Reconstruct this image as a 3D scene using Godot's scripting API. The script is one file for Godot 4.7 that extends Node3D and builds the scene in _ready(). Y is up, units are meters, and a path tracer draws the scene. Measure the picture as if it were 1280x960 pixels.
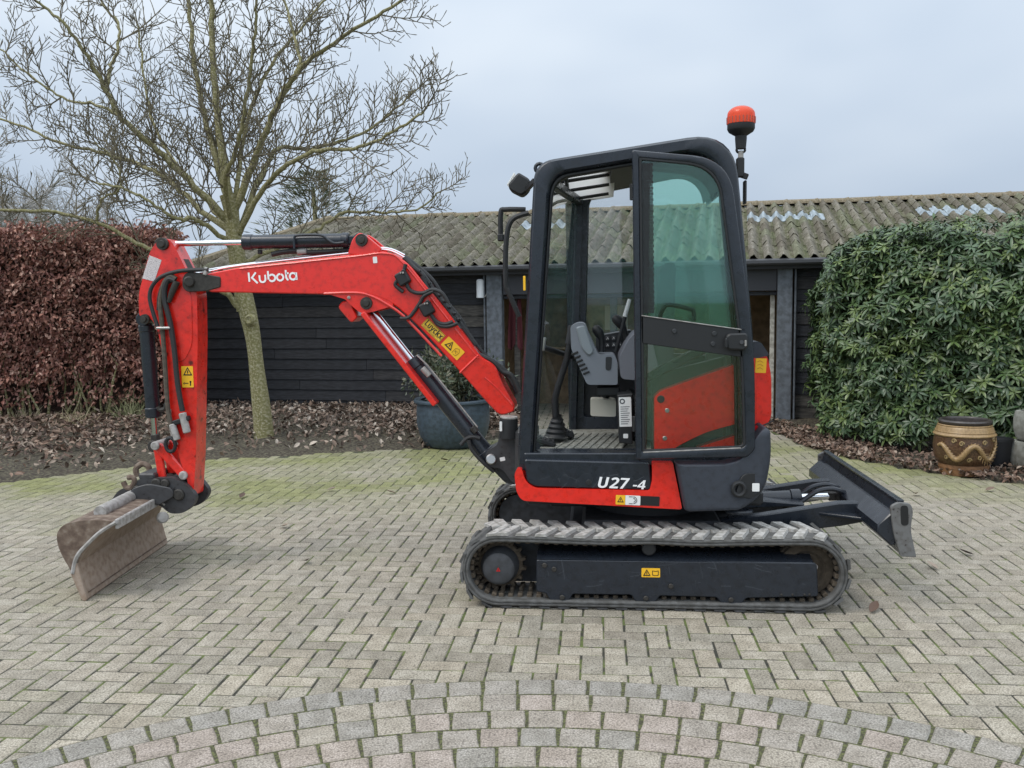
extends Node3D

var M := {}
var taken := {}
var rng := RandomNumberGenerator.new()


# Collects triangles; mesh() gives them normals that are smooth across edges flatter than an angle.
class Shape:
	var v := PackedVector3Array()
	var c := PackedColorArray()
	var uv := PackedVector2Array()
	var t := Transform3D.IDENTITY
	var tint := Color.WHITE
	var tinted := false

	func tri(a: Vector3, b: Vector3, d: Vector3) -> void:
		v.append(t * a)
		v.append(t * d)
		v.append(t * b)
		if tinted:
			c.append(tint)
			c.append(tint)
			c.append(tint)

	func quad(a: Vector3, b: Vector3, d: Vector3, e: Vector3) -> void:
		tri(a, b, d)
		tri(a, d, e)

	func box(at: Vector3, size: Vector3, bev := 0.004) -> Shape:
		var h := size * 0.5
		bev = minf(bev, minf(h.x, minf(h.y, h.z)) * 0.9)
		var k := h - Vector3(bev, bev, bev)
		for ax in 3:
			var u := (ax + 1) % 3
			var w := (ax + 2) % 3
			for s: float in [-1.0, 1.0]:
				var q := []
				for e: Array in [[-1, -1], [1, -1], [1, 1], [-1, 1]]:
					var p := Vector3()
					p[ax] = s * h[ax]
					p[u] = e[0] * k[u]
					p[w] = e[1] * k[w]
					q.append(at + p)
				if s > 0.0:
					quad(q[0], q[1], q[2], q[3])
				else:
					quad(q[3], q[2], q[1], q[0])
		if bev <= 0.0:
			return self
		for ax in 3:
			var u := (ax + 1) % 3
			var w := (ax + 2) % 3
			for su: float in [-1.0, 1.0]:
				for sw: float in [-1.0, 1.0]:
					var a := Vector3()
					var b := Vector3()
					a[u] = su * h[u]
					a[w] = sw * k[w]
					b[u] = su * k[u]
					b[w] = sw * h[w]
					var l := Vector3()
					l[ax] = k[ax]
					if su * sw > 0.0:
						quad(at + a - l, at + b - l, at + b + l, at + a + l)
					else:
						quad(at + b - l, at + a - l, at + a + l, at + b + l)
		for sx: float in [-1.0, 1.0]:
			for sy: float in [-1.0, 1.0]:
				for sz: float in [-1.0, 1.0]:
					var s := Vector3(sx, sy, sz)
					var a := at + s * Vector3(h.x, k.y, k.z)
					var b := at + s * Vector3(k.x, h.y, k.z)
					var d := at + s * Vector3(k.x, k.y, h.z)
					if sx * sy * sz > 0.0:
						tri(a, b, d)
					else:
						tri(a, d, b)
		return self

	# a box between two points, its section w across and h along «up»
	func bar(a: Vector3, b: Vector3, w: float, h: float, bev := 0.003, up := Vector3.UP) -> Shape:
		var keep := t
		var z := (b - a).normalized()
		if absf(z.dot(up)) > 0.98:
			up = Vector3.RIGHT
		var x := up.cross(z).normalized()
		t = t * Transform3D(Basis(x, z.cross(x), z), (a + b) * 0.5)
		box(Vector3.ZERO, Vector3(w, h, a.distance_to(b)), bev)
		t = keep
		return self

	static func inset(p: PackedVector2Array, by: float) -> PackedVector2Array:
		var out := PackedVector2Array()
		var n := p.size()
		for i in n:
			var a := (p[i] - p[(i + n - 1) % n]).normalized()
			var b := (p[(i + 1) % n] - p[i]).normalized()
			var na := Vector2(-a.y, a.x)
			var nb := Vector2(-b.y, b.x)
			var m := (na + nb)
			m = m.normalized() if m.length() > 0.01 else na
			out.append(p[i] + m * by / maxf(m.dot(na), 0.5))
		return out

	static func ccw(p: PackedVector2Array) -> PackedVector2Array:
		var s := 0.0
		for i in p.size():
			s += p[i].cross(p[(i + 1) % p.size()])
		if s < 0.0:
			p.reverse()
		return p

	# a polygon in x and y drawn out from z0 to z1, its rims bevelled
	func ext(p: PackedVector2Array, z0: float, z1: float, bev := 0.004) -> Shape:
		p = ccw(p.duplicate())
		var n := p.size()
		var q := inset(p, bev) if bev > 0.0 else p
		var idx := Geometry2D.triangulate_polygon(q)
		if idx.is_empty():
			q = p
			bev = 0.0
			idx = Geometry2D.triangulate_polygon(q)
		for i in range(0, idx.size(), 3):
			var a := q[idx[i]]
			var b := q[idx[i + 1]]
			var d := q[idx[i + 2]]
			if (b - a).cross(d - a) < 0.0:
				var s := b
				b = d
				d = s
			tri(Vector3(a.x, a.y, z1), Vector3(b.x, b.y, z1), Vector3(d.x, d.y, z1))
			tri(Vector3(a.x, a.y, z0), Vector3(d.x, d.y, z0), Vector3(b.x, b.y, z0))
		for i in n:
			var j := (i + 1) % n
			quad(Vector3(p[i].x, p[i].y, z0 + bev), Vector3(p[j].x, p[j].y, z0 + bev), Vector3(p[j].x, p[j].y, z1 - bev), Vector3(p[i].x, p[i].y, z1 - bev))
			if bev > 0.0:
				quad(Vector3(p[i].x, p[i].y, z1 - bev), Vector3(p[j].x, p[j].y, z1 - bev), Vector3(q[j].x, q[j].y, z1), Vector3(q[i].x, q[i].y, z1))
				quad(Vector3(q[i].x, q[i].y, z0), Vector3(q[j].x, q[j].y, z0), Vector3(p[j].x, p[j].y, z0 + bev), Vector3(p[i].x, p[i].y, z0 + bev))
		return self

	# the frame between two outlines with as many points each
	func ring(o: PackedVector2Array, p: PackedVector2Array, z0: float, z1: float, bev := 0.004) -> Shape:
		var n := o.size()
		var flip := false
		var s := 0.0
		for i in n:
			s += o[i].cross(o[(i + 1) % n])
		flip = s < 0.0
		for i in n:
			var j := (i + 1) % n
			var r := [o[i], o[j], p[j], p[i]] if not flip else [o[j], o[i], p[i], p[j]]
			var m0: Vector2 = (r[3] - r[0]).normalized() * bev
			var m1: Vector2 = (r[2] - r[1]).normalized() * bev
			var f := func(w: Vector2, z: float) -> Vector3: return Vector3(w.x, w.y, z)
			quad(f.call(r[0] + m0, z1), f.call(r[1] + m1, z1), f.call(r[2] - m1, z1), f.call(r[3] - m0, z1))
			quad(f.call(r[1] + m1, z0), f.call(r[0] + m0, z0), f.call(r[3] - m0, z0), f.call(r[2] - m1, z0))
			quad(f.call(r[0], z0 + bev), f.call(r[1], z0 + bev), f.call(r[1], z1 - bev), f.call(r[0], z1 - bev))
			quad(f.call(r[2], z0 + bev), f.call(r[3], z0 + bev), f.call(r[3], z1 - bev), f.call(r[2], z1 - bev))
			quad(f.call(r[0], z1 - bev), f.call(r[1], z1 - bev), f.call(r[1] + m1, z1), f.call(r[0] + m0, z1))
			quad(f.call(r[1], z0 + bev), f.call(r[0], z0 + bev), f.call(r[0] + m0, z0), f.call(r[1] + m1, z0))
			quad(f.call(r[2], z1 - bev), f.call(r[3], z1 - bev), f.call(r[3] - m0, z1), f.call(r[2] - m1, z1))
			quad(f.call(r[3], z0 + bev), f.call(r[2], z0 + bev), f.call(r[2] - m1, z0), f.call(r[3] - m0, z0))
		return self

	# a round tube along a path; r is one radius or one for each point
	func tube(path: Array, r: Variant, sides := 8, caps := true) -> Shape:
		var n := path.size()
		var x := Vector3.ZERO
		var last := []
		for i in n:
			var d: Vector3 = (path[mini(i + 1, n - 1)] - path[maxi(i - 1, 0)]).normalized()
			if x == Vector3.ZERO:
				x = d.cross(Vector3.UP if absf(d.y) < 0.9 else Vector3.RIGHT).normalized()
			x = (x - d * x.dot(d)).normalized()
			var y := d.cross(x)
			var rad: float = r if r is float else r[i]
			var ring_now := []
			for k in sides:
				var a := TAU * k / sides
				ring_now.append(path[i] + (x * cos(a) + y * sin(a)) * rad)
			if i > 0:
				for k in sides:
					var m := (k + 1) % sides
					quad(last[k], last[m], ring_now[m], ring_now[k])
			if caps and (i == 0 or i == n - 1):
				for k in sides:
					var m := (k + 1) % sides
					if i == 0:
						tri(path[i], ring_now[m], ring_now[k])
					else:
						tri(path[i], ring_now[k], ring_now[m])
			last = ring_now
		return self

	# a profile of (radius, height) turned about an axis from «at» along «up»
	func lathe(prof: Array, at := Vector3.ZERO, up := Vector3.UP, seg := 24) -> Shape:
		var keep := t
		var y := up.normalized()
		var x := y.cross(Vector3.FORWARD if absf(y.z) < 0.9 else Vector3.RIGHT).normalized()
		t = t * Transform3D(Basis(x, y, x.cross(y)), at)
		for i in prof.size() - 1:
			var a: Vector2 = prof[i]
			var b: Vector2 = prof[i + 1]
			for k in seg:
				var p := TAU * k / seg
				var q := TAU * (k + 1) / seg
				var a0 := Vector3(cos(p) * a.x, a.y, -sin(p) * a.x)
				var a1 := Vector3(cos(q) * a.x, a.y, -sin(q) * a.x)
				var b0 := Vector3(cos(p) * b.x, b.y, -sin(p) * b.x)
				var b1 := Vector3(cos(q) * b.x, b.y, -sin(q) * b.x)
				if a.x > 0.0:
					tri(a0, a1, b1)
				if b.x > 0.0:
					tri(a0, b1, b0)
		t = keep
		return self

	func cyl(a: Vector3, b: Vector3, r: float, seg := 20, bev := 0.003) -> Shape:
		var l := a.distance_to(b)
		bev = minf(bev, minf(l * 0.4, r * 0.4))
		return lathe([Vector2(0, 0), Vector2(r - bev, 0), Vector2(r, bev), Vector2(r, l - bev), Vector2(r - bev, l), Vector2(0, l)], a, b - a, seg)

	# flat lettering strokes: polylines of a width, drawn out from z0 to z1
	func stroke(p: Array, w: float, z0: float, z1: float) -> Shape:
		var l := PackedVector2Array()
		var r := PackedVector2Array()
		for i in p.size():
			var a: Vector2 = (p[i] - p[maxi(i - 1, 0)])
			var b: Vector2 = (p[mini(i + 1, p.size() - 1)] - p[i])
			var d := (a.normalized() + b.normalized()).normalized()
			var m := Vector2(-d.y, d.x)
			var k := m.dot(Vector2(-a.normalized().y, a.normalized().x)) if a.length() > 0.0 else 1.0
			l.append(p[i] + m * w * 0.5 / maxf(absf(k), 0.6))
			r.append(p[i] - m * w * 0.5 / maxf(absf(k), 0.6))
		for i in p.size() - 1:
			ext(PackedVector2Array([r[i], r[i + 1], l[i + 1], l[i]]), z0, z1, 0.0)
		return self

	func mesh(angle := 38.0) -> ArrayMesh:
		var n := v.size()
		var fn := PackedVector3Array()
		var at := {}
		var key := PackedInt64Array()
		key.resize(n)
		for i in range(0, n, 3):
			fn.append((v[i + 2] - v[i]).cross(v[i + 1] - v[i]))
		for i in n:
			var p := v[i]
			var k := (roundi(p.x * 8000.0) & 0xFFFFF) | ((roundi(p.y * 8000.0) & 0xFFFFF) << 20) | ((roundi(p.z * 8000.0) & 0xFFFFF) << 40)
			key[i] = k
			if at.has(k):
				at[k].append(i / 3)
			else:
				at[k] = [i / 3]
		var lim := cos(deg_to_rad(angle))
		var nn := PackedVector3Array()
		nn.resize(n)
		for i in n:
			var f := fn[i / 3]
			var fl := f.normalized()
			var s := Vector3.ZERO
			for k: int in at[key[i]]:
				if fn[k].normalized().dot(fl) > lim:
					s += fn[k]
			nn[i] = s.normalized() if s.length() > 1e-12 else fl
		return raw(nn)

	func raw(nn := PackedVector3Array()) -> ArrayMesh:
		var arr := []
		arr.resize(Mesh.ARRAY_MAX)
		arr[Mesh.ARRAY_VERTEX] = v
		if nn.is_empty():
			nn.resize(v.size())
			for i in range(0, v.size(), 3):
				var f := (v[i + 2] - v[i]).cross(v[i + 1] - v[i]).normalized()
				nn[i] = f
				nn[i + 1] = f
				nn[i + 2] = f
		arr[Mesh.ARRAY_NORMAL] = nn
		if tinted:
			arr[Mesh.ARRAY_COLOR] = c
		var m := ArrayMesh.new()
		m.add_surface_from_arrays(Mesh.PRIMITIVE_TRIANGLES, arr)
		return m


# an outline of Vector3(x, y, corner radius) as points
func rp(l: Array, seg := 6) -> PackedVector2Array:
	var out := PackedVector2Array()
	var n := l.size()
	for i in n:
		var p := Vector2(l[i].x, l[i].y)
		var r: float = l[i].z
		if r <= 0.0:
			out.append(p)
			continue
		var a := Vector2(l[(i + n - 1) % n].x, l[(i + n - 1) % n].y) - p
		var b := Vector2(l[(i + 1) % n].x, l[(i + 1) % n].y) - p
		var d := minf(r, minf(a.length(), b.length()) * 0.48)
		var s := p + a.normalized() * d
		var e := p + b.normalized() * d
		for k in seg + 1:
			var u := float(k) / seg
			out.append(s.lerp(p, u).lerp(p.lerp(e, u), u))
	return out


func flat2(l: Array) -> PackedVector2Array:
	var out := PackedVector2Array()
	for p: Vector3 in l:
		out.append(Vector2(p.x, p.y))
	return out


# a smooth path through points
func spline(p: Array, each := 6) -> Array:
	var out := []
	for i in p.size() - 1:
		var a: Vector3 = p[maxi(i - 1, 0)]
		var b: Vector3 = p[i]
		var c: Vector3 = p[i + 1]
		var d: Vector3 = p[mini(i + 2, p.size() - 1)]
		for k in each:
			out.append(b.cubic_interpolate(c, a, d, float(k) / each))
	out.append(p[-1])
	return out


func numbered(called: String) -> String:
	var k: int = taken.get(called, -1) + 1
	taken[called] = k
	return called if k == 0 else "%s_%03d" % [called, k]


func tag(o: Node, label: String, category: String, group := "", kind := "") -> void:
	if label:
		o.set_meta("label", label)
	if category:
		o.set_meta("category", category)
	if group:
		o.set_meta("group", group)
	if kind:
		o.set_meta("kind", kind)


func thing(called: String, label: String, category: String, at := Vector3.ZERO, turn := 0.0, group := "") -> Node3D:
	var o := Node3D.new()
	o.name = numbered(called)
	add_child(o, true)
	o.position = at
	o.rotation.y = turn
	tag(o, label, category, group)
	return o


func put(called: String, m: Mesh, mat: Material, parent: Node = self, at := Transform3D.IDENTITY) -> MeshInstance3D:
	var o := MeshInstance3D.new()
	o.name = numbered(called) if parent == self else piece(parent, called)
	o.mesh = m
	o.material_override = mat
	o.transform = at
	parent.add_child(o, true)
	return o


func piece(parent: Node, called: String) -> String:
	var k := "%d/%s" % [parent.get_instance_id(), called]
	var i: int = taken.get(k, -1) + 1
	taken[k] = i
	return called if i == 0 else "%s_%03d" % [called, i]


func obj(called: String, s: Shape, mat: Material, parent: Node = self, angle := 38.0) -> MeshInstance3D:
	return put(called, s.mesh(angle), mat, parent)


func struct(called: String, m: Mesh, mat: Material) -> MeshInstance3D:
	var o := put(called, m, mat)
	tag(o, "", "", "", "structure")
	return o


func many(called: String, m: Mesh, mat: Material, where: Array, colors: Array, parent: Node = self) -> MultiMeshInstance3D:
	var mm := MultiMesh.new()
	mm.transform_format = MultiMesh.TRANSFORM_3D
	mm.use_colors = not colors.is_empty()
	mm.mesh = m
	mm.instance_count = where.size()
	for i in where.size():
		mm.set_instance_transform(i, where[i])
		if colors:
			mm.set_instance_color(i, colors[i])
	var o := MultiMeshInstance3D.new()
	o.name = numbered(called) if parent == self else piece(parent, called)
	o.multimesh = mm
	o.material_override = mat
	parent.add_child(o, true)
	o.set_meta("kind", "stuff")
	return o


func lettering(called: String, text: String, size: float, mat: Material, parent: Node, at: Transform3D, font := "Droid Sans", bold := true) -> MeshInstance3D:
	var f := SystemFont.new()
	f.font_names = PackedStringArray([font])
	f.font_weight = 700 if bold else 400
	var m := TextMesh.new()
	m.text = text
	m.font = f
	m.font_size = 64
	m.pixel_size = size / 64.0
	m.depth = 0.0012
	m.curve_step = 1.0
	return put(called, m, mat, parent, at)


func srgb(r: int, g: int, b: int) -> Color:
	return Color8(r, g, b)


func noise(kind: int, freq: float, octaves := 4, sd := 1) -> FastNoiseLite:
	var f := FastNoiseLite.new()
	f.noise_type = kind
	f.frequency = freq
	f.fractal_octaves = octaves
	f.seed = sd
	return f


func ramp(stops: Array) -> Gradient:
	var g := Gradient.new()
	var o := PackedFloat32Array()
	var c := PackedColorArray()
	for s: Array in stops:
		o.append(s[0])
		c.append(s[1])
	g.offsets = o
	g.colors = c
	return g


func tex(f: FastNoiseLite, g: Gradient, size := 512, bump := false, strength := 4.0) -> NoiseTexture2D:
	var t := NoiseTexture2D.new()
	t.width = size
	t.height = size
	t.seamless = true
	t.noise = f
	t.color_ramp = g
	t.as_normal_map = bump
	t.bump_strength = strength
	return t


func mat(color: Color, rough := 0.6, metal := 0.0) -> StandardMaterial3D:
	var m := StandardMaterial3D.new()
	m.albedo_color = color
	m.roughness = rough
	m.metallic = metal
	return m


# colour mottled by a texture laid on from three sides, «scale» repeats per metre
func mottled(color: Color, rough: float, t: Texture2D, scale: float, world := true) -> StandardMaterial3D:
	var m := mat(color, rough)
	m.albedo_texture = t
	m.uv1_triplanar = true
	m.uv1_world_triplanar = world
	m.uv1_scale = Vector3.ONE * scale
	return m


func relief(m: StandardMaterial3D, t: Texture2D, cm: float) -> StandardMaterial3D:
	m.heightmap_enabled = true
	m.heightmap_texture = t
	m.heightmap_scale = cm
	return m

func _ready() -> void:
	rng.seed = 7
	var cam := Camera3D.new()
	cam.name = "camera"
	add_child(cam)
	cam.transform = Transform3D(Basis(Vector3(0.99548836, -0.01393969, -0.09385421), Vector3(0.00514775, 0.99562712, -0.09327455), Vector3(0.09474401, 0.09237059, 0.99120696)).orthonormalized(), Vector3(-0.283, 1.58, 5.25))
	cam.fov = rad_to_deg(2.0 * atan(480.0 / 1130.0))
	cam.near = 0.05
	cam.far = 900.0
	cam.current = true
	var we := WorldEnvironment.new()
	we.name = "environment"
	var env := Environment.new()
	env.background_mode = Environment.BG_SKY
	env.sky = Sky.new()
	env.sky.sky_material = overcast()
	env.background_energy_multiplier = 1.0
	env.tonemap_mode = Environment.TONE_MAPPER_LINEAR
	env.tonemap_exposure = 1.25
	env.sdfgi_enabled = true
	env.ssao_enabled = true
	env.ssil_enabled = true
	we.environment = env
	add_child(we)
	var sun := DirectionalLight3D.new()
	sun.name = "sun"
	sun.light_energy = 0.4
	sun.light_angular_distance = 25.0
	sun.light_color = Color(1.0, 0.97, 0.93)
	sun.shadow_enabled = true
	add_child(sun)
	sun.look_at_from_position(Vector3(-3.6, 6.0, 2.4), Vector3.ZERO)

	materials()
	ground()
	paving()
	sett_band()
	beds()
	shed()
	excavator()
	plants()
	yard_things()


# An even grey-blue cloud cover, a little brighter overhead, with soft thicker patches.
func overcast() -> PanoramaSkyMaterial:
	var w := 768
	var h := 384
	var im := Image.create_empty(w, h, false, Image.FORMAT_RGBF)
	var n := noise(FastNoiseLite.TYPE_SIMPLEX_SMOOTH, 1.1, 4, 11)
	var low := Vector3(0.46, 0.552, 0.675)
	var high := Vector3(0.52, 0.572, 0.63)
	for y in h:
		var el := (0.5 - (y + 0.5) / h) * PI
		for x in w:
			var az := TAU * (x + 0.5) / w
			var d := Vector3(cos(el) * cos(az), sin(el), cos(el) * sin(az))
			var k := n.get_noise_3d(d.x * 1.6, d.y * 4.2, d.z * 1.6)
			# three times as bright overhead as at the horizon, as an even overcast is
			var up := maxf(d.y, 0.0)
			var c := low.lerp(high, clampf(smoothstep(0.02, 0.5, up) + k * 0.7, 0.0, 1.0)) * (1.0 + 2.0 * up) / 1.36
			# the cloud is thinner on the side where the sun stands
			c *= 1.0 + 0.20 * k + 0.20 * maxf(0.0, d.dot(Vector3(-0.48, 0.8, 0.32).normalized()))
			c *= 1.0 + 0.16 * smoothstep(-0.2, 0.8, -d.x)
			im.set_pixel(x, y, Color(c.x, c.y, c.z))
	var m := PanoramaSkyMaterial.new()
	m.panorama = ImageTexture.create_from_image(im)
	return m


func materials() -> void:
	var W := Color.WHITE
	var fine := tex(noise(FastNoiseLite.TYPE_SIMPLEX, 0.16, 4, 3), ramp([[0.0, Color(0.62, 0.61, 0.6)], [0.42, Color(0.86, 0.85, 0.83)], [0.6, Color(0.97, 0.96, 0.93)], [0.8, Color(1.0, 1.0, 1.0)]]))
	var speck := tex(noise(FastNoiseLite.TYPE_CELLULAR, 0.085, 2, 5), ramp([[0.0, Color(1.0, 1.0, 1.0)], [0.16, Color(1.0, 0.995, 0.985)], [0.27, Color(0.80, 0.795, 0.785)], [0.55, Color(0.73, 0.725, 0.715)], [0.75, Color(0.62, 0.61, 0.60)], [1.0, Color(0.42, 0.41, 0.40)]]))
	var grime := tex(noise(FastNoiseLite.TYPE_SIMPLEX, 0.012, 5, 9), ramp([[0.0, Color(0.74, 0.73, 0.71)], [0.45, Color(0.9, 0.895, 0.885)], [0.7, W]]))
	M.fine = fine
	M.speck = speck
	M.grime = grime
	# concrete paving: one white-based material tinted by colour of the piece
	var paver := mottled(srgb(202, 194, 182), 0.93, speck, 2.6)
	paver.vertex_color_use_as_albedo = true
	paver.detail_enabled = true
	paver.detail_blend_mode = BaseMaterial3D.BLEND_MODE_MUL
	paver.detail_albedo = tex(noise(FastNoiseLite.TYPE_SIMPLEX, 0.02, 6, 13), ramp([[0.0, Color(0.86, 0.855, 0.84)], [0.5, Color(0.95, 0.948, 0.94)], [0.75, W]]))
	paver.detail_uv_layer = BaseMaterial3D.DETAIL_UV_2
	paver.uv2_triplanar = true
	paver.uv2_world_triplanar = true
	paver.uv2_scale = Vector3.ONE * 0.7
	relief(paver, speck, 0.12)
	M.paver = paver
	M.joint = mottled(W, 1.0, tex(noise(FastNoiseLite.TYPE_SIMPLEX, 0.02, 5, 21), ramp([[0.0, srgb(42, 42, 36)], [0.40, srgb(58, 57, 48)], [0.52, srgb(72, 78, 46)], [0.75, srgb(88, 98, 52)]])), 0.8)
	M.joint_moss = relief(mottled(W, 1.0, tex(noise(FastNoiseLite.TYPE_SIMPLEX, 0.05, 5, 22), ramp([[0.0, srgb(52, 50, 41)], [0.4, srgb(70, 69, 50)], [0.6, srgb(86, 89, 56)], [0.85, srgb(104, 107, 68)]])), 2.0), fine, 0.5)
	M.soil = relief(mottled(W, 1.0, tex(noise(FastNoiseLite.TYPE_SIMPLEX, 0.03, 6, 31), ramp([[0.0, srgb(40, 34, 28)], [0.5, srgb(70, 62, 52)], [0.7, srgb(92, 88, 70)], [1.0, srgb(118, 112, 96)]])), 1.2), fine, 1.5)
	M.grassy = mottled(W, 1.0, tex(noise(FastNoiseLite.TYPE_SIMPLEX, 0.03, 6, 33), ramp([[0.0, srgb(52, 56, 34)], [0.5, srgb(84, 92, 54)], [1.0, srgb(120, 124, 80)]])), 0.4)
	M.plank = relief(mottled(srgb(46, 47, 52), 0.72, tex(noise(FastNoiseLite.TYPE_SIMPLEX, 0.02, 5, 41), ramp([[0.0, Color(0.45, 0.45, 0.47)], [0.5, Color(0.8, 0.8, 0.8)], [0.75, W]])), 0.8), fine, 0.15)
	M.plank.uv1_scale = Vector3(0.5, 3.0, 0.5)
	M.plank2 = M.plank.duplicate()
	M.plank2.albedo_color = srgb(38, 40, 46)
	M.plank3 = M.plank.duplicate()
	M.plank3.albedo_color = srgb(58, 56, 57)
	M.plank_worn = M.plank.duplicate()
	M.plank_worn.albedo_color = srgb(84, 80, 74)
	M.post = relief(mottled(srgb(104, 110, 118), 0.8, grime, 1.5), fine, 0.1)
	M.trim = mat(srgb(54, 55, 60), 0.6)
	M.tan = mottled(srgb(150, 126, 98), 0.9, grime, 0.9)
	M.dark = mat(srgb(34, 32, 32), 0.9)
	# roof tiles: grey with lichen, and moss that comes and goes over the roof
	var tile_noise := tex(noise(FastNoiseLite.TYPE_SIMPLEX, 0.03, 5, 51), ramp([[0.0, srgb(120, 120, 92)], [0.36, srgb(132, 130, 112)], [0.5, srgb(156, 152, 142)], [0.7, srgb(176, 172, 163)], [1.0, srgb(196, 193, 186)]]))
	M.tiles = []
	for k in 5:
		var t := relief(mottled([srgb(194, 190, 184), srgb(176, 172, 166), srgb(176, 180, 160), srgb(158, 151, 143), srgb(186, 182, 179)][k], 0.95, tile_noise, 1.1), fine, 0.7)
		t.uv1_offset = Vector3(k * 0.37, 0, k * 0.21)
		t.vertex_color_use_as_albedo = true
		M.tiles.append(t)
	var glass_tile := mat(Color(0.66, 0.72, 0.76, 0.8), 0.3)
	glass_tile.transparency = BaseMaterial3D.TRANSPARENCY_ALPHA
	glass_tile.albedo_texture = grime
	glass_tile.uv1_triplanar = true
	M.glass_tile = glass_tile
	M.ridge = relief(mottled(srgb(196, 184, 166), 0.95, tile_noise, 1.6), fine, 0.4)
	# bark and leaves
	M.bark = relief(mottled(W, 0.95, tex(noise(FastNoiseLite.TYPE_SIMPLEX, 0.02, 5, 61), ramp([[0.0, srgb(98, 95, 62)], [0.4, srgb(126, 121, 80)], [0.65, srgb(146, 139, 102)], [0.82, srgb(176, 170, 148)]])), 2.6), fine, 0.8)
	M.twig = mat(srgb(98, 91, 74), 0.9)
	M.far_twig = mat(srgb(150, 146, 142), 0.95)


func ground() -> void:
	var s := Shape.new()
	s.quad(Vector3(-260, -0.06, 260), Vector3(260, -0.06, 260), Vector3(260, -0.06, -400), Vector3(-260, -0.06, -400))
	struct("ground", s.raw(), M.grassy)


func moss_at(x: float, z: float) -> float:
	# the green strip along the soil on the far side and by the rhododendron
	var far := smoothstep(2.6, 0.2, absf(z + 3.1 - 0.25 * sin(x * 1.3)) + 0.25 * maxf(0.0, x + 0.4) * (1.0 if x < 1.4 else 0.0))
	var right := smoothstep(1.5, 0.1, absf((z + 3.6) - (x - 2.2) * 0.8 - 0.35)) if x > 1.2 else 0.0
	var n := patches.get_noise_2d(x, z)
	return clampf(maxf(far if x < 1.4 else 0.0, right) * (0.75 + n * 0.9) + maxf(0.0, n - 0.25) * 0.5, 0.0, 1.0)

var patches := noise(FastNoiseLite.TYPE_SIMPLEX, 0.7, 4, 77)

const RING := Vector2(-0.369, 4.436)
const RING_R := 2.826


func brick_shape(l: float, w: float) -> Shape:
	var s := Shape.new()
	var b := 0.005
	var h := 0.045
	var o := [Vector3(-l, 0, w), Vector3(l, 0, w), Vector3(l, 0, -w), Vector3(-l, 0, -w)]
	for i in 4:
		o[i] += Vector3(rng.randfn(0, 0.0011), 0, rng.randfn(0, 0.0009))
	for i in 4:
		var p: Vector3 = o[i]
		var q: Vector3 = o[(i + 1) % 4]
		var pi := Vector3(p.x - signf(p.x) * b, 0, p.z - signf(p.z) * b)
		var qi := Vector3(q.x - signf(q.x) * b, 0, q.z - signf(q.z) * b)
		var dn := Vector3(0, -b, 0)
		s.quad(p + dn, q + dn, qi, pi)
		s.quad(p - Vector3(0, h, 0), q - Vector3(0, h, 0), q + dn, p + dn)
	s.quad(o[0] + Vector3(b, 0, -b), o[1] + Vector3(-b, 0, -b), o[2] + Vector3(-b, 0, b), o[3] + Vector3(b, 0, b))
	return s


func paver_tone(x: float, z: float) -> Color:
	var v := rng.randf_range(0.86, 1.08)
	var warm := rng.randf_range(-0.006, 0.016)
	var c := Color(v * (1.0 + warm), v, v * (0.97 - warm))
	return c.lerp(Color(0.62, 0.72, 0.30) * (0.8 + 0.35 * rng.randf()), moss_at(x, z) * 0.85)


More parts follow.
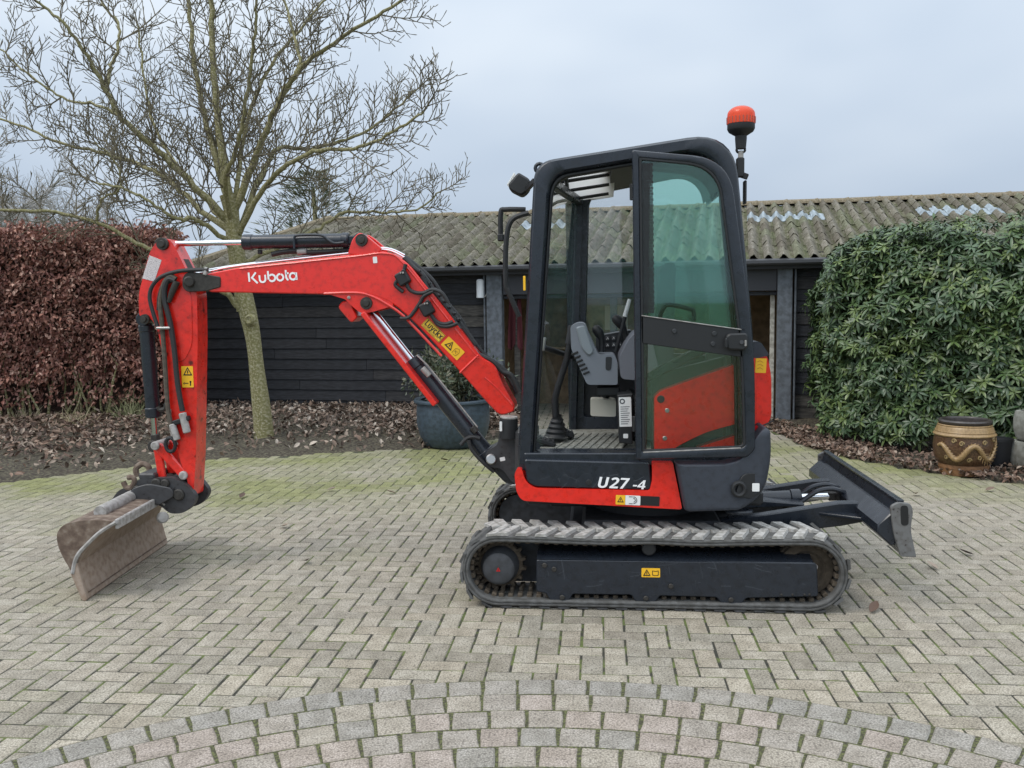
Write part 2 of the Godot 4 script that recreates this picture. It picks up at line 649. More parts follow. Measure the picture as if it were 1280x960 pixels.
func paving() -> void:
	var base := Shape.new()
	var edge: Array = [Vector3(-9.5, 0, 1.2), Vector3(-5.9, 0, -2.1), Vector3(-5.06, 0, -2.86), Vector3(-4.33, 0, -3.52), Vector3(-3.71, 0, -3.67), Vector3(-3.04, 0, -3.97), Vector3(-2.4, 0, -4.19), Vector3(-1.89, 0, -4.3), Vector3(-1.3, 0, -5.2), Vector3(-1.2, 0, -8.5), Vector3(1.75, 0, -8.5), Vector3(1.75, 0, -5.6), Vector3(1.84, 0, -5.0), Vector3(1.95, 0, -4.2), Vector3(2.15, 0, -3.72), Vector3(2.45, 0, -3.28), Vector3(2.75, 0, -2.9), Vector3(3.35, 0, -2.4), Vector3(5.5, 0, -1.0), Vector3(9.5, 0, 0.8), Vector3(9.5, 0, 8.0), Vector3(-9.5, 0, 8.0)]
	var poly := flat2(edge.map(func(p): return Vector3(p.x, -p.z, 0)))
	base.t = Transform3D(Basis(Vector3.RIGHT, -PI / 2), Vector3.ZERO)
	base.ext(poly, -0.05, -0.0028, 0.0)
	var root := Node3D.new()
	root.name = numbered("paving")
	add_child(root)
	tag(root, "", "", "", "structure")
	obj("sand_bed", base, M.joint, root)
	var long := []
	for k in 4:
		rng.seed = 900 + k
		long.append(brick_shape(0.0963, 0.0463).raw())
	rng.seed = 14
	var circle := PackedVector2Array()
	for k in 160:
		circle.append(RING + Vector2.from_angle(TAU * k / 160) * RING_R)
	var near := []
	var cut := []
	var poly_xz := PackedVector2Array()
	for p: Vector3 in edge:
		poly_xz.append(Vector2(p.x, p.z))
	var eye := Vector2(-0.283, 5.25)
	for j in range(-80, 90):
		for i in range(-95, 96):
			var t := posmod(i - j, 4)
			if t != 0 and t != 3:
				continue
			# the first cell of a lying brick (t = 0) or of a standing one (t = 3); j counts away from the viewer
			var lying := t == 0
			var c := Vector2(i * 0.1 + (0.1 if lying else 0.05), -(j * 0.1 + (0.05 if lying else 0.1)))
			c += Vector2(0.036, 0.04)
			var d := c.distance_to(RING)
			if d < RING_R - 0.11 or c.y > 4.6:
				continue
			var off := c - eye
			if absf(off.x) > 3.4 + 0.78 * absf(off.y) and off.y < 0.0 or off.y >= 0.0 and absf(off.x) > 4.5:
				continue
			if not Geometry2D.is_point_in_polygon(c, poly_xz):
				continue
			if d < RING_R + 0.115:
				cut.append([c, lying])
				continue
			near.append([c, lying, off.length() + absf(off.x) * 0.35 + (0.0 if off.y < -2.4 else 6.0)])
	near.sort_custom(func(p, q): return p[2] < q[2])
	var tones := []
	for k in 8:
		var m: StandardMaterial3D = M.paver.duplicate()
		var v: float = [0.92, 0.97, 1.01, 1.05, 0.95, 0.99, 1.03, 0.89][k]
		var w: float = [0.0, 0.008, -0.004, 0.006, -0.006, 0.012, 0.0, 0.005][k]
		m.albedo_color = Color(M.paver.albedo_color.r * v * (1.0 + w), M.paver.albedo_color.g * v, M.paver.albedo_color.b * v * (0.98 - w))
		tones.append(m)
	M.paver_tones = tones
	# bricks cut along the ring, each its own shape
	var cuts := 0
	for e: Array in cut:
		var c: Vector2 = e[0]
		var hx: float = 0.097 if e[1] else 0.047
		var hz: float = 0.047 if e[1] else 0.097
		var rect := PackedVector2Array([c + Vector2(-hx, -hz), c + Vector2(hx, -hz), c + Vector2(hx, hz), c + Vector2(-hx, hz)])
		var bigger := PackedVector2Array()
		for p in circle:
			bigger.append(RING + (p - RING) * 1.001)
		for q: PackedVector2Array in Geometry2D.clip_polygons(rect, bigger):
			if q.size() < 3 or absf(Geometry2D.triangulate_polygon(q).size()) == 0:
				continue
			var s := Shape.new()
			s.t = Transform3D(Basis(Vector3.RIGHT, -PI / 2), Vector3.ZERO)
			var o := PackedVector2Array()
			for p in q:
				o.append(Vector2(p.x, -p.y))
			s.ext(o, -0.045, 0.0, 0.004)
			obj("brick", s, tones[rng.randi() % 8], root)
			cuts += 1
	var rest: Array[Array] = [[], [], [], []]
	var colors: Array[Array] = [[], [], [], []]
	for k in near.size():
		var c: Vector2 = near[k][0]
		var b := Basis(Vector3.UP, 0.0 if near[k][1] else PI / 2)
		b = b * Basis(Vector3.UP, rng.randfn(0.0, 0.006)) * Basis(Vector3.RIGHT, rng.randfn(0.0, 0.004)) * Basis(Vector3.BACK, rng.randfn(0.0, 0.003))
		var x := Transform3D(b, Vector3(c.x + rng.randfn(0, 0.0008), rng.randf_range(-0.0006, 0.0016), c.y + rng.randfn(0, 0.0008)))
		if k < 300 - cuts:
			put("brick", long[k % 4], tones[rng.randi() % 8], root, x)
		else:
			rest[k % 4].append(x)
			colors[k % 4].append(paver_tone(c.x, c.y))
	for k in 4:
		many("brick_field", long[k], M.paver, rest[k], colors[k], root)


# the round of square setts that the yard is laid around
func sett_band() -> void:
	var root := Node3D.new()
	root.name = numbered("sett_circle_pavement")
	add_child(root)
	tag(root, "", "", "", "structure")
	var bed := Shape.new()
	bed.lathe([Vector2(0, -0.012), Vector2(RING_R, -0.012)], Vector3(RING.x, 0.0125, RING.y), Vector3.UP, 96)
	bed.lathe([Vector2(RING_R, -0.012), Vector2(RING_R, -0.06)], Vector3(RING.x, 0.008, RING.y), Vector3.UP, 96)
	obj("sand_bed", bed, M.joint_moss, root)
	var shapes := []
	for k in 5:
		var s := Shape.new()
		rng.seed = 100 + k
		var h := 0.0645
		var o := []
		for e: Array in [[-1, 1], [0, 1], [1, 1], [1, 0], [1, -1], [0, -1], [-1, -1], [-1, 0]]:
			o.append(Vector3(e[0] * (0.0652 if e[0] * e[1] else 0.0662) + rng.randfn(0, 0.0016), 0, e[1] * (0.0664) + rng.randfn(0, 0.0008)))
		var b := 0.0055
		for i in 8:
			var p: Vector3 = o[i]
			var q: Vector3 = o[(i + 1) % 8]
			var pi := p * (1.0 - b / h)
			var qi := q * (1.0 - b / h)
			var dn := Vector3(0, -b * 0.8, 0)
			s.quad(p + dn, q + dn, qi, pi)
			s.quad(p + Vector3(0, -0.05, 0), q + Vector3(0, -0.05, 0), q + dn, p + dn)
			s.tri(Vector3.ZERO, pi, qi)
		shapes.append(s.mesh(20.0))
	var tones := []
	for c: Color in [srgb(204, 191, 180), srgb(200, 191, 180), srgb(206, 193, 183), srgb(196, 188, 178), srgb(204, 195, 181), srgb(200, 187, 177), srgb(190, 185, 177), srgb(186, 182, 175), srgb(194, 188, 179)]:
		var m: StandardMaterial3D = M.paver.duplicate()
		m.albedo_color = c
		tones.append(m)
	rng.seed = 41
	for row in 7:
		var r := RING_R - 0.071 - row * 0.142
		var n := roundi(TAU * r / 0.1425)
		var shift := rng.randf()
		for k in n:
			var a := TAU * (k + shift) / n - PI / 2
			if absf(a + PI / 2) > 0.93 and absf(a - 1.5 * PI) > 0.93:
				continue
			var p := Vector3(RING.x + cos(a) * r, rng.randf_range(0.0032, 0.0062), RING.y + sin(a) * r)
			if p.z > 3.2:
				continue
			var b := Basis(Vector3.UP, -a - PI / 2 + rng.randfn(0, 0.012)) * Basis(Vector3.RIGHT, rng.randfn(0, 0.008))
			put("sett", shapes[rng.randi() % 5], tones[6 + rng.randi() % 3 if row == 0 else rng.randi() % 7], root, Transform3D(b, p))


# mounded soil under the hedge and the tree, and a strip under the rhododendron
func beds() -> void:
	var n := noise(FastNoiseLite.TYPE_SIMPLEX, 1.3, 4, 5)
	for side in 2:
		var s := Shape.new()
		var front: Array
		var back: Array
		if side == 0:
			front = spline([Vector3(-9.5, 0, 1.2), Vector3(-5.9, 0, -2.1), Vector3(-5.06, 0, -2.86), Vector3(-4.33, 0, -3.52), Vector3(-3.04, 0, -3.97), Vector3(-1.89, 0, -4.3), Vector3(-1.28, 0, -5.2), Vector3(-1.25, 0, -6.2)], 10)
			back = spline([Vector3(-13, 0, -4.0), Vector3(-9.5, 0, -5.5), Vector3(-8.0, 0, -6.6), Vector3(-7.0, 0, -7.6), Vector3(-4.5, 0, -7.35), Vector3(-3.0, 0, -7.1), Vector3(-2.0, 0, -6.95), Vector3(-1.5, 0, -6.75)], 10)
		else:
			front = spline([Vector3(1.72, 0, -6.2), Vector3(1.84, 0, -5.0), Vector3(1.95, 0, -4.2), Vector3(2.15, 0, -3.72), Vector3(2.75, 0, -2.9), Vector3(3.35, 0, -2.4), Vector3(5.5, 0, -1.0), Vector3(9.5, 0, 0.8)], 10)
			back = spline([Vector3(2.0, 0, -6.3), Vector3(3.0, 0, -6.1), Vector3(4.0, 0, -5.9), Vector3(5.0, 0, -5.8), Vector3(6.0, 0, -5.6), Vector3(7.0, 0, -5.4), Vector3(8.0, 0, -4.4), Vector3(10.0, 0, -1.5)], 10)
		var rows := 18
		var last := []
		for i in front.size():
			var now := []
			for k in rows + 1:
				var u := float(k) / rows
				var p: Vector3 = front[i].lerp(back[i], u)
				p.y = 0.004 + (0.10 * smoothstep(0.05, 0.6, u) + 0.03 * n.get_noise_2d(p.x * 2.0, p.z * 2.0) * minf(1.0, u * 8.0)) * (1.0 if side == 0 else 0.5)
				if k == 0:
					p.y = -0.02
				now.append(p)
			if last:
				for k in rows:
					s.quad(last[k], now[k], now[k + 1], last[k + 1])
			last = now
		struct("soil_bed", s.mesh(80.0), M.soil)
	

func shed() -> void:
	var root := thing("wooden_shed", "long low black timber shed with mossy grey tiled roof behind the digger", "shed", Vector3(-1.82, 0, -6.66), -0.145)
	# walls
	var w := Shape.new()
	w.box(Vector3(-2.14, 1.0, -0.3), Vector3(4.4, 2.2, 0.1), 0.0)
	w.box(Vector3(6.5, 1.0, -0.3), Vector3(5.06, 2.2, 0.1), 0.0)
	w.box(Vector3(-4.3, 1.0, -3.0), Vector3(0.1, 2.2, 5.2), 0.0)
	w.box(Vector3(8.98, 1.0, -3.0), Vector3(0.1, 2.2, 5.2), 0.0)
	w.box(Vector3(2.35, 1.0, -5.7), Vector3(13.4, 2.2, 0.1), 0.0)
	obj("wall", w, M.plank2, root)
	rng.seed = 12
	for span: Array in [[-4.36, 0.04], [3.97, 8.9]]:
		for k in 15:
			var y := -0.09 + k * 0.147
			var cut := rng.randf_range(0.25, 0.8)
			var x0: float = span[0]
			var x1: float = span[1]
			var xm := lerpf(x0, x1, cut)
			for e: Array in [[x0, xm - 0.002], [xm + 0.002, x1]]:
				var s := Shape.new()
				var lean := 0.11 + rng.randfn(0, 0.012)
				s.t = Transform3D(Basis(Vector3.RIGHT, -lean), Vector3((e[0] + e[1]) * 0.5, y + 0.075 + rng.randfn(0, 0.0025), -0.222)) * Transform3D(Basis(Vector3.BACK, rng.randfn(0, 0.0012)), Vector3.ZERO)
				s.box(Vector3.ZERO, Vector3(e[1] - e[0], 0.158, 0.02), 0.003)
				var mt: StandardMaterial3D = [M.plank, M.plank, M.plank2, M.plank3][rng.randi() % 4]
				if k < 3 and x0 > 3.0 or x0 < 0.0 and e[0] > -1.6 and k in [9, 10] and rng.randf() < 0.7:
					mt = M.plank_worn
				obj("plank", s, mt, root)
	# posts and the open bay
	for x: Array in [[0.05, 0.26], [3.77, 3.95]]:
		obj("post", Shape.new().box(Vector3((x[0] + x[1]) * 0.5, 0.93, -0.16), Vector3(x[1] - x[0], 2.1, 0.14), 0.008), M.post, root)
	for x: float in [0.015, 3.985]:
		obj("conduit_pipe", Shape.new().tube([Vector3(x, -0.1, -0.12), Vector3(x, 1.95, -0.12)], 0.013, 8), M.post, root)
	obj("lintel", Shape.new().box(Vector3(2.015, 1.8, -0.17), Vector3(3.5, 0.3, 0.08), 0.006), M.trim, root)
	obj("door_head", Shape.new().box(Vector3(2.015, 1.62, -0.2), Vector3(3.5, 0.05, 0.06), 0.004), M.plank2, root)
	# inside the bay
	obj("inner_wall", Shape.new().box(Vector3(2.0, 1.0, -1.95), Vector3(4.4, 2.2, 0.04), 0.0), M.tan, root)
	for x: float in [0.0, 4.2]:
		obj("inner_wall", Shape.new().box(Vector3(x, 1.0, -1.15), Vector3(0.04, 2.2, 1.6), 0.0), M.tan, root)
	obj("inner_floor", Shape.new().box(Vector3(2.0, -0.06, -1.1), Vector3(4.4, 0.08, 1.75), 0.0), M.soil, root)
	obj("ceiling", Shape.new().box(Vector3(2.0, 2.12, -1.15), Vector3(4.4, 0.03, 1.65), 0.0), M.dark, root)
	obj("mullion", Shape.new().box(Vector3(3.15, 0.85, -0.3), Vector3(0.42, 1.56, 0.05), 0.004), M.plank2, root)
	obj("door_jamb", Shape.new().box(Vector3(3.72, 0.8, -0.28), Vector3(0.055, 1.66, 0.06), 0.004), mottled(srgb(190, 186, 176), 0.9, M.grime, 2.0), root)
	obj("mullion", Shape.new().box(Vector3(1.72, 0.85, -0.3), Vector3(0.09, 1.56, 0.06), 0.004), M.trim, root)
	obj("mullion", Shape.new().box(Vector3(0.42, 0.85, -0.3), Vector3(0.08, 1.56, 0.06), 0.004), M.plank_worn, root)
	obj("shelf", Shape.new().box(Vector3(1.5, 0.86, -1.75), Vector3(2.6, 0.04, 0.3), 0.003), mottled(srgb(176, 150, 112), 0.8, M.grime, 2.0), root)
	# roof: underside, hip, gutter, tiles in courses
	var deck := Shape.new()
	var e0 := Vector3(-4.5, 2.03, 0.0)
	var r0 := Vector3(-3.5, 2.95, -3.0)
	var r1 := Vector3(9.1, 2.95, -3.0)
	var e1 := Vector3(9.1, 2.03, 0.0)
	deck.quad(e0, e1, r1, r0)
	deck.quad(Vector3(9.1, 2.03, -6.0), Vector3(-4.5, 2.03, -6.0), r0, r1)
	deck.tri(Vector3(-4.5, 2.03, -6.0), e0, r0)
	obj("roof_deck", deck, M.dark, root)
	var hip := Shape.new()
	hip.tube([e0 + Vector3(0, 0.05, 0), r0 + Vector3(0, 0.05, 0)], 0.08, 8)
	obj("hip_cap", hip, M.ridge, root)
	obj("gutter", Shape.new().box(Vector3(2.3, 2.0, 0.06), Vector3(13.6, 0.075, 0.11), 0.02), mat(srgb(62, 63, 66), 0.45), root)
	obj("fascia", Shape.new().box(Vector3(2.3, 1.98, -0.03), Vector3(13.6, 0.13, 0.03), 0.004), M.trim, root)
	tiles(root)


func tile_shape(sd: int) -> ArrayMesh:
	# a pantile: its roll on the left, its trough on the right, thicker lower edge and clumps of moss
	var s := Shape.new()
	rng.seed = sd
	s.tinted = true
	var n := 10
	var rows := 4
	var w := 0.196
	var l := 0.40
	var f := func(u: float, v: float, lift: float) -> Vector3:
		var y := 0.036 * cos(TAU * (u - 0.27)) + (0.006 * cos(TAU * 2.0 * (u - 0.27)))
		return Vector3((u - 0.5) * w, y + lift, -v * l)
	var lump := []
	for j in rows + 1:
		var r := []
		for i in n + 1:
			r.append(rng.randf_range(0.0, 0.006) + (0.010 if rng.randf() < 0.22 else 0.0))
		lump.append(r)
	for j in rows:
		for i in n:
			var a: Vector3 = f.call(float(i) / n, float(j) / rows, lump[j][i])
			var b: Vector3 = f.call(float(i + 1) / n, float(j) / rows, lump[j][i + 1])
			var c: Vector3 = f.call(float(i + 1) / n, float(j + 1) / rows, lump[j + 1][i + 1])
			var d: Vector3 = f.call(float(i) / n, float(j + 1) / rows, lump[j + 1][i])
			# moss settles in the troughs and along the laps, lichen on the crowns
			var low := -cos(TAU * ((i + 0.5) / n - 0.27))
			var m := clampf(low * 0.6 + rng.randf_range(-0.35, 0.5) + (0.2 if j == rows - 1 else 0.0), 0.0, 1.0)
			s.tint = Color(0.92, 0.91, 0.88).lerp(Color(0.36, 0.42, 0.19), m * 0.92) * (1.0 + (0.25 if low < -0.5 and rng.randf() < 0.25 else 0.0))
			s.quad(a, b, c, d)
	for i in n:
		var a: Vector3 = f.call(float(i) / n, 0.0, lump[0][i])
		var b: Vector3 = f.call(float(i + 1) / n, 0.0, lump[0][i + 1])
		var lo := Vector3(0, -0.010, -0.004)
		s.quad(a + lo, b + lo, b, a)
	return s.mesh(60.0)


func tiles(root: Node3D) -> void:
	var shapes := []
	for k in 5:
		shapes.append(tile_shape(300 + k))
	rng.seed = 19
	var slope := atan2(0.92, 3.0)
	var all := []
	for row in 9:
		var v := row * 0.352 - 0.04
		for col in 78:
			var x := -4.42 + col * 0.1765
			if x < -4.42 + v * 0.3 or x > 9.0:
				continue
			var y := 2.055 + v * sin(slope)
			var z := 0.06 - v * cos(slope)
			var b := Basis(Vector3.RIGHT, slope - 0.014) * Basis(Vector3.UP, rng.randfn(0, 0.012))
			var glass := row == 6 and (col in [26, 27, 28, 29, 30, 45, 46, 47, 48, 49, 50, 58, 59, 60, 61, 62, 63])
			all.append([Transform3D(b, Vector3(x, y + rng.randfn(0, 0.002), z + rng.randfn(0, 0.008))), glass, -v * 0.4 + x * 0.09 - (5.0 if x > 6.6 or (x > 4.8 and row < 4) else 0.0)])
	all.sort_custom(func(p, q): return p[2] > q[2])
	var rest: Array[Array] = [[], [], [], [], []]
	var k := 0
	for e: Array in all:
		if e[1]:
			put("glass_tile", shapes[rng.randi() % 5], M.glass_tile, root, e[0])
			continue
		var m := rng.randi() % 5
		if k < 280:
			put("roof_tile", shapes[rng.randi() % 5], M.tiles[m], root, e[0])
		else:
			rest[m].append(e[0])
		k += 1
	for m in 5:
		many("tile_field", shapes[m], M.tiles[m], rest[m], [], root)
	# ridge tiles, each lapping over the next
	var x := -3.5
	var i := 0
	while x < 9.0:
		var s := Shape.new()
		var l := 0.46
		s.t = Transform3D(Basis(Vector3.BACK, rng.randfn(0, 0.01)) * Basis(Vector3.UP, rng.randfn(0, 0.01)), Vector3(x, 2.97 + rng.randfn(0, 0.003), -3.02))
		var pr := []
		for a in 9:
			var q := PI * a / 8.0
			pr.append([cos(q), sin(q)])
		for a in 8:
			for step: Array in [[0.0, 0.075, 0.05, 0.085], [0.05, 0.085, 0.055, 0.075], [0.055, 0.075, l, 0.072]]:
				s.quad(Vector3(step[0], pr[a][1] * step[1], pr[a][0] * step[1] * 1.6), Vector3(step[0], pr[a + 1][1] * step[1], pr[a + 1][0] * step[1] * 1.6), Vector3(step[2], pr[a + 1][1] * step[3], pr[a + 1][0] * step[3] * 1.6), Vector3(step[2], pr[a][1] * step[3], pr[a][0] * step[3] * 1.6))
			s.tri(Vector3(0, 0, 0), Vector3(0, pr[a + 1][1] * 0.075, pr[a + 1][0] * 0.12), Vector3(0, pr[a][1] * 0.075, pr[a][0] * 0.12))
		obj("ridge_tile", s, M.ridge, root, 50.0)
		x += 0.44
		i += 1



func machine_materials() -> void:
	var W := Color.WHITE
	var scuff := tex(noise(FastNoiseLite.TYPE_SIMPLEX, 0.03, 6, 71), ramp([[0.0, Color(0.84, 0.83, 0.82)], [0.3, Color(0.95, 0.945, 0.94)], [0.6, W]]))
	var wear := tex(noise(FastNoiseLite.TYPE_SIMPLEX, 0.012, 6, 72), ramp([[0.0, Color(0.3, 0.24, 0.22)], [0.1, Color(0.5, 0.45, 0.43)], [0.2, Color(0.9, 0.88, 0.87)], [0.6, W]]))
	var gloss := tex(noise(FastNoiseLite.TYPE_SIMPLEX, 0.02, 4, 73), ramp([[0.0, Color(0.55, 0.55, 0.55)], [1.0, W]]))
	M.red = mottled(srgb(226, 38, 26), 0.42, scuff, 1.1)
	M.red.roughness_texture = gloss
	M.red.clearcoat_enabled = true
	M.red.clearcoat = 0.55
	M.red.clearcoat_roughness = 0.14
	M.red_worn = M.red.duplicate()
	M.red_worn.detail_enabled = true
	M.red_worn.detail_blend_mode = BaseMaterial3D.BLEND_MODE_MUL
	M.red_worn.detail_albedo = wear
	M.red_worn.detail_uv_layer = BaseMaterial3D.DETAIL_UV_2
	M.red_worn.uv2_triplanar = true
	M.red_worn.uv2_world_triplanar = true
	M.red_worn.uv2_scale = Vector3.ONE * 1.0
	M.frame = mottled(srgb(36, 41, 49), 0.38, scuff, 1.0)
	M.frame.roughness_texture = gloss
	M.weight = relief(mottled(srgb(50, 55, 64), 0.62, scuff, 1.2), M.fine, 0.05)
	M.steel = mottled(srgb(58, 58, 60), 0.5, wear, 3.0)
	M.black = mat(srgb(30, 31, 33), 0.55)
	M.hose = mat(srgb(40, 40, 41), 0.6)
	M.hose_dusty = mottled(srgb(92, 84, 74), 0.85, M.grime, 4.0)
	M.greasy = mottled(srgb(52, 49, 45), 0.6, M.grime, 5.0)
	M.chrome = mat(srgb(215, 218, 222), 0.16, 1.0)
	M.zinc = mat(srgb(178, 178, 176), 0.35, 0.9)
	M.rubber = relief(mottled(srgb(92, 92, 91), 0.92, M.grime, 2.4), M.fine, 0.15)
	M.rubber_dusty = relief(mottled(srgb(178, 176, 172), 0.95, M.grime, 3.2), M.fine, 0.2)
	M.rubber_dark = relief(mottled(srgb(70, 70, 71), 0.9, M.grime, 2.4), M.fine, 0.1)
	M.dirt = relief(mottled(srgb(92, 82, 70), 1.0, M.grime, 3.0), M.fine, 0.4)
	M.dusty_black = mottled(srgb(62, 64, 68), 0.72, M.grime, 2.0)
	M.rust = relief(mottled(srgb(222, 226, 230), 0.85, tex(noise(FastNoiseLite.TYPE_SIMPLEX, 0.02, 5, 81), ramp([[0.0, srgb(92, 74, 62)], [0.35, srgb(112, 92, 78)], [0.6, srgb(128, 108, 92)], [0.85, srgb(150, 132, 116)]])), 1.3), M.fine, 0.1)
	M.rust_lip = relief(mottled(W, 0.85, tex(noise(FastNoiseLite.TYPE_SIMPLEX, 0.02, 5, 82), ramp([[0.0, srgb(128, 106, 90)], [0.4, srgb(146, 128, 112)], [0.7, srgb(158, 142, 128)]])), 1.6), M.fine, 0.1)
	M.bare = mottled(srgb(168, 165, 162), 0.55, M.grime, 3.0)
	M.grey_plastic = mat(srgb(126, 131, 139), 0.6)
	M.dark_plastic = mat(srgb(44, 46, 49), 0.55)
	M.sticker_yellow = mat(srgb(240, 184, 36), 0.5)
	M.sticker_white = mat(srgb(228, 228, 226), 0.5)
	M.sticker_black = mat(srgb(24, 24, 25), 0.5)
	M.worn_plate = relief(mottled(srgb(104, 104, 103), 0.6, wear, 3.0), M.fine, 0.1)
	M.scratch = mat(srgb(74, 79, 86), 0.6)
	M.white = mat(srgb(240, 240, 240), 0.5)
	M.cream = mat(srgb(222, 216, 200), 0.6)
	var g := mat(Color(0.58, 0.93, 0.81, 0.0).linear_to_srgb(), 0.02)
	g.refraction_enabled = true
	g.refraction_scale = 0.05
	M.green_glass = g
	var g2: StandardMaterial3D = g.duplicate()
	g2.albedo_color = Color(0.88, 0.95, 0.92, 0.0).linear_to_srgb()
	M.pale_glass = g2
	var p := mat(Color(0.45, 0.66, 0.60, 0.09), 0.03)
	p.transparency = BaseMaterial3D.TRANSPARENCY_ALPHA
	M.clear_glass = p
	var fr := mat(Color(0.92, 0.92, 0.90), 0.5)
	fr.backlight_enabled = true
	fr.backlight = Color(1, 1, 1)
	M.frosted = fr
	var am := mat(Color(1.0, 0.36, 0.12), 0.18)
	am.clearcoat_enabled = true
	am.backlight_enabled = true
	am.backlight = Color(1.0, 0.42, 0.16)
	M.amber = am
	M.red_lens = mat(srgb(190, 24, 28), 0.2)


func rot2(p: Vector2, a: float) -> Vector3:
	return Vector3(p.x, p.y, 0).rotated(Vector3.BACK, a)


# a thin sticker on a side that faces +z
func sticker(called: String, c: Vector2, size: Vector2, z: float, turn: float, m: Material, parent: Node) -> MeshInstance3D:
	var s := Shape.new()
	s.t = Transform3D(Basis(Vector3.BACK, turn), Vector3(c.x, c.y, z))
	s.ext(rp([Vector3(-size.x / 2, -size.y / 2, 0.004), Vector3(size.x / 2, -size.y / 2, 0.004), Vector3(size.x / 2, size.y / 2, 0.004), Vector3(-size.x / 2, size.y / 2, 0.004)], 3), 0.0, 0.0015, 0.0)
	return obj(called, s, m, parent)


func triangle_sign(c: Vector2, h: float, z: float, turn: float, parent: Node) -> void:
	# a warning triangle: a black outline with a mark inside
	var s := Shape.new()
	s.t = Transform3D(Basis(Vector3.BACK, turn), Vector3(c.x, c.y, z))
	var o := PackedVector2Array([Vector2(-h * 0.56, -h * 0.4), Vector2(h * 0.56, -h * 0.4), Vector2(0, h * 0.6)])
	var i := PackedVector2Array()
	for p in o:
		i.append(p * 0.66)
	s.ring(o, i, 0.0, 0.001, 0.0)
	s.ext(PackedVector2Array([Vector2(-h * 0.06, -h * 0.16), Vector2(h * 0.06, -h * 0.16), Vector2(h * 0.05, h * 0.2), Vector2(-h * 0.05, h * 0.2)]), 0.0, 0.001, 0.0)
	obj("warning_symbol", s, M.sticker_black, parent)


func cylinder_ram(called: String, a: Vector3, b: Vector3, r: float, rod: float, barrel_from: float, barrel_to: float, parent: Node, rod_r := 0.0) -> MeshInstance3D:
	# barrel between two shares of the way from a to b, a chrome rod for the rest, eyes at both ends
	var d := b - a
	var s := Shape.new()
	var p := a + d * barrel_from
	var q := a + d * barrel_to
	s.cyl(p, q, r, 24, 0.008)
	var l := d.normalized()
	s.cyl(p - l * 0.012, p + l * 0.05, r * 1.12, 24, 0.006)
	s.cyl(q - l * 0.03, q + l * 0.012, r * 1.1, 24, 0.006)
	var e := b if rod < 0.5 else a
	s.cyl(e - Vector3(0, 0, 0.045), e + Vector3(0, 0, 0.045), r * 0.95, 20, 0.004)
	s.bar(e, q if rod < 0.5 else p, r * 1.0, r * 1.2, 0.006)
	var o := obj(called, s, M.frame, parent)
	var c := Shape.new()
	var f := a if rod < 0.5 else b
	c.cyl(f, p if rod < 0.5 else q, rod_r if rod_r > 0.0 else r * 0.45, 20, 0.002)
	obj("rod", c, M.chrome, o)
	var y := Shape.new()
	y.cyl(f - Vector3(0, 0, 0.04), f + Vector3(0, 0, 0.04), r * 0.85, 20, 0.004)
	y.bar(f, f + (p - f).normalized() * r * 1.7 if rod < 0.5 else f + (q - f).normalized() * r * 1.7, r * 0.9, r * 1.1, 0.006)
	obj("rod_eye", y, M.greasy, o)
	return o


func excavator() -> void:
	machine_materials()
	var root := thing("mini_excavator", "red and black tracked mini excavator with glazed cab, open door and dozer blade", "excavator")
	undercarriage(root)
	blade(root)
	upper_body(root)
	cab(root)
	cab_inside(root)
	cab_door(root)
	boom(root)
	dipper(root)
	bucket(root)


func stadium(r: float, n := 16) -> Array:
	# the run of the belt, seen from the side: sprocket at the left, idler at the right, a little sag on top
	var out := []
	var a := Vector2(-0.80, 0.197)
	var b := Vector2(0.762, 0.197)
	for k in n + 1:
		var t := PI / 2 + PI * k / n
		out.append(a + Vector2(cos(t), sin(t)) * r)
	for k in range(1, 24):
		out.append(Vector2(lerpf(a.x, b.x, k / 24.0), a.y - r))
	for k in n + 1:
		var t := -PI / 2 + PI * k / n
		out.append(b + Vector2(cos(t), sin(t)) * r)
	for k in range(1, 24):
		var u := k / 24.0
		var sag := -0.016 * sin(PI * u) * sin(PI * u) + 0.012 * exp(-pow((u - 0.5) * 9.0, 2.0))
		out.append(Vector2(lerpf(b.x, a.x, u), b.y + r + sag))
	return out


# fine scrapes in the paint of a flat side
func scratches(parent: Node, area: Rect2, z: float, count: int) -> void:
	var s := Shape.new()
	for k in count:
		var p := area.position + area.size * Vector2(rng.randf(), rng.randf())
		var a := rng.randfn(0.0, 0.35) + (PI / 2 if rng.randf() < 0.15 else 0.0)
		var l := pow(rng.randf(), 2.0) * 0.11 + 0.015
		var q := p + Vector2.from_angle(a) * l
		q = q.clamp(area.position, area.end)
		if p.distance_to(q) > 0.01:
			s.stroke([p, p.lerp(q, 0.5) + Vector2(0, rng.randfn(0, 0.003)), q], rng.randf_range(0.0008, 0.002), z, z + 0.0003)
	put("scratches", s.raw(), M.scratch, parent).set_meta("kind", "stuff")


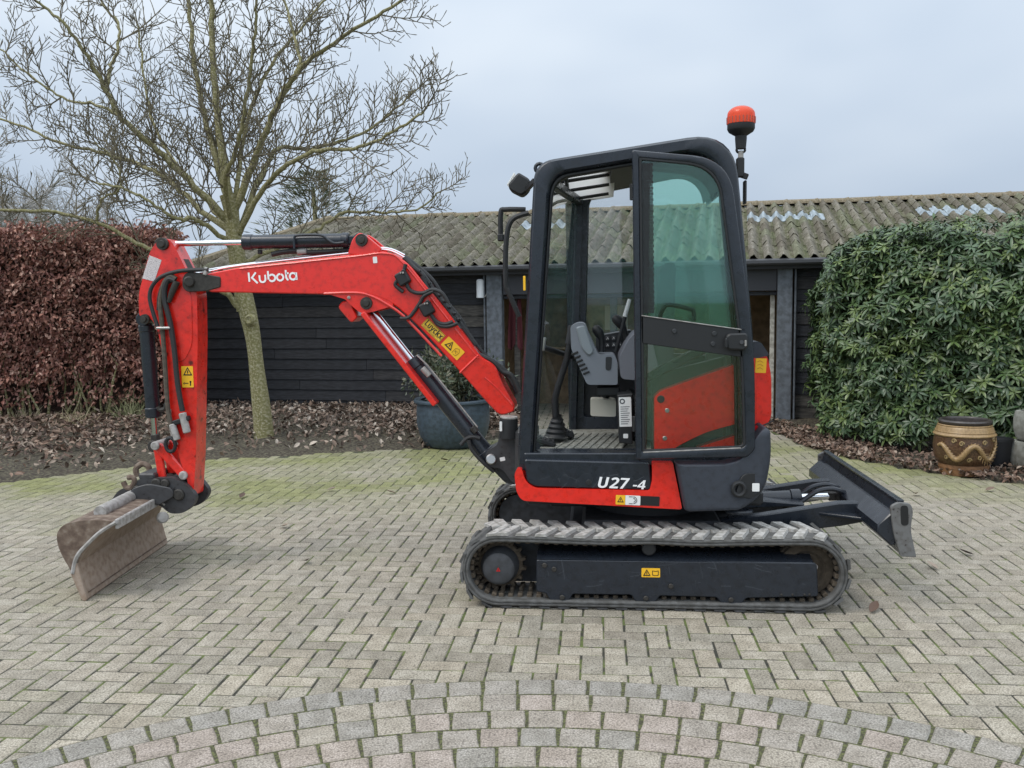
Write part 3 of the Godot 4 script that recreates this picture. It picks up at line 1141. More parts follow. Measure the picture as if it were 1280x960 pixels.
func undercarriage(root: Node3D) -> void:
	var lug_shapes := []
	for side in 2:
		var s := Shape.new()
		# one chevron lug half: a skewed, tapered bar 14 cm long
		var k := -1.0 if side else 1.0
		var o := [Vector3(-0.030, 0, 0), Vector3(0.030, 0, 0), Vector3(0.023, 0.014, 0), Vector3(-0.025, 0.014, 0)]
		var a := o.map(func(p): return p + Vector3(-0.030, 0, 0.149 * k))
		var b := o.map(func(p): return p * Vector3(0.8, 1, 1) + Vector3(0.036, 0, -0.014 * k))
		for i in 4:
			var j := (i + 1) % 4
			if k > 0.0:
				s.quad(a[i], a[j], b[j], b[i])
			else:
				s.quad(b[i], b[j], a[j], a[i])
		s.quad(a[0], a[3], a[2], a[1])
		s.quad(b[0], b[1], b[2], b[3])
		lug_shapes.append(s.mesh(20.0))
	var outer := stadium(0.185)
	var inner := stadium(0.150)
	for side in 2:
		var zc := 0.6 if side == 0 else -0.6
		var track := Node3D.new()
		track.name = piece(root, "track")
		root.add_child(track, true)
		var belt := Shape.new()
		var n := outer.size()
		var rows := [[0.0, -0.150], [0.0, -0.143], [1.0, -0.143], [1.0, -0.128], [0.75, -0.125], [0.75, 0.125], [1.0, 0.128], [1.0, 0.143], [0.0, 0.143], [0.0, 0.150]]
		for i in n:
			var j := (i + 1) % n
			var f := func(q: int, u: float, z: float) -> Vector3:
				var p: Vector2 = inner[q].lerp(outer[q], u)
				return Vector3(p.x, p.y, z + zc)
			# outside, inside and the two edges, the edges drawn in at their corners
			belt.quad(f.call(i, 1, -0.142), f.call(j, 1, -0.142), f.call(j, 1, 0.142), f.call(i, 1, 0.142))
			belt.quad(f.call(i, 0, 0.142), f.call(j, 0, 0.142), f.call(j, 0, -0.142), f.call(i, 0, -0.142))
			for e: float in [1.0, -1.0]:
				var pr := [[1.0, 0.142], [0.8, 0.150], [0.62, 0.150], [0.55, 0.145], [0.45, 0.145], [0.38, 0.150], [0.2, 0.150], [0.0, 0.142]]
				for m in 7:
					var u0: float = pr[m][0]
					var u1: float = pr[m + 1][0]
					var z0: float = pr[m][1] * e
					var z1: float = pr[m + 1][1] * e
					if e > 0.0:
						belt.quad(f.call(i, u0, z0), f.call(j, u0, z0), f.call(j, u1, z1), f.call(i, u1, z1))
					else:
						belt.quad(f.call(j, u0, z0), f.call(i, u0, z0), f.call(i, u1, z1), f.call(j, u1, z1))
		obj("rubber_belt", belt, M.rubber, track, 30.0)
		# lugs along the belt and the drive teeth inside it
		var run := 0.0
		var at := 0.0
		var step := 0.0492
		var cnt := 0
		var teeth := []
		for i in n:
			var p: Vector2 = outer[i]
			var q: Vector2 = outer[(i + 1) % n]
			var l := p.distance_to(q)
			while at <= run + l:
				var c := p.lerp(q, (at - run) / l)
				var d := (q - p).normalized()
				var up := Vector2(d.y, -d.x)
				var b := Basis(Vector3(-d.x, -d.y, 0), Vector3(up.x, up.y, 0), Vector3(0, 0, 1))
				if b.determinant() < 0.0:
					b = Basis(Vector3(d.x, d.y, 0), Vector3(up.x, up.y, 0), Vector3(0, 0, 1))
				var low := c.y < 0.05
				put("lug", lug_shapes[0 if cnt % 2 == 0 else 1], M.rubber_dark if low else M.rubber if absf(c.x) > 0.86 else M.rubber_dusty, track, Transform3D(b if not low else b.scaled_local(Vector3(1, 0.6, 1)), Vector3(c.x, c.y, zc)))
				var ci := c - up * 0.037
				teeth.append(Transform3D(b, Vector3(ci.x, ci.y, zc)))
				cnt += 1
				at += step
			run += l
		var tooth := Shape.new().box(Vector3(0, -0.004, 0.08), Vector3(0.026, 0.022, 0.05), 0.004)
		tooth.box(Vector3(0, -0.004, -0.08), Vector3(0.026, 0.022, 0.05), 0.004)
		tooth.box(Vector3(0, -0.01, 0), Vector3(0.022, 0.034, 0.06), 0.006)
		many("drive_teeth", tooth.mesh(), M.dirt, teeth, [], track)
		running_gear(track, zc, 1.0 if side == 0 else -1.0)
	# the body between the tracks, and the slewing ring
	var mid := Shape.new()
	mid.box(Vector3(0, 0.31, 0), Vector3(0.75, 0.16, 0.9), 0.02)
	mid.box(Vector3(-0.35, 0.28, 0.0), Vector3(0.2, 0.1, 0.92), 0.02)
	mid.box(Vector3(0.42, 0.30, 0.0), Vector3(0.24, 0.12, 0.92), 0.02)
	obj("track_frame", mid, M.dusty_black, root)
	obj("slewing_ring", Shape.new().cyl(Vector3(0, 0.38, 0), Vector3(0, 0.50, 0), 0.33, 40, 0.01), M.black, root)


func running_gear(track: Node3D, zc: float, k: float) -> void:
	# side frame: a long pressed box with a sloping top and three ears for the rollers
	var prof := [Vector3(-0.602, 0.256, 0.012), Vector3(0.796, 0.258, 0.024), Vector3(0.806, 0.086, 0.016), Vector3(0.452, 0.071, 0.012), Vector3(0.424, 0.029, 0.04), Vector3(0.336, 0.027, 0.04), Vector3(0.308, 0.073, 0.012), Vector3(0.023, 0.076, 0.012), Vector3(-0.006, 0.03, 0.04), Vector3(-0.091, 0.028, 0.04), Vector3(-0.119, 0.078, 0.012), Vector3(-0.418, 0.077, 0.012), Vector3(-0.443, 0.026, 0.04), Vector3(-0.526, 0.024, 0.04), Vector3(-0.554, 0.079, 0.012), Vector3(-0.604, 0.087, 0.012)]
	var o := rp(prof, 4)
	var s := Shape.new()
	var zo := zc + 0.115 * k
	s.ext(o, minf(zo, zo + 0.02 * k), maxf(zo, zo + 0.02 * k), 0.005)
	# sloping top
	var a := Vector3(-0.605, 0.30, zc)
	for q: Array in [[0.258, 0.134, 0.282, 0.06], [0.282, 0.06, 0.285, -0.06], [0.285, -0.06, 0.262, -0.105]]:
		var p0 := Vector3(-0.60, q[0], zc + q[1] * k)
		var p1 := Vector3(0.78, q[0] - 0.004, zc + q[1] * k)
		var p2 := Vector3(0.78, q[2] - 0.004, zc + q[3] * k)
		var p3 := Vector3(-0.60, q[2], zc + q[3] * k)
		s.quad(p0, p1, p2, p3)
	s.box(Vector3(0.09, 0.175, zc), Vector3(1.36, 0.17, 0.14), 0.01)
	obj("side_frame", s, M.frame, track)
	var bolts := Shape.new()
	for c: Vector3 in [Vector3(-0.471, 0.062, 0.72), Vector3(-0.047, 0.065, 0.72), Vector3(0.377, 0.064, 0.72), Vector3(-0.511, 0.209, 0.72), Vector3(0.078, 0.13, 0.72), Vector3(-0.56, 0.229, 0.72)]:
		bolts.cyl(Vector3(c.x, c.y, zo + 0.02 * k), Vector3(c.x, c.y, zo + 0.034 * k), 0.013, 10, 0.003)
	for c: Vector3 in [Vector3(0.626, 0.093, 0.72), Vector3(0.68, 0.094, 0.72), Vector3(0.739, 0.095, 0.72), Vector3(0.763, 0.096, 0.72)]:
		bolts.cyl(Vector3(c.x, c.y, zo + 0.018 * k), Vector3(c.x, c.y, zo + 0.024 * k), 0.006, 8, 0.002)
	obj("bolts", bolts, M.zinc if false else M.greasy, track)
	# sprocket with teeth, its hub; idler; rollers
	var c := Vector3(-0.80, 0.197, zc)
	var gear := PackedVector2Array()
	for t in 15:
		for e: Array in [[0.0, 0.118], [0.30, 0.118], [0.42, 0.138], [0.62, 0.138], [0.74, 0.118]]:
			gear.append(Vector2(c.x, c.y) + Vector2.from_angle(TAU * (t + e[0]) / 15.0) * e[1])
	obj("sprocket", Shape.new().ext(gear, zc - 0.02, zc + 0.025, 0.004), M.dirt, track)
	var hub := Shape.new()
	hub.lathe([Vector2(0, 0), Vector2(0.1, 0), Vector2(0.1, 0.045), Vector2(0.085, 0.07), Vector2(0.083, 0.10), Vector2(0.068, 0.112), Vector2(0, 0.114)], c + Vector3(0, 0, 0.01 * k), Vector3(0, 0, k), 32)
	var h := obj("hub", hub, M.dusty_black, track)
	if k > 0.0:
		var mark := Shape.new()
		mark.t = Transform3D(Basis.IDENTITY, c + Vector3(0.0, 0.0, 0.1245))
		mark.ring(PackedVector2Array([Vector2(-0.011, -0.009), Vector2(0.011, -0.009), Vector2(0, 0.012)]), PackedVector2Array([Vector2(-0.005, -0.005), Vector2(0.005, -0.005), Vector2(0, 0.005)]), 0, 0.001, 0.0)
		obj("mark", mark, M.red_lens, h)
	var id := Shape.new()
	id.lathe([Vector2(0, -0.06), Vector2(0.10, -0.06), Vector2(0.135, -0.05), Vector2(0.138, -0.025), Vector2(0.146, -0.02), Vector2(0.146, 0.02), Vector2(0.138, 0.025), Vector2(0.135, 0.05), Vector2(0.10, 0.06), Vector2(0.085, 0.04), Vector2(0, 0.04)], Vector3(0.762, 0.197, zc), Vector3(0, 0, 1), 32)
	obj("idler", id, M.dirt, track)
	for x: float in [-0.46, -0.03, 0.39]:
		obj("roller", Shape.new().cyl(Vector3(x, 0.098, zc - 0.1), Vector3(x, 0.098, zc + 0.1), 0.052, 20, 0.006), M.dirt, track)
	obj("top_roller", Shape.new().cyl(Vector3(-0.03, 0.312, zc - 0.09), Vector3(-0.03, 0.312, zc + 0.115), 0.036, 20, 0.006), M.black, track)
	# the inner side of the frame and the motor case close the view through the belt
	var plate := PackedVector2Array()
	for q: Vector2 in stadium(0.128):
		plate.append(q)
	obj("inner_guard", Shape.new().ext(plate, zc - 0.10 * k - 0.008, zc - 0.10 * k + 0.008, 0.0), M.dusty_black, track)
	var b := Shape.new()
	b.cyl(Vector3(0.795, 0.222, zc + 0.05 * k), Vector3(0.795, 0.222, zc + 0.095 * k), 0.017, 14, 0.005)
	obj("grease_cap", b, M.bare, track)
	if k > 0.0:
		scratches(track, Rect2(-0.58, 0.115, 1.32, 0.14), zo + 0.0202, 24)
		var y := sticker("warning_label", Vector2(-0.022, 0.196), Vector2(0.093, 0.047), zo + 0.0205, 0.0, M.sticker_yellow, track)
		triangle_sign(Vector2(-0.042, 0.194), 0.034, zo + 0.0225, 0.0, y)
		var bk := Shape.new()
		bk.t = Transform3D(Basis.IDENTITY, Vector3(0.001, 0.196, zo + 0.0222))
		bk.ring(PackedVector2Array([Vector2(-0.016, -0.013), Vector2(0, -0.016), Vector2(0.016, -0.013), Vector2(0.016, 0.012), Vector2(0, 0.009), Vector2(-0.016, 0.012)]), PackedVector2Array([Vector2(-0.013, -0.010), Vector2(0, -0.013), Vector2(0.013, -0.010), Vector2(0.013, 0.009), Vector2(0, 0.006), Vector2(-0.013, 0.009)]), 0, 0.001, 0.0)
		obj("booklet_symbol", bk, M.sticker_black, y)


func blade(root: Node3D) -> void:
	var b := Node3D.new()
	b.name = piece(root, "dozer_blade")
	root.add_child(b, true)
	# the curved plate, thick, from the near end to the far one
	var prof := []
	for k in 9:
		var u := k / 8.0
		prof.append(Vector2(1.178 + 0.02 * u * u - 0.045 * sin(PI * u) * 1.0 + 0.012, 0.57 - 0.275 * u))
	var back := []
	for k in 9:
		back.append(prof[8 - k] + Vector2(0.018, 0.004))
	var o := PackedVector2Array(prof + back)
	obj("mouldboard", Shape.new().ext(o, -0.735, 0.735, 0.003), M.frame, b)
	# lip along the top and a pressed stiffener across the back
	obj("top_rail", Shape.new().box(Vector3(1.192, 0.572, 0), Vector3(0.03, 0.016, 1.47), 0.004), M.frame, b)
	var st := Shape.new()
	st.ext(PackedVector2Array([Vector2(1.15, 0.515), Vector2(1.085, 0.455), Vector2(1.085, 0.41), Vector2(1.15, 0.35), Vector2(1.17, 0.35), Vector2(1.17, 0.515)]), -0.733, 0.733, 0.006)
	obj("stiffener", st, M.frame, b)
	for s: float in [-1.0, 1.0]:
		var e := [Vector3(1.142, 0.522, 0.016), Vector3(1.141, 0.55, 0.012), Vector3(1.178, 0.57, 0.012), Vector3(1.235, 0.563, 0.016), Vector3(1.247, 0.523, 0.032), Vector3(1.235, 0.435, 0.048), Vector3(1.268, 0.296, 0.008), Vector3(1.193, 0.299, 0.008), Vector3(1.155, 0.422, 0.032)]
		var out := rp(e, 4)
		var z := 0.737 * s
		obj("end_plate", Shape.new().ext(out, z - 0.012, z + 0.012, 0.003), M.worn_plate, b)
		var slot := Shape.new()
		slot.t = Transform3D(Basis(Vector3.BACK, 0.06), Vector3(1.205, 0.505, z + 0.0125 * s))
		slot.ext(rp([Vector3(-0.018, -0.05, 0.018), Vector3(0.018, -0.05, 0.018), Vector3(0.018, 0.05, 0.018), Vector3(-0.018, 0.05, 0.018)], 4), -0.001, 0.001, 0.0)
		obj("tie_slot", slot, M.sticker_black, b)
		# arm: a deep plate girder from the track frame, with a gusset that flares at the blade
		var zz := 0.30 * s
		var arm := Shape.new()
		arm.ext(PackedVector2Array([Vector2(0.25, 0.355), Vector2(0.62, 0.405), Vector2(1.0, 0.47), Vector2(1.14, 0.475), Vector2(1.14, 0.37), Vector2(1.02, 0.345), Vector2(0.75, 0.31), Vector2(0.25, 0.25)]), zz - 0.035, zz + 0.035, 0.006)
		obj("push_arm", arm, M.frame, b)
		var g := Shape.new()
		g.t = Transform3D(Basis(Vector3.RIGHT, -PI / 2), Vector3.ZERO)
		g.ext(PackedVector2Array([Vector2(0.84, -zz), Vector2(1.15, -zz - 0.19 * s), Vector2(1.15, -zz + 0.16 * s), Vector2(0.92, -zz)]), 0.405, 0.42, 0.003)
		obj("gusset", g, M.frame, b)
	# lift ram and the pressed cover over it, curved hose guards
	cylinder_ram("lift_ram", Vector3(1.1, 0.44, 0.0), Vector3(0.42, 0.40, 0.0), 0.045, 0.0, 0.35, 0.95, b)
	obj("ram_cover", Shape.new().ext(PackedVector2Array([Vector2(0.35, 0.415), Vector2(0.52, 0.45), Vector2(0.86, 0.425), Vector2(0.86, 0.41), Vector2(0.35, 0.39)]), -0.15, 0.16, 0.006), M.frame, b)
	for z: float in [0.06, -0.06]:
		var h := spline([Vector3(0.86, 0.41, z), Vector3(0.95, 0.475, z), Vector3(1.04, 0.49, z), Vector3(1.12, 0.46, z)], 5)
		obj("hose_guard", Shape.new().tube(h, 0.014, 8), M.frame, b)
	var bolts := Shape.new()
	for p: Vector3 in [Vector3(0.45, 0.445, 0.10), Vector3(0.52, 0.452, -0.02), Vector3(0.74, 0.437, -0.05)]:
		bolts.cyl(p, p + Vector3(0, 0.014, 0), 0.012, 8, 0.003)
	obj("bolts", bolts, M.zinc, b)
	obj("tow_eye", Shape.new().tube(range(17).map(func(k): return Vector3(0.44 + 0.06 * cos(TAU * k / 16.0), 0.475, 0.56 + 0.035 * sin(TAU * k / 16.0))), 0.012, 8), M.frame, root)


func upper_body(root: Node3D) -> void:
	# deck plate under the cab
	var deck := Shape.new()
	deck.box(Vector3(-0.05, 0.535, 0.0), Vector3(1.24, 0.08, 1.06), 0.015)
	deck.box(Vector3(-0.1, 0.49, 0.0), Vector3(0.9, 0.07, 0.8), 0.01)
	obj("deck", deck, M.black, root)
	# red skirt with its black inset cover
	var skirt := rp([Vector3(-0.721, 0.675, 0.016), Vector3(-0.708, 0.701, 0.012), Vector3(-0.683, 0.701, 0.012), Vector3(-0.663, 0.633, 0.033), Vector3(-0.617, 0.599, 0.041), Vector3(-0.02, 0.59, 0.016), Vector3(-0.008, 0.645, 0.008), Vector3(-0.008, 0.737, 0.008), Vector3(0.098, 0.737, 0.008), Vector3(0.147, 0.491, 0.016), Vector3(-0.685, 0.531, 0.041), Vector3(-0.714, 0.582, 0.025)], 4)
	obj("side_skirt", Shape.new().ext(skirt, 0.50, 0.60, 0.008), M.red, root)
	var back_edge := Shape.new()
	back_edge.box(Vector3(-0.685, 0.62, 0.1), Vector3(0.04, 0.14, 0.92), 0.015)
	obj("front_valance", back_edge, M.red, root)
	var panel := obj("side_cover", Shape.new().ext(rp([Vector3(-0.67, 0.748, 0.016), Vector3(-0.02, 0.733, 0.016), Vector3(-0.008, 0.59, 0.025), Vector3(-0.617, 0.604, 0.041), Vector3(-0.659, 0.629, 0.033)], 4), 0.52, 0.592, 0.006), M.frame, root)
	obj("lock", Shape.new().lathe([Vector2(0.016, 0), Vector2(0.016, 0.004), Vector2(0.011, 0.006), Vector2(0, 0.003)], Vector3(-0.334, 0.629, 0.592), Vector3.BACK, 20), M.black, panel)
	var txt := Basis(Vector3.BACK, -0.035) * Basis(Vector3(1, 0, 0), Vector3(0.22, 1, 0), Vector3.BACK)
	lettering("model_lettering", "U27", 0.078, M.white, panel, Transform3D(txt.scaled_local(Vector3(1.16, 1, 1)), Vector3(-0.209, 0.626, 0.594)))
	lettering("model_lettering", "-4", 0.066, M.white, panel, Transform3D(txt.scaled_local(Vector3(1.16, 1, 1)), Vector3(-0.073, 0.618, 0.594)))
	var w1 := sticker("label_plate", Vector2(Vector3(-0.082, 0.537, 0.6).x, Vector3(-0.082, 0.537, 0.6).y), Vector2(0.225, 0.05), 0.6003, -0.035, M.sticker_black, root)
	var y1 := sticker("caution_label", Vector2(Vector3(-0.17, 0.54, 0.6).x, Vector3(-0.17, 0.54, 0.6).y), Vector2(0.05, 0.05), 0.602, -0.035, M.sticker_yellow, root)
	triangle_sign(Vector2(Vector3(-0.17, 0.54, 0.6).x, Vector3(-0.17, 0.54, 0.6).y), 0.03, 0.6038, -0.035, y1)
	var wl := sticker("white_label", Vector2(Vector3(-0.107, 0.538, 0.6).x, Vector3(-0.107, 0.538, 0.6).y), Vector2(0.078, 0.05), 0.602, -0.035, M.sticker_white, root)
	var arcs := Shape.new()
	arcs.t = Transform3D(Basis.IDENTITY, Vector3(-0.107, 0.539, 0.604))
	for r: float in [0.018, 0.010]:
		arcs.stroke(range(9).map(func(k): return Vector2(0.003 + r * sin(PI * k / 8.0), r * cos(PI * k / 8.0))), 0.003, 0.0, 0.001)
	arcs.stroke([Vector2(-0.02, 0.018), Vector2(0.0, 0.018)], 0.003, 0, 0.001)
	arcs.stroke([Vector2(-0.02, -0.018), Vector2(0.0, -0.018)], 0.003, 0, 0.001)
	obj("print", arcs, M.sticker_black, wl)
	scratches(panel, Rect2(-0.60, 0.58, 0.55, 0.11), 0.5922, 16)
	# counterweight: one heavy casting round the back, its corners rounded in plan
	var cw := Shape.new()
	var side := rp([Vector3(0.106, 0.741, 0.008), Vector3(0.357, 0.742, 0.008), Vector3(0.465, 0.763, 0.041), Vector3(0.548, 0.866, 0.049), Vector3(0.599, 0.924, 0.033), Vector3(0.63, 0.907, 0.041), Vector3(0.636, 0.772, 0.123), Vector3(0.61, 0.619, 0.103), Vector3(0.551, 0.544, 0.074), Vector3(0.467, 0.497, 0.041), Vector3(0.156, 0.486, 0.025)], 5)
	cw_loft(cw, side)
	obj("counterweight", cw, M.weight, root, 32.0)
	var pocket := Shape.new()
	var pc := Vector3(0.477, 0.63, 0.655)
	pocket.t = Transform3D(Basis(Vector3.UP, 0.22), pc + Vector3(0, 0, 0.006))
	pocket.ext(rp([Vector3(-0.075, -0.05, 0.03), Vector3(0.02, -0.07, 0.03), Vector3(0.075, -0.02, 0.03), Vector3(0.07, 0.06, 0.03), Vector3(-0.04, 0.065, 0.04)], 4), -0.02, 0.0, 0.002)
	var pk := obj("tie_down_recess", pocket, M.black, root)
	obj("tie_down_ring", Shape.new().tube(range(13).map(func(k): return pc + Vector3(-0.055 + 0.03 * cos(TAU * k / 12.0), -0.015 + 0.033 * sin(TAU * k / 12.0), 0.016)), 0.012, 8), M.black, pk)
	sticker("white_label", Vector2(pc.x + 0.03, pc.y - 0.008), Vector2(0.036, 0.042), pc.z + 0.005, 0.0, M.sticker_white, pk).rotate_object_local(Vector3.UP, 0.0)
	# engine cover: red shell behind the cab, grey cap above, lamp below
	var shell := Shape.new()
	shell.ext(rp([Vector3(0.01, 1.066, 0.013), Vector3(0.043, 1.096, 0.017), Vector3(0.484, 1.255, 0.017), Vector3(0.532, 1.267, 0.013), Vector3(0.536, 0.952, 0.013), Vector3(0.471, 0.935, 0.025), Vector3(0.275, 0.88, 0.05), Vector3(0.143, 0.813, 0.025), Vector3(0.093, 0.779, 0.013), Vector3(0.01, 0.779, 0.008)], 5), 0.40, 0.5, 0.014)
	shell.ext(rp([Vector3(0.436, 1.223, 0.013), Vector3(0.484, 1.255, 0.017), Vector3(0.597, 1.283, 0.034), Vector3(0.622, 1.172, 0.168), Vector3(0.625, 0.935, 0.084), Vector3(0.569, 0.876, 0.017), Vector3(0.439, 0.847, 0.013)], 5), -0.5, 0.42, 0.03)
	obj("engine_cover", shell, M.red, root, 45.0)
	obj("lower_cover", Shape.new().ext(rp([Vector3(0.227, 0.794, 0.013), Vector3(0.473, 0.875, 0.017), Vector3(0.538, 0.891, 0.013), Vector3(0.539, 0.812, 0.013), Vector3(0.474, 0.795, 0.013)], 4), 0.41, 0.49, 0.008), M.red, root)
	obj("cover_backing", Shape.new().ext(flat2([Vector3(0, 1.172, 0.46), Vector3(0.494, 1.294, 0.46), Vector3(0.557, 1.169, 0.46), Vector3(0.561, 0.764, 0.46), Vector3(0, 0.755, 0.46)]), 0.36, 0.40, 0.0), M.black, root)
	for p: Array in [[Vector3(0.076, 0.994, 0.5), 0.012, M.zinc], [Vector3(0.064, 0.847, 0.5), 0.012, M.zinc], [Vector3(0.043, 1.054, 0.5), 0.02, M.dark_plastic]]:
		obj("cover_screw", Shape.new().cyl(p[0] + Vector3(0, 0, -0.004), p[0] + Vector3(0, 0, 0.004), p[1], 14, 0.002), p[2], root)
	var seam := Shape.new()
	seam.tube([Vector3(0.528, 0.897, 0.499), Vector3(0.621, 0.939, 0.499)], 0.004, 6)
	obj("seam", seam, M.black, root)
	obj("rear_cap", Shape.new().ext(rp([Vector3(0.455, 1.328, 0.025), Vector3(0.52, 1.348, 0.034), Vector3(0.56, 1.347, 0.021), Vector3(0.606, 1.276, 0.013), Vector3(0.476, 1.244, 0.013)], 4), -0.45, 0.45, 0.02), M.weight, root)
	obj("tail_lamp", Shape.new().ext(rp([Vector3(0.501, 0.883, 0.008), Vector3(0.533, 0.921, 0.008), Vector3(0.562, 0.862, 0.008), Vector3(0.526, 0.829, 0.008)], 3), 0.5, 0.515, 0.004), M.red_lens, root)
	var yl := sticker("yellow_label", Vector2(Vector3(0.553, 1.226, 0.5).x, Vector3(0.553, 1.226, 0.5).y), Vector2(0.055, 0.075), 0.5005, -0.04, M.sticker_yellow, root)
	var sy := Shape.new()
	sy.t = Transform3D(Basis.IDENTITY, Vector3(0.553, 1.226, 0.502))
	for k in 3:
		sy.stroke([Vector2(-0.018, 0.02 - k * 0.018), Vector2(-0.004, 0.026 - k * 0.018), Vector2(0.012, 0.016 - k * 0.018)], 0.003, 0, 0.001)
	obj("print", sy, mat(srgb(196, 130, 30), 0.5), yl)
	# front: slewing bracket of the boom, its pin and cap, hoses
	var sw := Shape.new()
	sw.ext(rp([Vector3(-0.927, 0.717, 0.022), Vector3(-0.853, 0.763, 0.013), Vector3(-0.842, 0.836, 0.013), Vector3(-0.724, 0.836, 0.009), Vector3(-0.728, 0.533, 0.009), Vector3(-0.774, 0.547, 0.036), Vector3(-0.827, 0.625, 0.027), Vector3(-0.901, 0.634, 0.027)], 4), 0.0, 0.2, 0.008)
	var br := obj("swing_bracket", sw, M.steel, root)
	obj("pin_cap", Shape.new().lathe([Vector2(0.0, 0), Vector2(0.052, 0), Vector2(0.052, 0.10), Vector2(0.046, 0.115), Vector2(0, 0.117)], Vector3(-0.786, 0.807, 0.22), Vector3.UP, 24), M.black, br)
	obj("cap_lid", Shape.new().cyl(Vector3(-0.785, 0.917, 0.22), Vector3(-0.784, 0.93, 0.22), 0.05, 24, 0.003), M.bare, br)
	obj("pin", Shape.new().cyl(Vector3(-0.891, 0.68, 0.2), Vector3(-0.886, 0.687, 0.24), 0.03, 18, 0.006), M.zinc, br)
	var l := Vector3(-0.825, 0.879, 0.272)
	sticker("white_label", Vector2(l.x, l.y), Vector2(0.014, 0.055), l.z, 0.0, M.sticker_white, br)
	var l2 := Vector3(-0.826, 0.681, 0.205)
	sticker("white_label", Vector2(l2.x, l2.y), Vector2(0.03, 0.022), 0.2, 0.2, M.sticker_white, br)
	obj("casting", Shape.new().box(Vector3(-0.69, 0.72, 0.12), Vector3(0.12, 0.28, 0.3), 0.02), M.steel, root)
	obj("bracket_plate", Shape.new().ext(rp([Vector3(-0.968, 0.676, 0.014), Vector3(-0.911, 0.728, 0.036), Vector3(-0.836, 0.719, 0.014), Vector3(-0.783, 0.54, 0.014), Vector3(-0.76, 0.512, 0.014), Vector3(-0.821, 0.521, 0.018)], 3), -0.1, 0.1, 0.006), M.steel, root)


# counterweight: the side outline is set in step by step towards both ends, so that the corners are round in plan
func cw_loft(s: Shape, side: PackedVector2Array) -> void:
	side = Shape.ccw(side)
	var c := Vector2(0.4, 0.63)
	var rings := []
	for e: Array in [[0.655, 0.045], [0.65, 0.02], [0.64, 0.008], [0.62, 0.0], [-0.62, 0.0], [-0.64, 0.008], [-0.65, 0.02], [-0.655, 0.045]]:
		var q := PackedVector2Array()
		for p in side:
			q.append(c.lerp(p, 1.0 - e[1] * 3.0))
		var r := []
		for i in q.size():
			# the tail is drawn forward towards the ends: round in plan
			var x := q[i].x
			var turn := maxf(0.0, absf(e[0]) - 0.30) / 0.36
			x -= smoothstep(0.25, 0.64, x) * 0.06 * turn * turn
			r.append(Vector3(x, q[i].y, e[0]))
		rings.append(r)
	var idx := Geometry2D.triangulate_polygon(side)
	for i in range(0, idx.size(), 3):
		var a: Vector3 = rings[0][idx[i]]
		var b: Vector3 = rings[0][idx[i + 1]]
		var d: Vector3 = rings[0][idx[i + 2]]
		if (b - a).cross(d - a).z < 0.0:
			s.tri(a, d, b)
		else:
			s.tri(a, b, d)
	for k in rings.size() - 1:
		var n: int = rings[k].size()
		for i in n:
			var j := (i + 1) % n
			s.quad(rings[k + 1][i], rings[k + 1][j], rings[k][j], rings[k][i])


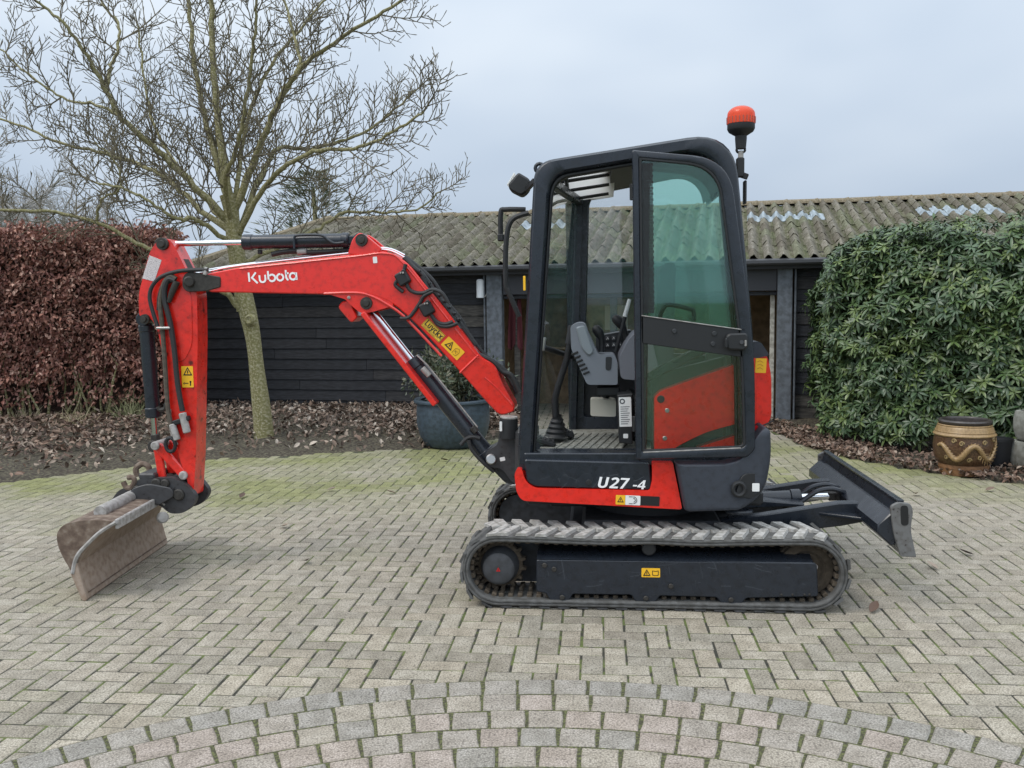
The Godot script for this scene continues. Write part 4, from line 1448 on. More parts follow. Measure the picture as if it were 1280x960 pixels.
func cab(root: Node3D) -> void:
	var c := Node3D.new()
	c.name = piece(root, "cab")
	root.add_child(c, true)
	var o := [Vector3(-0.713, 0.674, 0.008), Vector3(-0.601, 2.284, 0.1), Vector3(0.402, 2.413, 0.233), Vector3(0.516, 1.299, 0.25), Vector3(0.522, 0.73, 0.017)]
	var i := [Vector3(-0.632, 0.764, 0.012), Vector3(-0.52, 2.217, 0.1), Vector3(0.328, 2.333, 0.208), Vector3(0.431, 1.3, 0.208), Vector3(0.44, 0.767, 0.017)]
	var no := rp(o, 8)
	var ni := rp(i, 8)
	obj("side_frame", Shape.new().ring(no, ni, 0.44, 0.55, 0.018), M.frame, c, 50.0)
	# inner lip of the door opening, with its rubber seal
	var i2 := [Vector3(-0.615, 0.777, 0.012), Vector3(-0.504, 2.197, 0.092), Vector3(0.316, 2.313, 0.2), Vector3(0.415, 1.3, 0.2), Vector3(0.424, 0.779, 0.017)]
	obj("door_seal", Shape.new().ring(rp([Vector3(-0.632, 0.764, 0.012), Vector3(-0.52, 2.217, 0.1), Vector3(0.328, 2.333, 0.208), Vector3(0.431, 1.3, 0.208), Vector3(0.44, 0.767, 0.017)], 8), rp(i2, 8), 0.46, 0.52, 0.006), M.black, c, 50.0)
	# far side
	var fo := [Vector3(-0.465, 0.54, 0.01), Vector3(-0.48, 2.366, 0.08), Vector3(0.544, 2.462, 0.171), Vector3(0.622, 1.291, 0.151), Vector3(0.628, 0.644, 0.02)]
	var fi := [Vector3(-0.372, 0.847, 0.03), Vector3(-0.329, 2.217, 0.08), Vector3(0.483, 2.354, 0.14), Vector3(0.554, 1.292, 0.151), Vector3(0.558, 0.845, 0.02)]
	obj("side_frame", Shape.new().ring(rp(fo, 8), rp(fi, 8), -0.46, -0.40, 0.012), M.frame, c, 50.0)
	var fl := Shape.new()
	fl.ext(rp([Vector3(-0.466, 0.489, 0.01), Vector3(-0.429, 1.271, 0.015), Vector3(0.603, 1.213, 0.015), Vector3(0.61, 0.493, 0.01)], 3), -0.465, -0.43, 0.004)
	obj("side_panel", fl, M.dark_plastic, c)
	obj("side_glass", Shape.new().ext(rp([Vector3(-0.38, 1.25, 0.015), Vector3(-0.339, 2.228, 0.08), Vector3(0.494, 2.365, 0.141), Vector3(0.566, 1.242, 0.05)], 6), -0.432, -0.426, 0.0), M.clear_glass, c)
	# roof: a shell between both sides, open over the seat's front where a barred roof light lets the day in
	var top := Shape.new()
	roof_band(top, no, 0.36, 1.01, 0.055)
	obj("roof", top, M.frame, c, 50.0)
	var head := Shape.new()
	roof_band(head, no, 0.37, 0.97, 0.03, 0.06)
	obj("headlining", head, M.dark_plastic, c, 50.0)
	var rl := Shape.new()
	roof_band(rl, no, 0.02, 0.40, 0.012, 0.012, 0.11)
	obj("roof_light", rl, M.frosted, c, 50.0)
	for z: float in [0.36, 0.14, -0.08, -0.3]:
		var rib := Shape.new()
		for p: Vector2 in [Vector2(0, 0)]:
			var run := along(no, 0.0, 0.37, 10).map(func(q): return Vector3(q.x + 0.008, q.y - 0.030 - 0.11 * (0.45 - z) / 0.89, z))
			rib.tube(run, 0.011, 6)
		obj("roof_rib", rib, M.black, c)
	for u: float in [0.17, 0.36]:
		var q: Vector2 = along(no, u, u + 0.01, 1)[0]
		obj("cross_rail", Shape.new().bar(Vector3(q.x + 0.012, q.y - 0.03, 0.45), Vector3(q.x + 0.012, q.y - (0.03 if u > 0.3 else 0.14), -0.42), 0.05 if u > 0.3 else 0.022, 0.03, 0.006), M.frame, c)
	# front screen, set askew: forward by the door, further back on the boom's side
	var f0: Array = [Vector3(-0.64, 0.743, 0.5), Vector3(-0.539, 2.196, 0.5)]
	var f1: Array = [Vector3(-0.443, 0.723, -0.4), Vector3(-0.392, 2.177, -0.4)]
	var scr := Shape.new()
	scr.quad(f0[0], f1[0], f1[1], f0[1])
	obj("front_glass", scr, M.clear_glass, c)
	var bars := Shape.new()
	bars.bar(f1[0], f1[1], 0.06, 0.05, 0.008)
	bars.bar(f0[0].lerp(f1[0], 0.0), f1[0], 0.05, 0.05, 0.008)
	bars.bar(f0[1], f1[1], 0.05, 0.05, 0.008)
	obj("screen_frame", bars, M.frame, c)
	var mid := Shape.new()
	mid.tube([f0[0].lerp(f0[1], 0.41), f1[0].lerp(f1[1], 0.34)], 0.016, 10)
	obj("screen_rail", mid, M.black, c)
	obj("rail_clamp", Shape.new().cyl(f0[0].lerp(f0[1], 0.405) + Vector3(0.02, -0.02, -0.02), f0[0].lerp(f0[1], 0.405) + Vector3(0.03, 0.05, -0.02), 0.016, 12), M.zinc, c)
	var latch := Shape.new()
	latch.tube(spline([Vector3(-0.566, 1.935, 0.44), Vector3(-0.547, 1.818, 0.44), Vector3(-0.578, 1.676, 0.44), Vector3(-0.604, 1.617, 0.44)], 5), 0.013, 8)
	latch.box(Vector3(-0.58, 1.789, 0.45), Vector3(0.03, 0.16, 0.03), 0.008)
	obj("screen_latch", latch, M.black, c)
	obj("latch_pin", Shape.new().cyl(Vector3(-0.584, 1.83, 0.45), Vector3(-0.581, 1.828, 0.5), 0.012, 12), M.zinc, c)
	# rear: glass and rear panel
	var r0: Array = [Vector3(0.442, 1.245, 0.46), Vector3(0.344, 2.259, 0.46)]
	var r1: Array = [Vector3(0.591, 1.184, -0.4), Vector3(0.495, 2.337, -0.4)]
	var rg := Shape.new()
	rg.quad(r0[0], r0[1], r1[1], r1[0])
	obj("rear_glass", rg, M.clear_glass, c)
	var rp_ := Shape.new()
	rp_.box(Vector3(0.40, 1.0, 0.0), Vector3(0.04, 0.62, 0.86), 0.01)
	obj("rear_panel", rp_, M.dark_plastic, c)
	# sill and step under the door
	obj("sill", Shape.new().ext(rp([Vector3(-0.674, 0.777, 0.008), Vector3(-0.067, 0.778, 0.008), Vector3(-0.067, 0.728, 0.008), Vector3(-0.674, 0.73, 0.008)], 2), 0.40, 0.56, 0.006), M.frame, c)
	obj("sill_strip", Shape.new().box((Vector3(-0.35, 0.768, 0.53)), Vector3(0.56, 0.008, 0.05), 0.002), M.bare, c)
	obj("corner_gusset", Shape.new().ext(rp([Vector3(-0.638, 0.859, 0.008), Vector3(-0.588, 0.795, 0.008), Vector3(-0.639, 0.769, 0.008)], 2), 0.46, 0.5, 0.004), M.frame, c)
	# quarter glass behind the door and the beam that crosses it
	obj("quarter_glass", Shape.new().ext(rp([Vector3(-0.073, 0.795, 0.008), Vector3(-0.039, 2.284, 0.017), Vector3(0.326, 2.313, 0.193), Vector3(0.427, 1.297, 0.193), Vector3(0.435, 0.796, 0.008)], 6), 0.484, 0.489, 0.0), M.clear_glass, c)
	obj("pillar", Shape.new().ext(PackedVector2Array(flat2([Vector3(-0.082, 0.761, 0.5), Vector3(-0.059, 2.3, 0.5), Vector3(-0.011, 2.307, 0.5), Vector3(-0.031, 0.761, 0.5)])), 0.46, 0.50, 0.006), M.frame, c)
	obj("brace", Shape.new().bar(Vector3(-0.082, 1.135, 0.42), Vector3(0.273, 1.311, 0.42), 0.03, 0.05, 0.006), M.frame, c)
	obj("orange_label", Shape.new().box(Vector3(-0.66, 1.666, 0.55), Vector3(0.012, 0.075, 0.02), 0.002), M.sticker_yellow, c)
	# outside: work lamp, lifting eye, hand rail, mirror arm, beacon
	var lamp := Shape.new()
	lamp.t = Transform3D(Basis(Vector3.BACK, -0.55), Vector3(-0.693, 2.196, 0.3))
	lamp.ext(rp([Vector3(-0.055, -0.03, 0.008), Vector3(-0.035, -0.055, 0.015), Vector3(0.04, -0.05, 0.02), Vector3(0.055, 0.0, 0.02), Vector3(0.035, 0.05, 0.02), Vector3(-0.04, 0.05, 0.012)], 3), -0.06, 0.06, 0.01)
	obj("work_lamp", lamp, M.black, c)
	var lens := Shape.new()
	lens.t = Transform3D(Basis(Vector3.BACK, -0.55), Vector3(-0.693, 2.196, 0.3))
	lens.box(Vector3(-0.058, 0.0, 0), Vector3(0.006, 0.075, 0.1), 0.002)
	obj("lamp_lens", lens, M.frosted, c)
	obj("lamp_bracket", Shape.new().bar(Vector3(-0.659, 2.168, 0.35), Vector3(-0.609, 2.2, 0.45), 0.02, 0.03), M.black, c)
	var eye := Shape.new()
	var ec := Vector3(-0.578, 2.258, 0.5)
	eye.tube(range(13).map(func(k): return ec + Vector3(0.022 * cos(TAU * k / 12.0), 0.022 * sin(TAU * k / 12.0), 0)), 0.010, 8)
	eye.bar(ec + Vector3(0.015, -0.01, 0), ec + Vector3(0.06, -0.03, 0), 0.02, 0.02)
	obj("lifting_eye", eye, M.frame, c)
	obj("hand_rail", Shape.new().tube(spline([Vector3(-0.806, 1.907, 0.3), Vector3(-0.804, 2.053, 0.3), Vector3(-0.778, 2.07, 0.3), Vector3(-0.669, 2.067, 0.3)], 5), 0.014, 8), M.black, c)
	obj("hand_rail", Shape.new().tube(spline([Vector3(-0.643, 2.038, 0.42), Vector3(-0.732, 2.003, 0.42), Vector3(-0.764, 1.899, 0.42), Vector3(-0.771, 1.679, 0.42), Vector3(-0.755, 1.619, 0.42), Vector3(-0.701, 1.491, 0.42)], 6), 0.014, 8), M.black, c)
	obj("rail_foot", Shape.new().box(Vector3(-0.806, 1.92, 0.3), Vector3(0.035, 0.04, 0.035), 0.006), M.black, c)
	var bc := Vector3(0.457, 2.341, 0.4)
	var beacon := Shape.new()
	beacon.lathe([Vector2(0, 0.0), Vector2(0.026, 0.0), Vector2(0.03, 0.05), Vector2(0.03, 0.065), Vector2(0.062, 0.085), Vector2(0.070, 0.10), Vector2(0.070, 0.125), Vector2(0, 0.127)], bc + Vector3(0, 0.0, 0), Vector3.UP, 28)
	beacon.tube(range(13).map(func(k): return bc + Vector3(0.022 * cos(TAU * k / 12.0), -0.005 + 0.016 * sin(TAU * k / 12.0), 0)), 0.007, 6)
	beacon.box(bc + Vector3(-0.003, -0.095, 0), Vector3(0.04, 0.1, 0.04), 0.006)
	beacon.bar(bc + Vector3(0.0, -0.13, 0), bc + Vector3(0.035, -0.145, 0.01), 0.025, 0.03)
	beacon.box(bc + Vector3(0.025, -0.22, -0.02), Vector3(0.014, 0.12, 0.05), 0.004)
	var bo := obj("beacon", beacon, M.black, c)
	obj("stub", Shape.new().cyl(bc + Vector3(0, -0.06, 0), bc + Vector3(0, -0.01, 0), 0.014, 14), M.bare, bo)
	var dome := Shape.new()
	var pr := [Vector2(0.071, 0.125), Vector2(0.072, 0.15), Vector2(0.07, 0.172)]
	for k in 8:
		var a := PI / 2 * (k + 1) / 8.0
		pr.append(Vector2(0.07 * cos(a), 0.172 + 0.045 * sin(a)))
	dome.lathe(pr, bc, Vector3.UP, 28)
	obj("lens", dome, M.amber, bo)
	var ribs := Shape.new()
	for k in 24:
		var a := TAU * k / 24.0
		ribs.bar(bc + Vector3(0.0715 * cos(a), 0.127, 0.0715 * sin(a)), bc + Vector3(0.0722 * cos(a), 0.158, 0.0722 * sin(a)), 0.005, 0.004, 0.0)
	obj("lens_ribs", ribs, mat(srgb(170, 92, 76), 0.4), bo)


# points along an outline, from one share of its length between front foot and rear foot to another
func along(o: PackedVector2Array, from: float, to: float, n: int) -> Array:
	# the roof line runs from the first rounded corner to the second; shares are of that run from the front corner's start to the rear corner's end
	var pts := []
	for p in o:
		if p.y > 1.9:
			pts.append(p)
	var len := 0.0
	for k in pts.size() - 1:
		len += pts[k].distance_to(pts[k + 1])
	var out := []
	for m in n + 1:
		var want := len * clampf(lerpf(from, to, float(m) / n), 0.0, 0.9999)
		for k in pts.size() - 1:
			var l: float = pts[k].distance_to(pts[k + 1])
			if want <= l:
				out.append(pts[k].lerp(pts[k + 1], want / l))
				break
			want -= l
	return out


func roof_band(s: Shape, o: PackedVector2Array, from: float, to: float, thick: float, drop := 0.012, fall := 0.0) -> void:
	var p := along(o, from, to, 22)
	var c := Vector2(-0.1, 1.6)
	for k in p.size() - 1:
		var a: Vector2 = p[k] + (c - p[k]).normalized() * drop
		var b: Vector2 = p[k + 1] + (c - p[k + 1]).normalized() * drop
		var a2 := a + (c - a).normalized() * thick
		var b2 := b + (c - b).normalized() * thick
		var z0 := -0.44
		var z1 := 0.45
		s.quad(Vector3(a.x, a.y, z1), Vector3(b.x, b.y, z1), Vector3(b.x, b.y - fall, z0), Vector3(a.x, a.y - fall, z0))
		s.quad(Vector3(b2.x, b2.y, z1), Vector3(a2.x, a2.y, z1), Vector3(a2.x, a2.y - fall, z0), Vector3(b2.x, b2.y - fall, z0))
		if k == 0:
			s.quad(Vector3(a2.x, a2.y, z1), Vector3(a.x, a.y, z1), Vector3(a.x, a.y, z0), Vector3(a2.x, a2.y, z0))
		if k == p.size() - 2:
			s.quad(Vector3(b.x, b.y, z1), Vector3(b2.x, b2.y, z1), Vector3(b2.x, b2.y, z0), Vector3(b.x, b.y, z0))


func cab_inside(root: Node3D) -> void:
	var c := Node3D.new()
	c.name = piece(root, "cab_interior")
	root.add_child(c, true)
	var mt := mottled(srgb(150, 150, 142), 0.9, M.grime, 3.0)
	obj("floor_mat", Shape.new().box(Vector3(-0.2, 0.752, 0.03), Vector3(0.92, 0.03, 0.86), 0.006), mt, c)
	for k in 9:
		obj("mat_rib", Shape.new().bar(Vector3(-0.52 + k * 0.045, 0.769, 0.36), Vector3(-0.42 + k * 0.045, 0.769, -0.2), 0.014, 0.008, 0.002), mt, c)
	obj("floor_base", Shape.new().box(Vector3(-0.12, 0.66, 0.03), Vector3(1.06, 0.16, 0.88), 0.01), M.black, c)
	# pedals
	for p: Array in [[Vector3(-0.586, 0.794, 0.25), 0.10], [Vector3(-0.487, 0.81, 0.02), 0.10]]:
		var s := Shape.new()
		s.t = Transform3D(Basis(Vector3.UP, 0.1) * Basis(Vector3.BACK, -0.32), p[0])
		s.box(Vector3.ZERO, Vector3(0.13, 0.03, 0.11), 0.008)
		for k in 5:
			s.box(Vector3(-0.05 + k * 0.025, 0.017, 0), Vector3(0.009, 0.008, 0.1), 0.002)
		obj("pedal", s, M.black, c)
	# travel levers: a bellows boot and a bent bar up to its grip
	for z: float in [0.12, 0.02]:
		var sh := z - 0.12
		var b: Vector3 = Vector3(-0.524, 0.801, 0.12) + Vector3(0, 0, sh)
		var boot := []
		for k in 9:
			boot.append(Vector2(0.062 - k * 0.0052 + (0.006 if k % 2 == 0 else -0.002), k * 0.014))
		obj("lever_boot", Shape.new().lathe(boot, b, Vector3(0.05, 1, 0), 20), M.black, c)
		var path := [Vector3(-0.524, 0.871, 0.12), Vector3(-0.531, 1.009, 0.12), Vector3(-0.513, 1.078, 0.12), Vector3(-0.461, 1.237, 0.12), Vector3(-0.424, 1.409, 0.12)]
		obj("travel_lever", Shape.new().tube(path.map(func(q): return q + Vector3(0, 0, sh)), 0.019, 10), M.black, c)
		obj("lever_grip", Shape.new().tube([Vector3(-0.442, 1.328, 0.12), Vector3(-0.423, 1.427, 0.12)].map(func(q): return q + Vector3(0, 0, sh)), 0.026, 12), M.dark_plastic, c)
	# left console: arm rest head, vents, cup well
	var con := Shape.new()
	con.ext(rp([Vector3(-0.435, 1.43, 0.013), Vector3(-0.394, 1.452, 0.027), Vector3(-0.355, 1.447, 0.022), Vector3(-0.333, 1.384, 0.018), Vector3(-0.28, 1.272, 0.013), Vector3(-0.192, 1.272, 0.013), Vector3(-0.174, 1.231, 0.018), Vector3(-0.174, 1.102, 0.013), Vector3(-0.343, 1.103, 0.018), Vector3(-0.374, 1.17, 0.013), Vector3(-0.431, 1.305, 0.013)], 3), -0.02, 0.2, 0.012)
	obj("console", con, M.grey_plastic, c)
	var hd := Shape.new()
	hd.ext(rp([Vector3(-0.407, 1.426, 0.018), Vector3(-0.354, 1.438, 0.022), Vector3(-0.302, 1.287, 0.018), Vector3(-0.333, 1.261, 0.018), Vector3(-0.373, 1.306, 0.018)], 3), 0.19, 0.215, 0.008)
	obj("console_pad", hd, mat(srgb(138, 146, 152), 0.45), c)
	for k in 6:
		var v := Shape.new()
		var p: Vector3 = Vector3(-0.414, 1.273, 0.19) + Vector3(k * 0.0125, -k * 0.022, 0)
		v.bar(p + Vector3(-0.014, 0, 0.008), p + Vector3(0.022, 0.014, 0.008), 0.02, 0.012, 0.002)
		obj("vent_slat", v, M.black, c)
	var cup := Shape.new()
	cup.ext(rp([Vector3(-0.24, 1.259, 0.009), Vector3(-0.205, 1.258, 0.009), Vector3(-0.21, 1.183, 0.013), Vector3(-0.241, 1.183, 0.013)], 2), 0.199, 0.204, 0.001)
	obj("cup_well", cup, M.dark_plastic, c)
	obj("joystick", Shape.new().tube(spline([Vector3(-0.262, 1.28, 0.1), Vector3(-0.262, 1.348, 0.1), Vector3(-0.279, 1.393, 0.1), Vector3(-0.306, 1.425, 0.1)], 4), [0.02, 0.018, 0.016, 0.016, 0.018, 0.02, 0.024, 0.027, 0.028, 0.027, 0.026, 0.02, 0.01], 12), M.black, c)
	# far console with its switches, and the right joystick
	var far := Shape.new()
	far.ext(rp([Vector3(-0.294, 1.359, 0.019), Vector3(-0.079, 1.395, 0.019), Vector3(-0.051, 1.261, 0.014), Vector3(-0.051, 1.116, 0.014), Vector3(-0.295, 1.118, 0.014)], 3), -0.36, -0.16, 0.012)
	obj("switch_panel", far, M.dark_plastic, c)
	rng.seed = 5
	for r in 2:
		for k in 5:
			var p: Vector3 = Vector3(-0.261, 1.313, -0.15) + Vector3(k * 0.036, 0.03 - r * 0.04 + k * 0.002, 0.0)
			obj("switch", Shape.new().box(p, Vector3(0.022, 0.026, 0.012), 0.003), mat(srgb(70, 72, 76), 0.4), c)
			var mk := Shape.new()
			mk.t = Transform3D(Basis.IDENTITY, p + Vector3(0, 0, 0.0065))
			mk.stroke([Vector2(-0.006, -0.006), Vector2(0.0, 0.006), Vector2(0.006, -0.004)], 0.003, 0, 0.0008)
			obj("switch_mark", mk, M.sticker_white, c)
	obj("joystick", Shape.new().tube(spline([Vector3(-0.111, 1.342, -0.1), Vector3(-0.13, 1.399, -0.1), Vector3(-0.158, 1.446, -0.1), Vector3(-0.195, 1.474, -0.1)], 4), [0.02, 0.018, 0.016, 0.016, 0.018, 0.022, 0.027, 0.03, 0.031, 0.03, 0.027, 0.02, 0.01], 12), M.black, c)
	obj("blade_lever", Shape.new().tube([Vector3(-0.179, 1.273, 0), Vector3(-0.123, 1.489, 0)], 0.011, 8), M.black, c)
	obj("lever_grip", Shape.new().tube([Vector3(-0.128, 1.476, 0), Vector3(-0.1, 1.576, 0)], [0.014, 0.011], 10), M.sticker_white, c)
	# seat
	var seat := Shape.new()
	seat.ext(rp([Vector3(-0.167, 1.256, 0.026), Vector3(-0.098, 1.386, 0.053), Vector3(-0.004, 1.419, 0.035), Vector3(0.048, 1.193, 0.026), Vector3(0.04, 1.123, 0.018), Vector3(-0.159, 1.142, 0.026)], 5), -0.18, 0.28, 0.04)
	obj("seat_cushion", seat, mat(srgb(112, 114, 122), 0.85), c, 50.0)
	var sb := Shape.new()
	sb.ext(rp([Vector3(-0.003, 1.193, 0.035), Vector3(0.056, 1.762, 0.061), Vector3(0.141, 1.778, 0.061), Vector3(0.126, 1.158, 0.035)], 5), -0.16, 0.26, 0.04)
	obj("seat_back", sb, mat(srgb(72, 74, 80), 0.85), c, 50.0)
	obj("seat_base", Shape.new().box(Vector3(0.08, 0.92, 0.05), Vector3(0.4, 0.26, 0.4), 0.02), M.black, c)
	obj("console_bracket", Shape.new().box(Vector3(-0.227, 1.061, 0.1), Vector3(0.13, 0.05, 0.12), 0.006), M.black, c)
	# things fixed by the seat: a pale reservoir and a black box with its label
	var tank := Shape.new()
	tank.ext(rp([Vector3(-0.328, 1, 0.014), Vector3(-0.18, 0.994, 0.014), Vector3(-0.18, 0.896, 0.014), Vector3(-0.328, 0.901, 0.014)], 3), -0.12, 0.0, 0.012)
	obj("washer_tank", tank, M.cream, c)
	obj("tank_cap", Shape.new().cyl(Vector3(-0.244, 1.003, -0.05), Vector3(-0.239, 1.027, -0.05), 0.025, 16), M.black, c)
	var box := Shape.new()
	box.ext(rp([Vector3(-0.179, 1.063, 0.009), Vector3(-0.097, 1.071, 0.009), Vector3(-0.098, 0.793, 0.009), Vector3(-0.171, 0.802, 0.009)], 2), 0.22, 0.38, 0.006)
	var bx := obj("storage_box", box, M.black, c)
	var lb := Vector3(-0.138, 0.972, 0.383)
	var label := sticker("white_label", Vector2(lb.x, lb.y), Vector2(0.066, 0.16), 0.3805, 0.03, M.sticker_white, bx)
	var pr := Shape.new()
	pr.t = Transform3D(Basis(Vector3.BACK, 0.03), Vector3(lb.x, lb.y, 0.3822))
	for k in 9:
		pr.stroke([Vector2(-0.025, 0.028 - k * 0.0115), Vector2(0.024 - (k % 3) * 0.006, 0.028 - k * 0.0115)], 0.0035, 0, 0.0008)
	pr.stroke(range(9).map(func(k): return Vector2(-0.014 + 0.012 * cos(TAU * k / 8.0), 0.058 + 0.012 * sin(TAU * k / 8.0))), 0.006, 0, 0.0008)
	obj("print", pr, mat(srgb(70, 72, 78), 0.5), bx)
	var l3 := Vector3(-0.136, 0.841, 0.38)
	sticker("white_label", Vector2(l3.x, l3.y), Vector2(0.026, 0.024), 0.3805, 0.0, M.sticker_white, bx)


func cab_door(root: Node3D) -> void:
	var d := Node3D.new()
	d.name = piece(root, "cab_door")
	root.add_child(d, true)
	var z0 := 0.635
	var z1 := 0.665
	var o := rp([Vector3(-0.11, 2.311, 0.012), Vector3(0.363, 2.255, 0.179), Vector3(0.496, 1.306, 0.243), Vector3(0.501, 0.815, 0.016), Vector3(0.462, 0.775, 0.016), Vector3(-0.093, 0.761, 0.012)], 8)
	var i := rp([Vector3(-0.075, 2.272, 0.012), Vector3(0.31, 2.222, 0.154), Vector3(0.437, 1.307, 0.203), Vector3(0.454, 0.84, 0.008), Vector3(0.434, 0.823, 0.012), Vector3(-0.06, 0.802, 0.012)], 8)
	obj("door_frame", Shape.new().ring(o, i, z0, z1, 0.008), M.frame, d, 50.0)
	var seal := rp([Vector3(-0.077, 2.277, 0.012), Vector3(0.313, 2.227, 0.155), Vector3(0.441, 1.306, 0.203), Vector3(0.457, 0.838, 0.008), Vector3(0.436, 0.82, 0.012), Vector3(-0.062, 0.798, 0.012)], 8)
	var seal2 := rp([Vector3(-0.063, 2.261, 0.012), Vector3(0.303, 2.212, 0.146), Vector3(0.427, 1.306, 0.195), Vector3(0.443, 0.846, 0.008), Vector3(0.428, 0.834, 0.012), Vector3(-0.048, 0.813, 0.012)], 8)
	obj("door_seal", Shape.new().ring(seal, seal2, z1 - 0.022, z1 - 0.004, 0.003), M.black, d, 50.0)
	# the waist panel between the panes, with bright lines where the glass meets it
	obj("waist_panel", Shape.new().ext(flat2([Vector3(-0.068, 1.492, 0.66), Vector3(0.445, 1.414, 0.66), Vector3(0.446, 1.278, 0.66), Vector3(-0.064, 1.355, 0.66)]), z0 + 0.004, z1 - 0.004, 0.003), M.black, d)
	obj("glass_strip", Shape.new().bar(Vector3(-0.064, 1.494, 0.662), Vector3(0.445, 1.416, 0.662), 0.006, 0.005, 0.001), M.bare, d)
	obj("glass_strip", Shape.new().bar(Vector3(-0.056, 0.8, 0.662), Vector3(0.431, 0.823, 0.662), 0.006, 0.006, 0.001), M.bare, d)
	var bolts := Shape.new()
	for p: Vector3 in [Vector3(0.099, 1.414, 0.662), Vector3(0.296, 1.4, 0.662), Vector3(0.289, 1.348, 0.662)]:
		bolts.cyl(p, p + Vector3(0, 0, 0.006), 0.012, 14, 0.003)
	obj("bolts", bolts, M.dark_plastic, d)
	obj("upper_pane", Shape.new().ext(rp([Vector3(-0.071, 2.27, 0.012), Vector3(0.307, 2.22, 0.151), Vector3(0.438, 1.41, 0.012), Vector3(-0.063, 1.487, 0.008)], 6), 0.646, 0.651, 0.0), M.green_glass, d)
	obj("lower_pane", Shape.new().ext(flat2([Vector3(-0.059, 1.351, 0.652), Vector3(0.444, 1.278, 0.652), Vector3(0.452, 0.834, 0.652), Vector3(-0.056, 0.804, 0.652)]), 0.646, 0.651, 0.0), M.pale_glass, d)
	# the dark dotted border printed on the hinge side of the glass
	var dots := []
	for r in 52:
		for k in 11:
			if k < 10 - (r % 2):
				var p: Vector3 = (Vector3(-0.073, 2.238, 0.652)) .lerp(Vector3(-0.065, 1.512, 0.652), r / 51.0)
				dots.append(Transform3D(Basis.IDENTITY, p + Vector3(0.004 + k * 0.0066 + (r % 2) * 0.0033, 0, 0.0005)))
	var dot := Shape.new().box(Vector3.ZERO, Vector3(0.0058, 0.0135, 0.0006), 0.0)
	many("printed_border", dot.raw(), M.sticker_black, dots, [], d)
	# latch outside, grab handle inside
	var l := Shape.new()
	l.ext(rp([Vector3(0.347, 1.384, 0.012), Vector3(0.363, 1.4, 0.012), Vector3(0.452, 1.403, 0.016), Vector3(0.457, 1.332, 0.016), Vector3(0.437, 1.316, 0.012), Vector3(0.356, 1.321, 0.012)], 3), z1 - 0.004, z1 + 0.035, 0.008)
	l.bar(Vector3(0.342, 1.353, 0.7), Vector3(0.358, 1.353, 0.7), 0.02, 0.05, 0.006)
	var lt := obj("latch", l, M.black, d)
	obj("keyhole", Shape.new().cyl(Vector3(0.424, 1.356, 0.701), Vector3(0.423, 1.357, 0.706), 0.011, 16), M.dark_plastic, lt)
	var key := Shape.new()
	key.box(Vector3(0.443, 1.352, 0.7), Vector3(0.01, 0.03, 0.008), 0.002)
	obj("lock_plate", key, M.bare, lt)
	obj("grab_handle", Shape.new().tube(spline([Vector3(0.028, 1.473, 0.6), Vector3(0.048, 1.526, 0.6), Vector3(0.08, 1.545, 0.6), Vector3(0.18, 1.524, 0.6), Vector3(0.2, 1.507, 0.6), Vector3(0.2, 1.463, 0.6)], 4), 0.011, 8), M.black, d)
	for z: float in [0.0, 1.0]:
		var h := Vector3(-0.1, 2.112, 0.6).lerp(Vector3(-0.09, 0.937, 0.6), z)
		obj("hinge", Shape.new().cyl(h + Vector3(-0.006, -0.04, 0.0), h + Vector3(-0.006, 0.04, 0.0), 0.014, 12), M.black, d)
	# label seen through the lower pane
	var w := Vector3(0.448, 1.206, 0.5)
	var st := sticker("green_white_label", Vector2(w.x, w.y), Vector2(0.062, 0.058), 0.503, 0.06, M.sticker_white, d)
	var s := Shape.new()
	s.t = Transform3D(Basis(Vector3.BACK, 0.06), Vector3(0.447, 1.206, 0.505))
	s.stroke([Vector2(-0.022, -0.012), Vector2(-0.006, 0.004), Vector2(0.008, -0.008), Vector2(0.024, 0.01)], 0.013, 0, 0.001)
	obj("print", s, mat(srgb(40, 120, 96), 0.5), st)


func letter_strokes(s: Shape, z: float) -> void:
	# the maker's word on the boom: squared strokes with gaps, heights in metres
	var h := 0.045
	var w := 0.0105
	var x := 0.0
	var arc := func(cx: float, cy: float, r: float, a0: float, a1: float) -> Array:
		return range(11).map(func(k): return Vector2(cx + r * cos(lerpf(a0, a1, k / 10.0)), cy + r * sin(lerpf(a0, a1, k / 10.0))))
	# K
	s.stroke([Vector2(x, 0.008), Vector2(x, h * 1.35)], w, z, z + 0.001)
	s.stroke([Vector2(x + 0.042, h * 1.30), Vector2(x + 0.017, h * 0.66), Vector2(x + 0.048, -0.004)], w, z, z + 0.001)
	# u
	x += 0.062
	s.stroke([Vector2(x, h * 0.9), Vector2(x, 0.018)] + arc.call(x + 0.017, 0.017, 0.017, PI, TAU) + [Vector2(x + 0.034, h * 0.9)], w, z, z + 0.001)
	# b
	x += 0.052
	s.stroke([Vector2(x, h * 1.35), Vector2(x, 0.012)], w, z, z + 0.001)
	s.stroke(arc.call(x + 0.021, 0.020, 0.019, 2.4, -2.6), w, z, z + 0.001)
	# o
	x += 0.069
	s.stroke(arc.call(x, 0.020, 0.019, 1.4, 1.4 + TAU - 0.25), w, z, z + 0.001)
	# t
	x += 0.036
	s.stroke([Vector2(x, h * 1.3), Vector2(x, 0.016), Vector2(x + 0.006, 0.004), Vector2(x + 0.012, 0.002)], w, z, z + 0.001)
	s.stroke([Vector2(x, h * 0.88), Vector2(x + 0.016, h * 0.88)], w, z, z + 0.001)
	# a
	x += 0.040
	s.stroke(arc.call(x, 0.020, 0.019, 0.5, TAU - 0.4), w, z, z + 0.001)
	s.stroke([Vector2(x + 0.020, h * 0.9), Vector2(x + 0.020, -0.001)], w, z, z + 0.001)


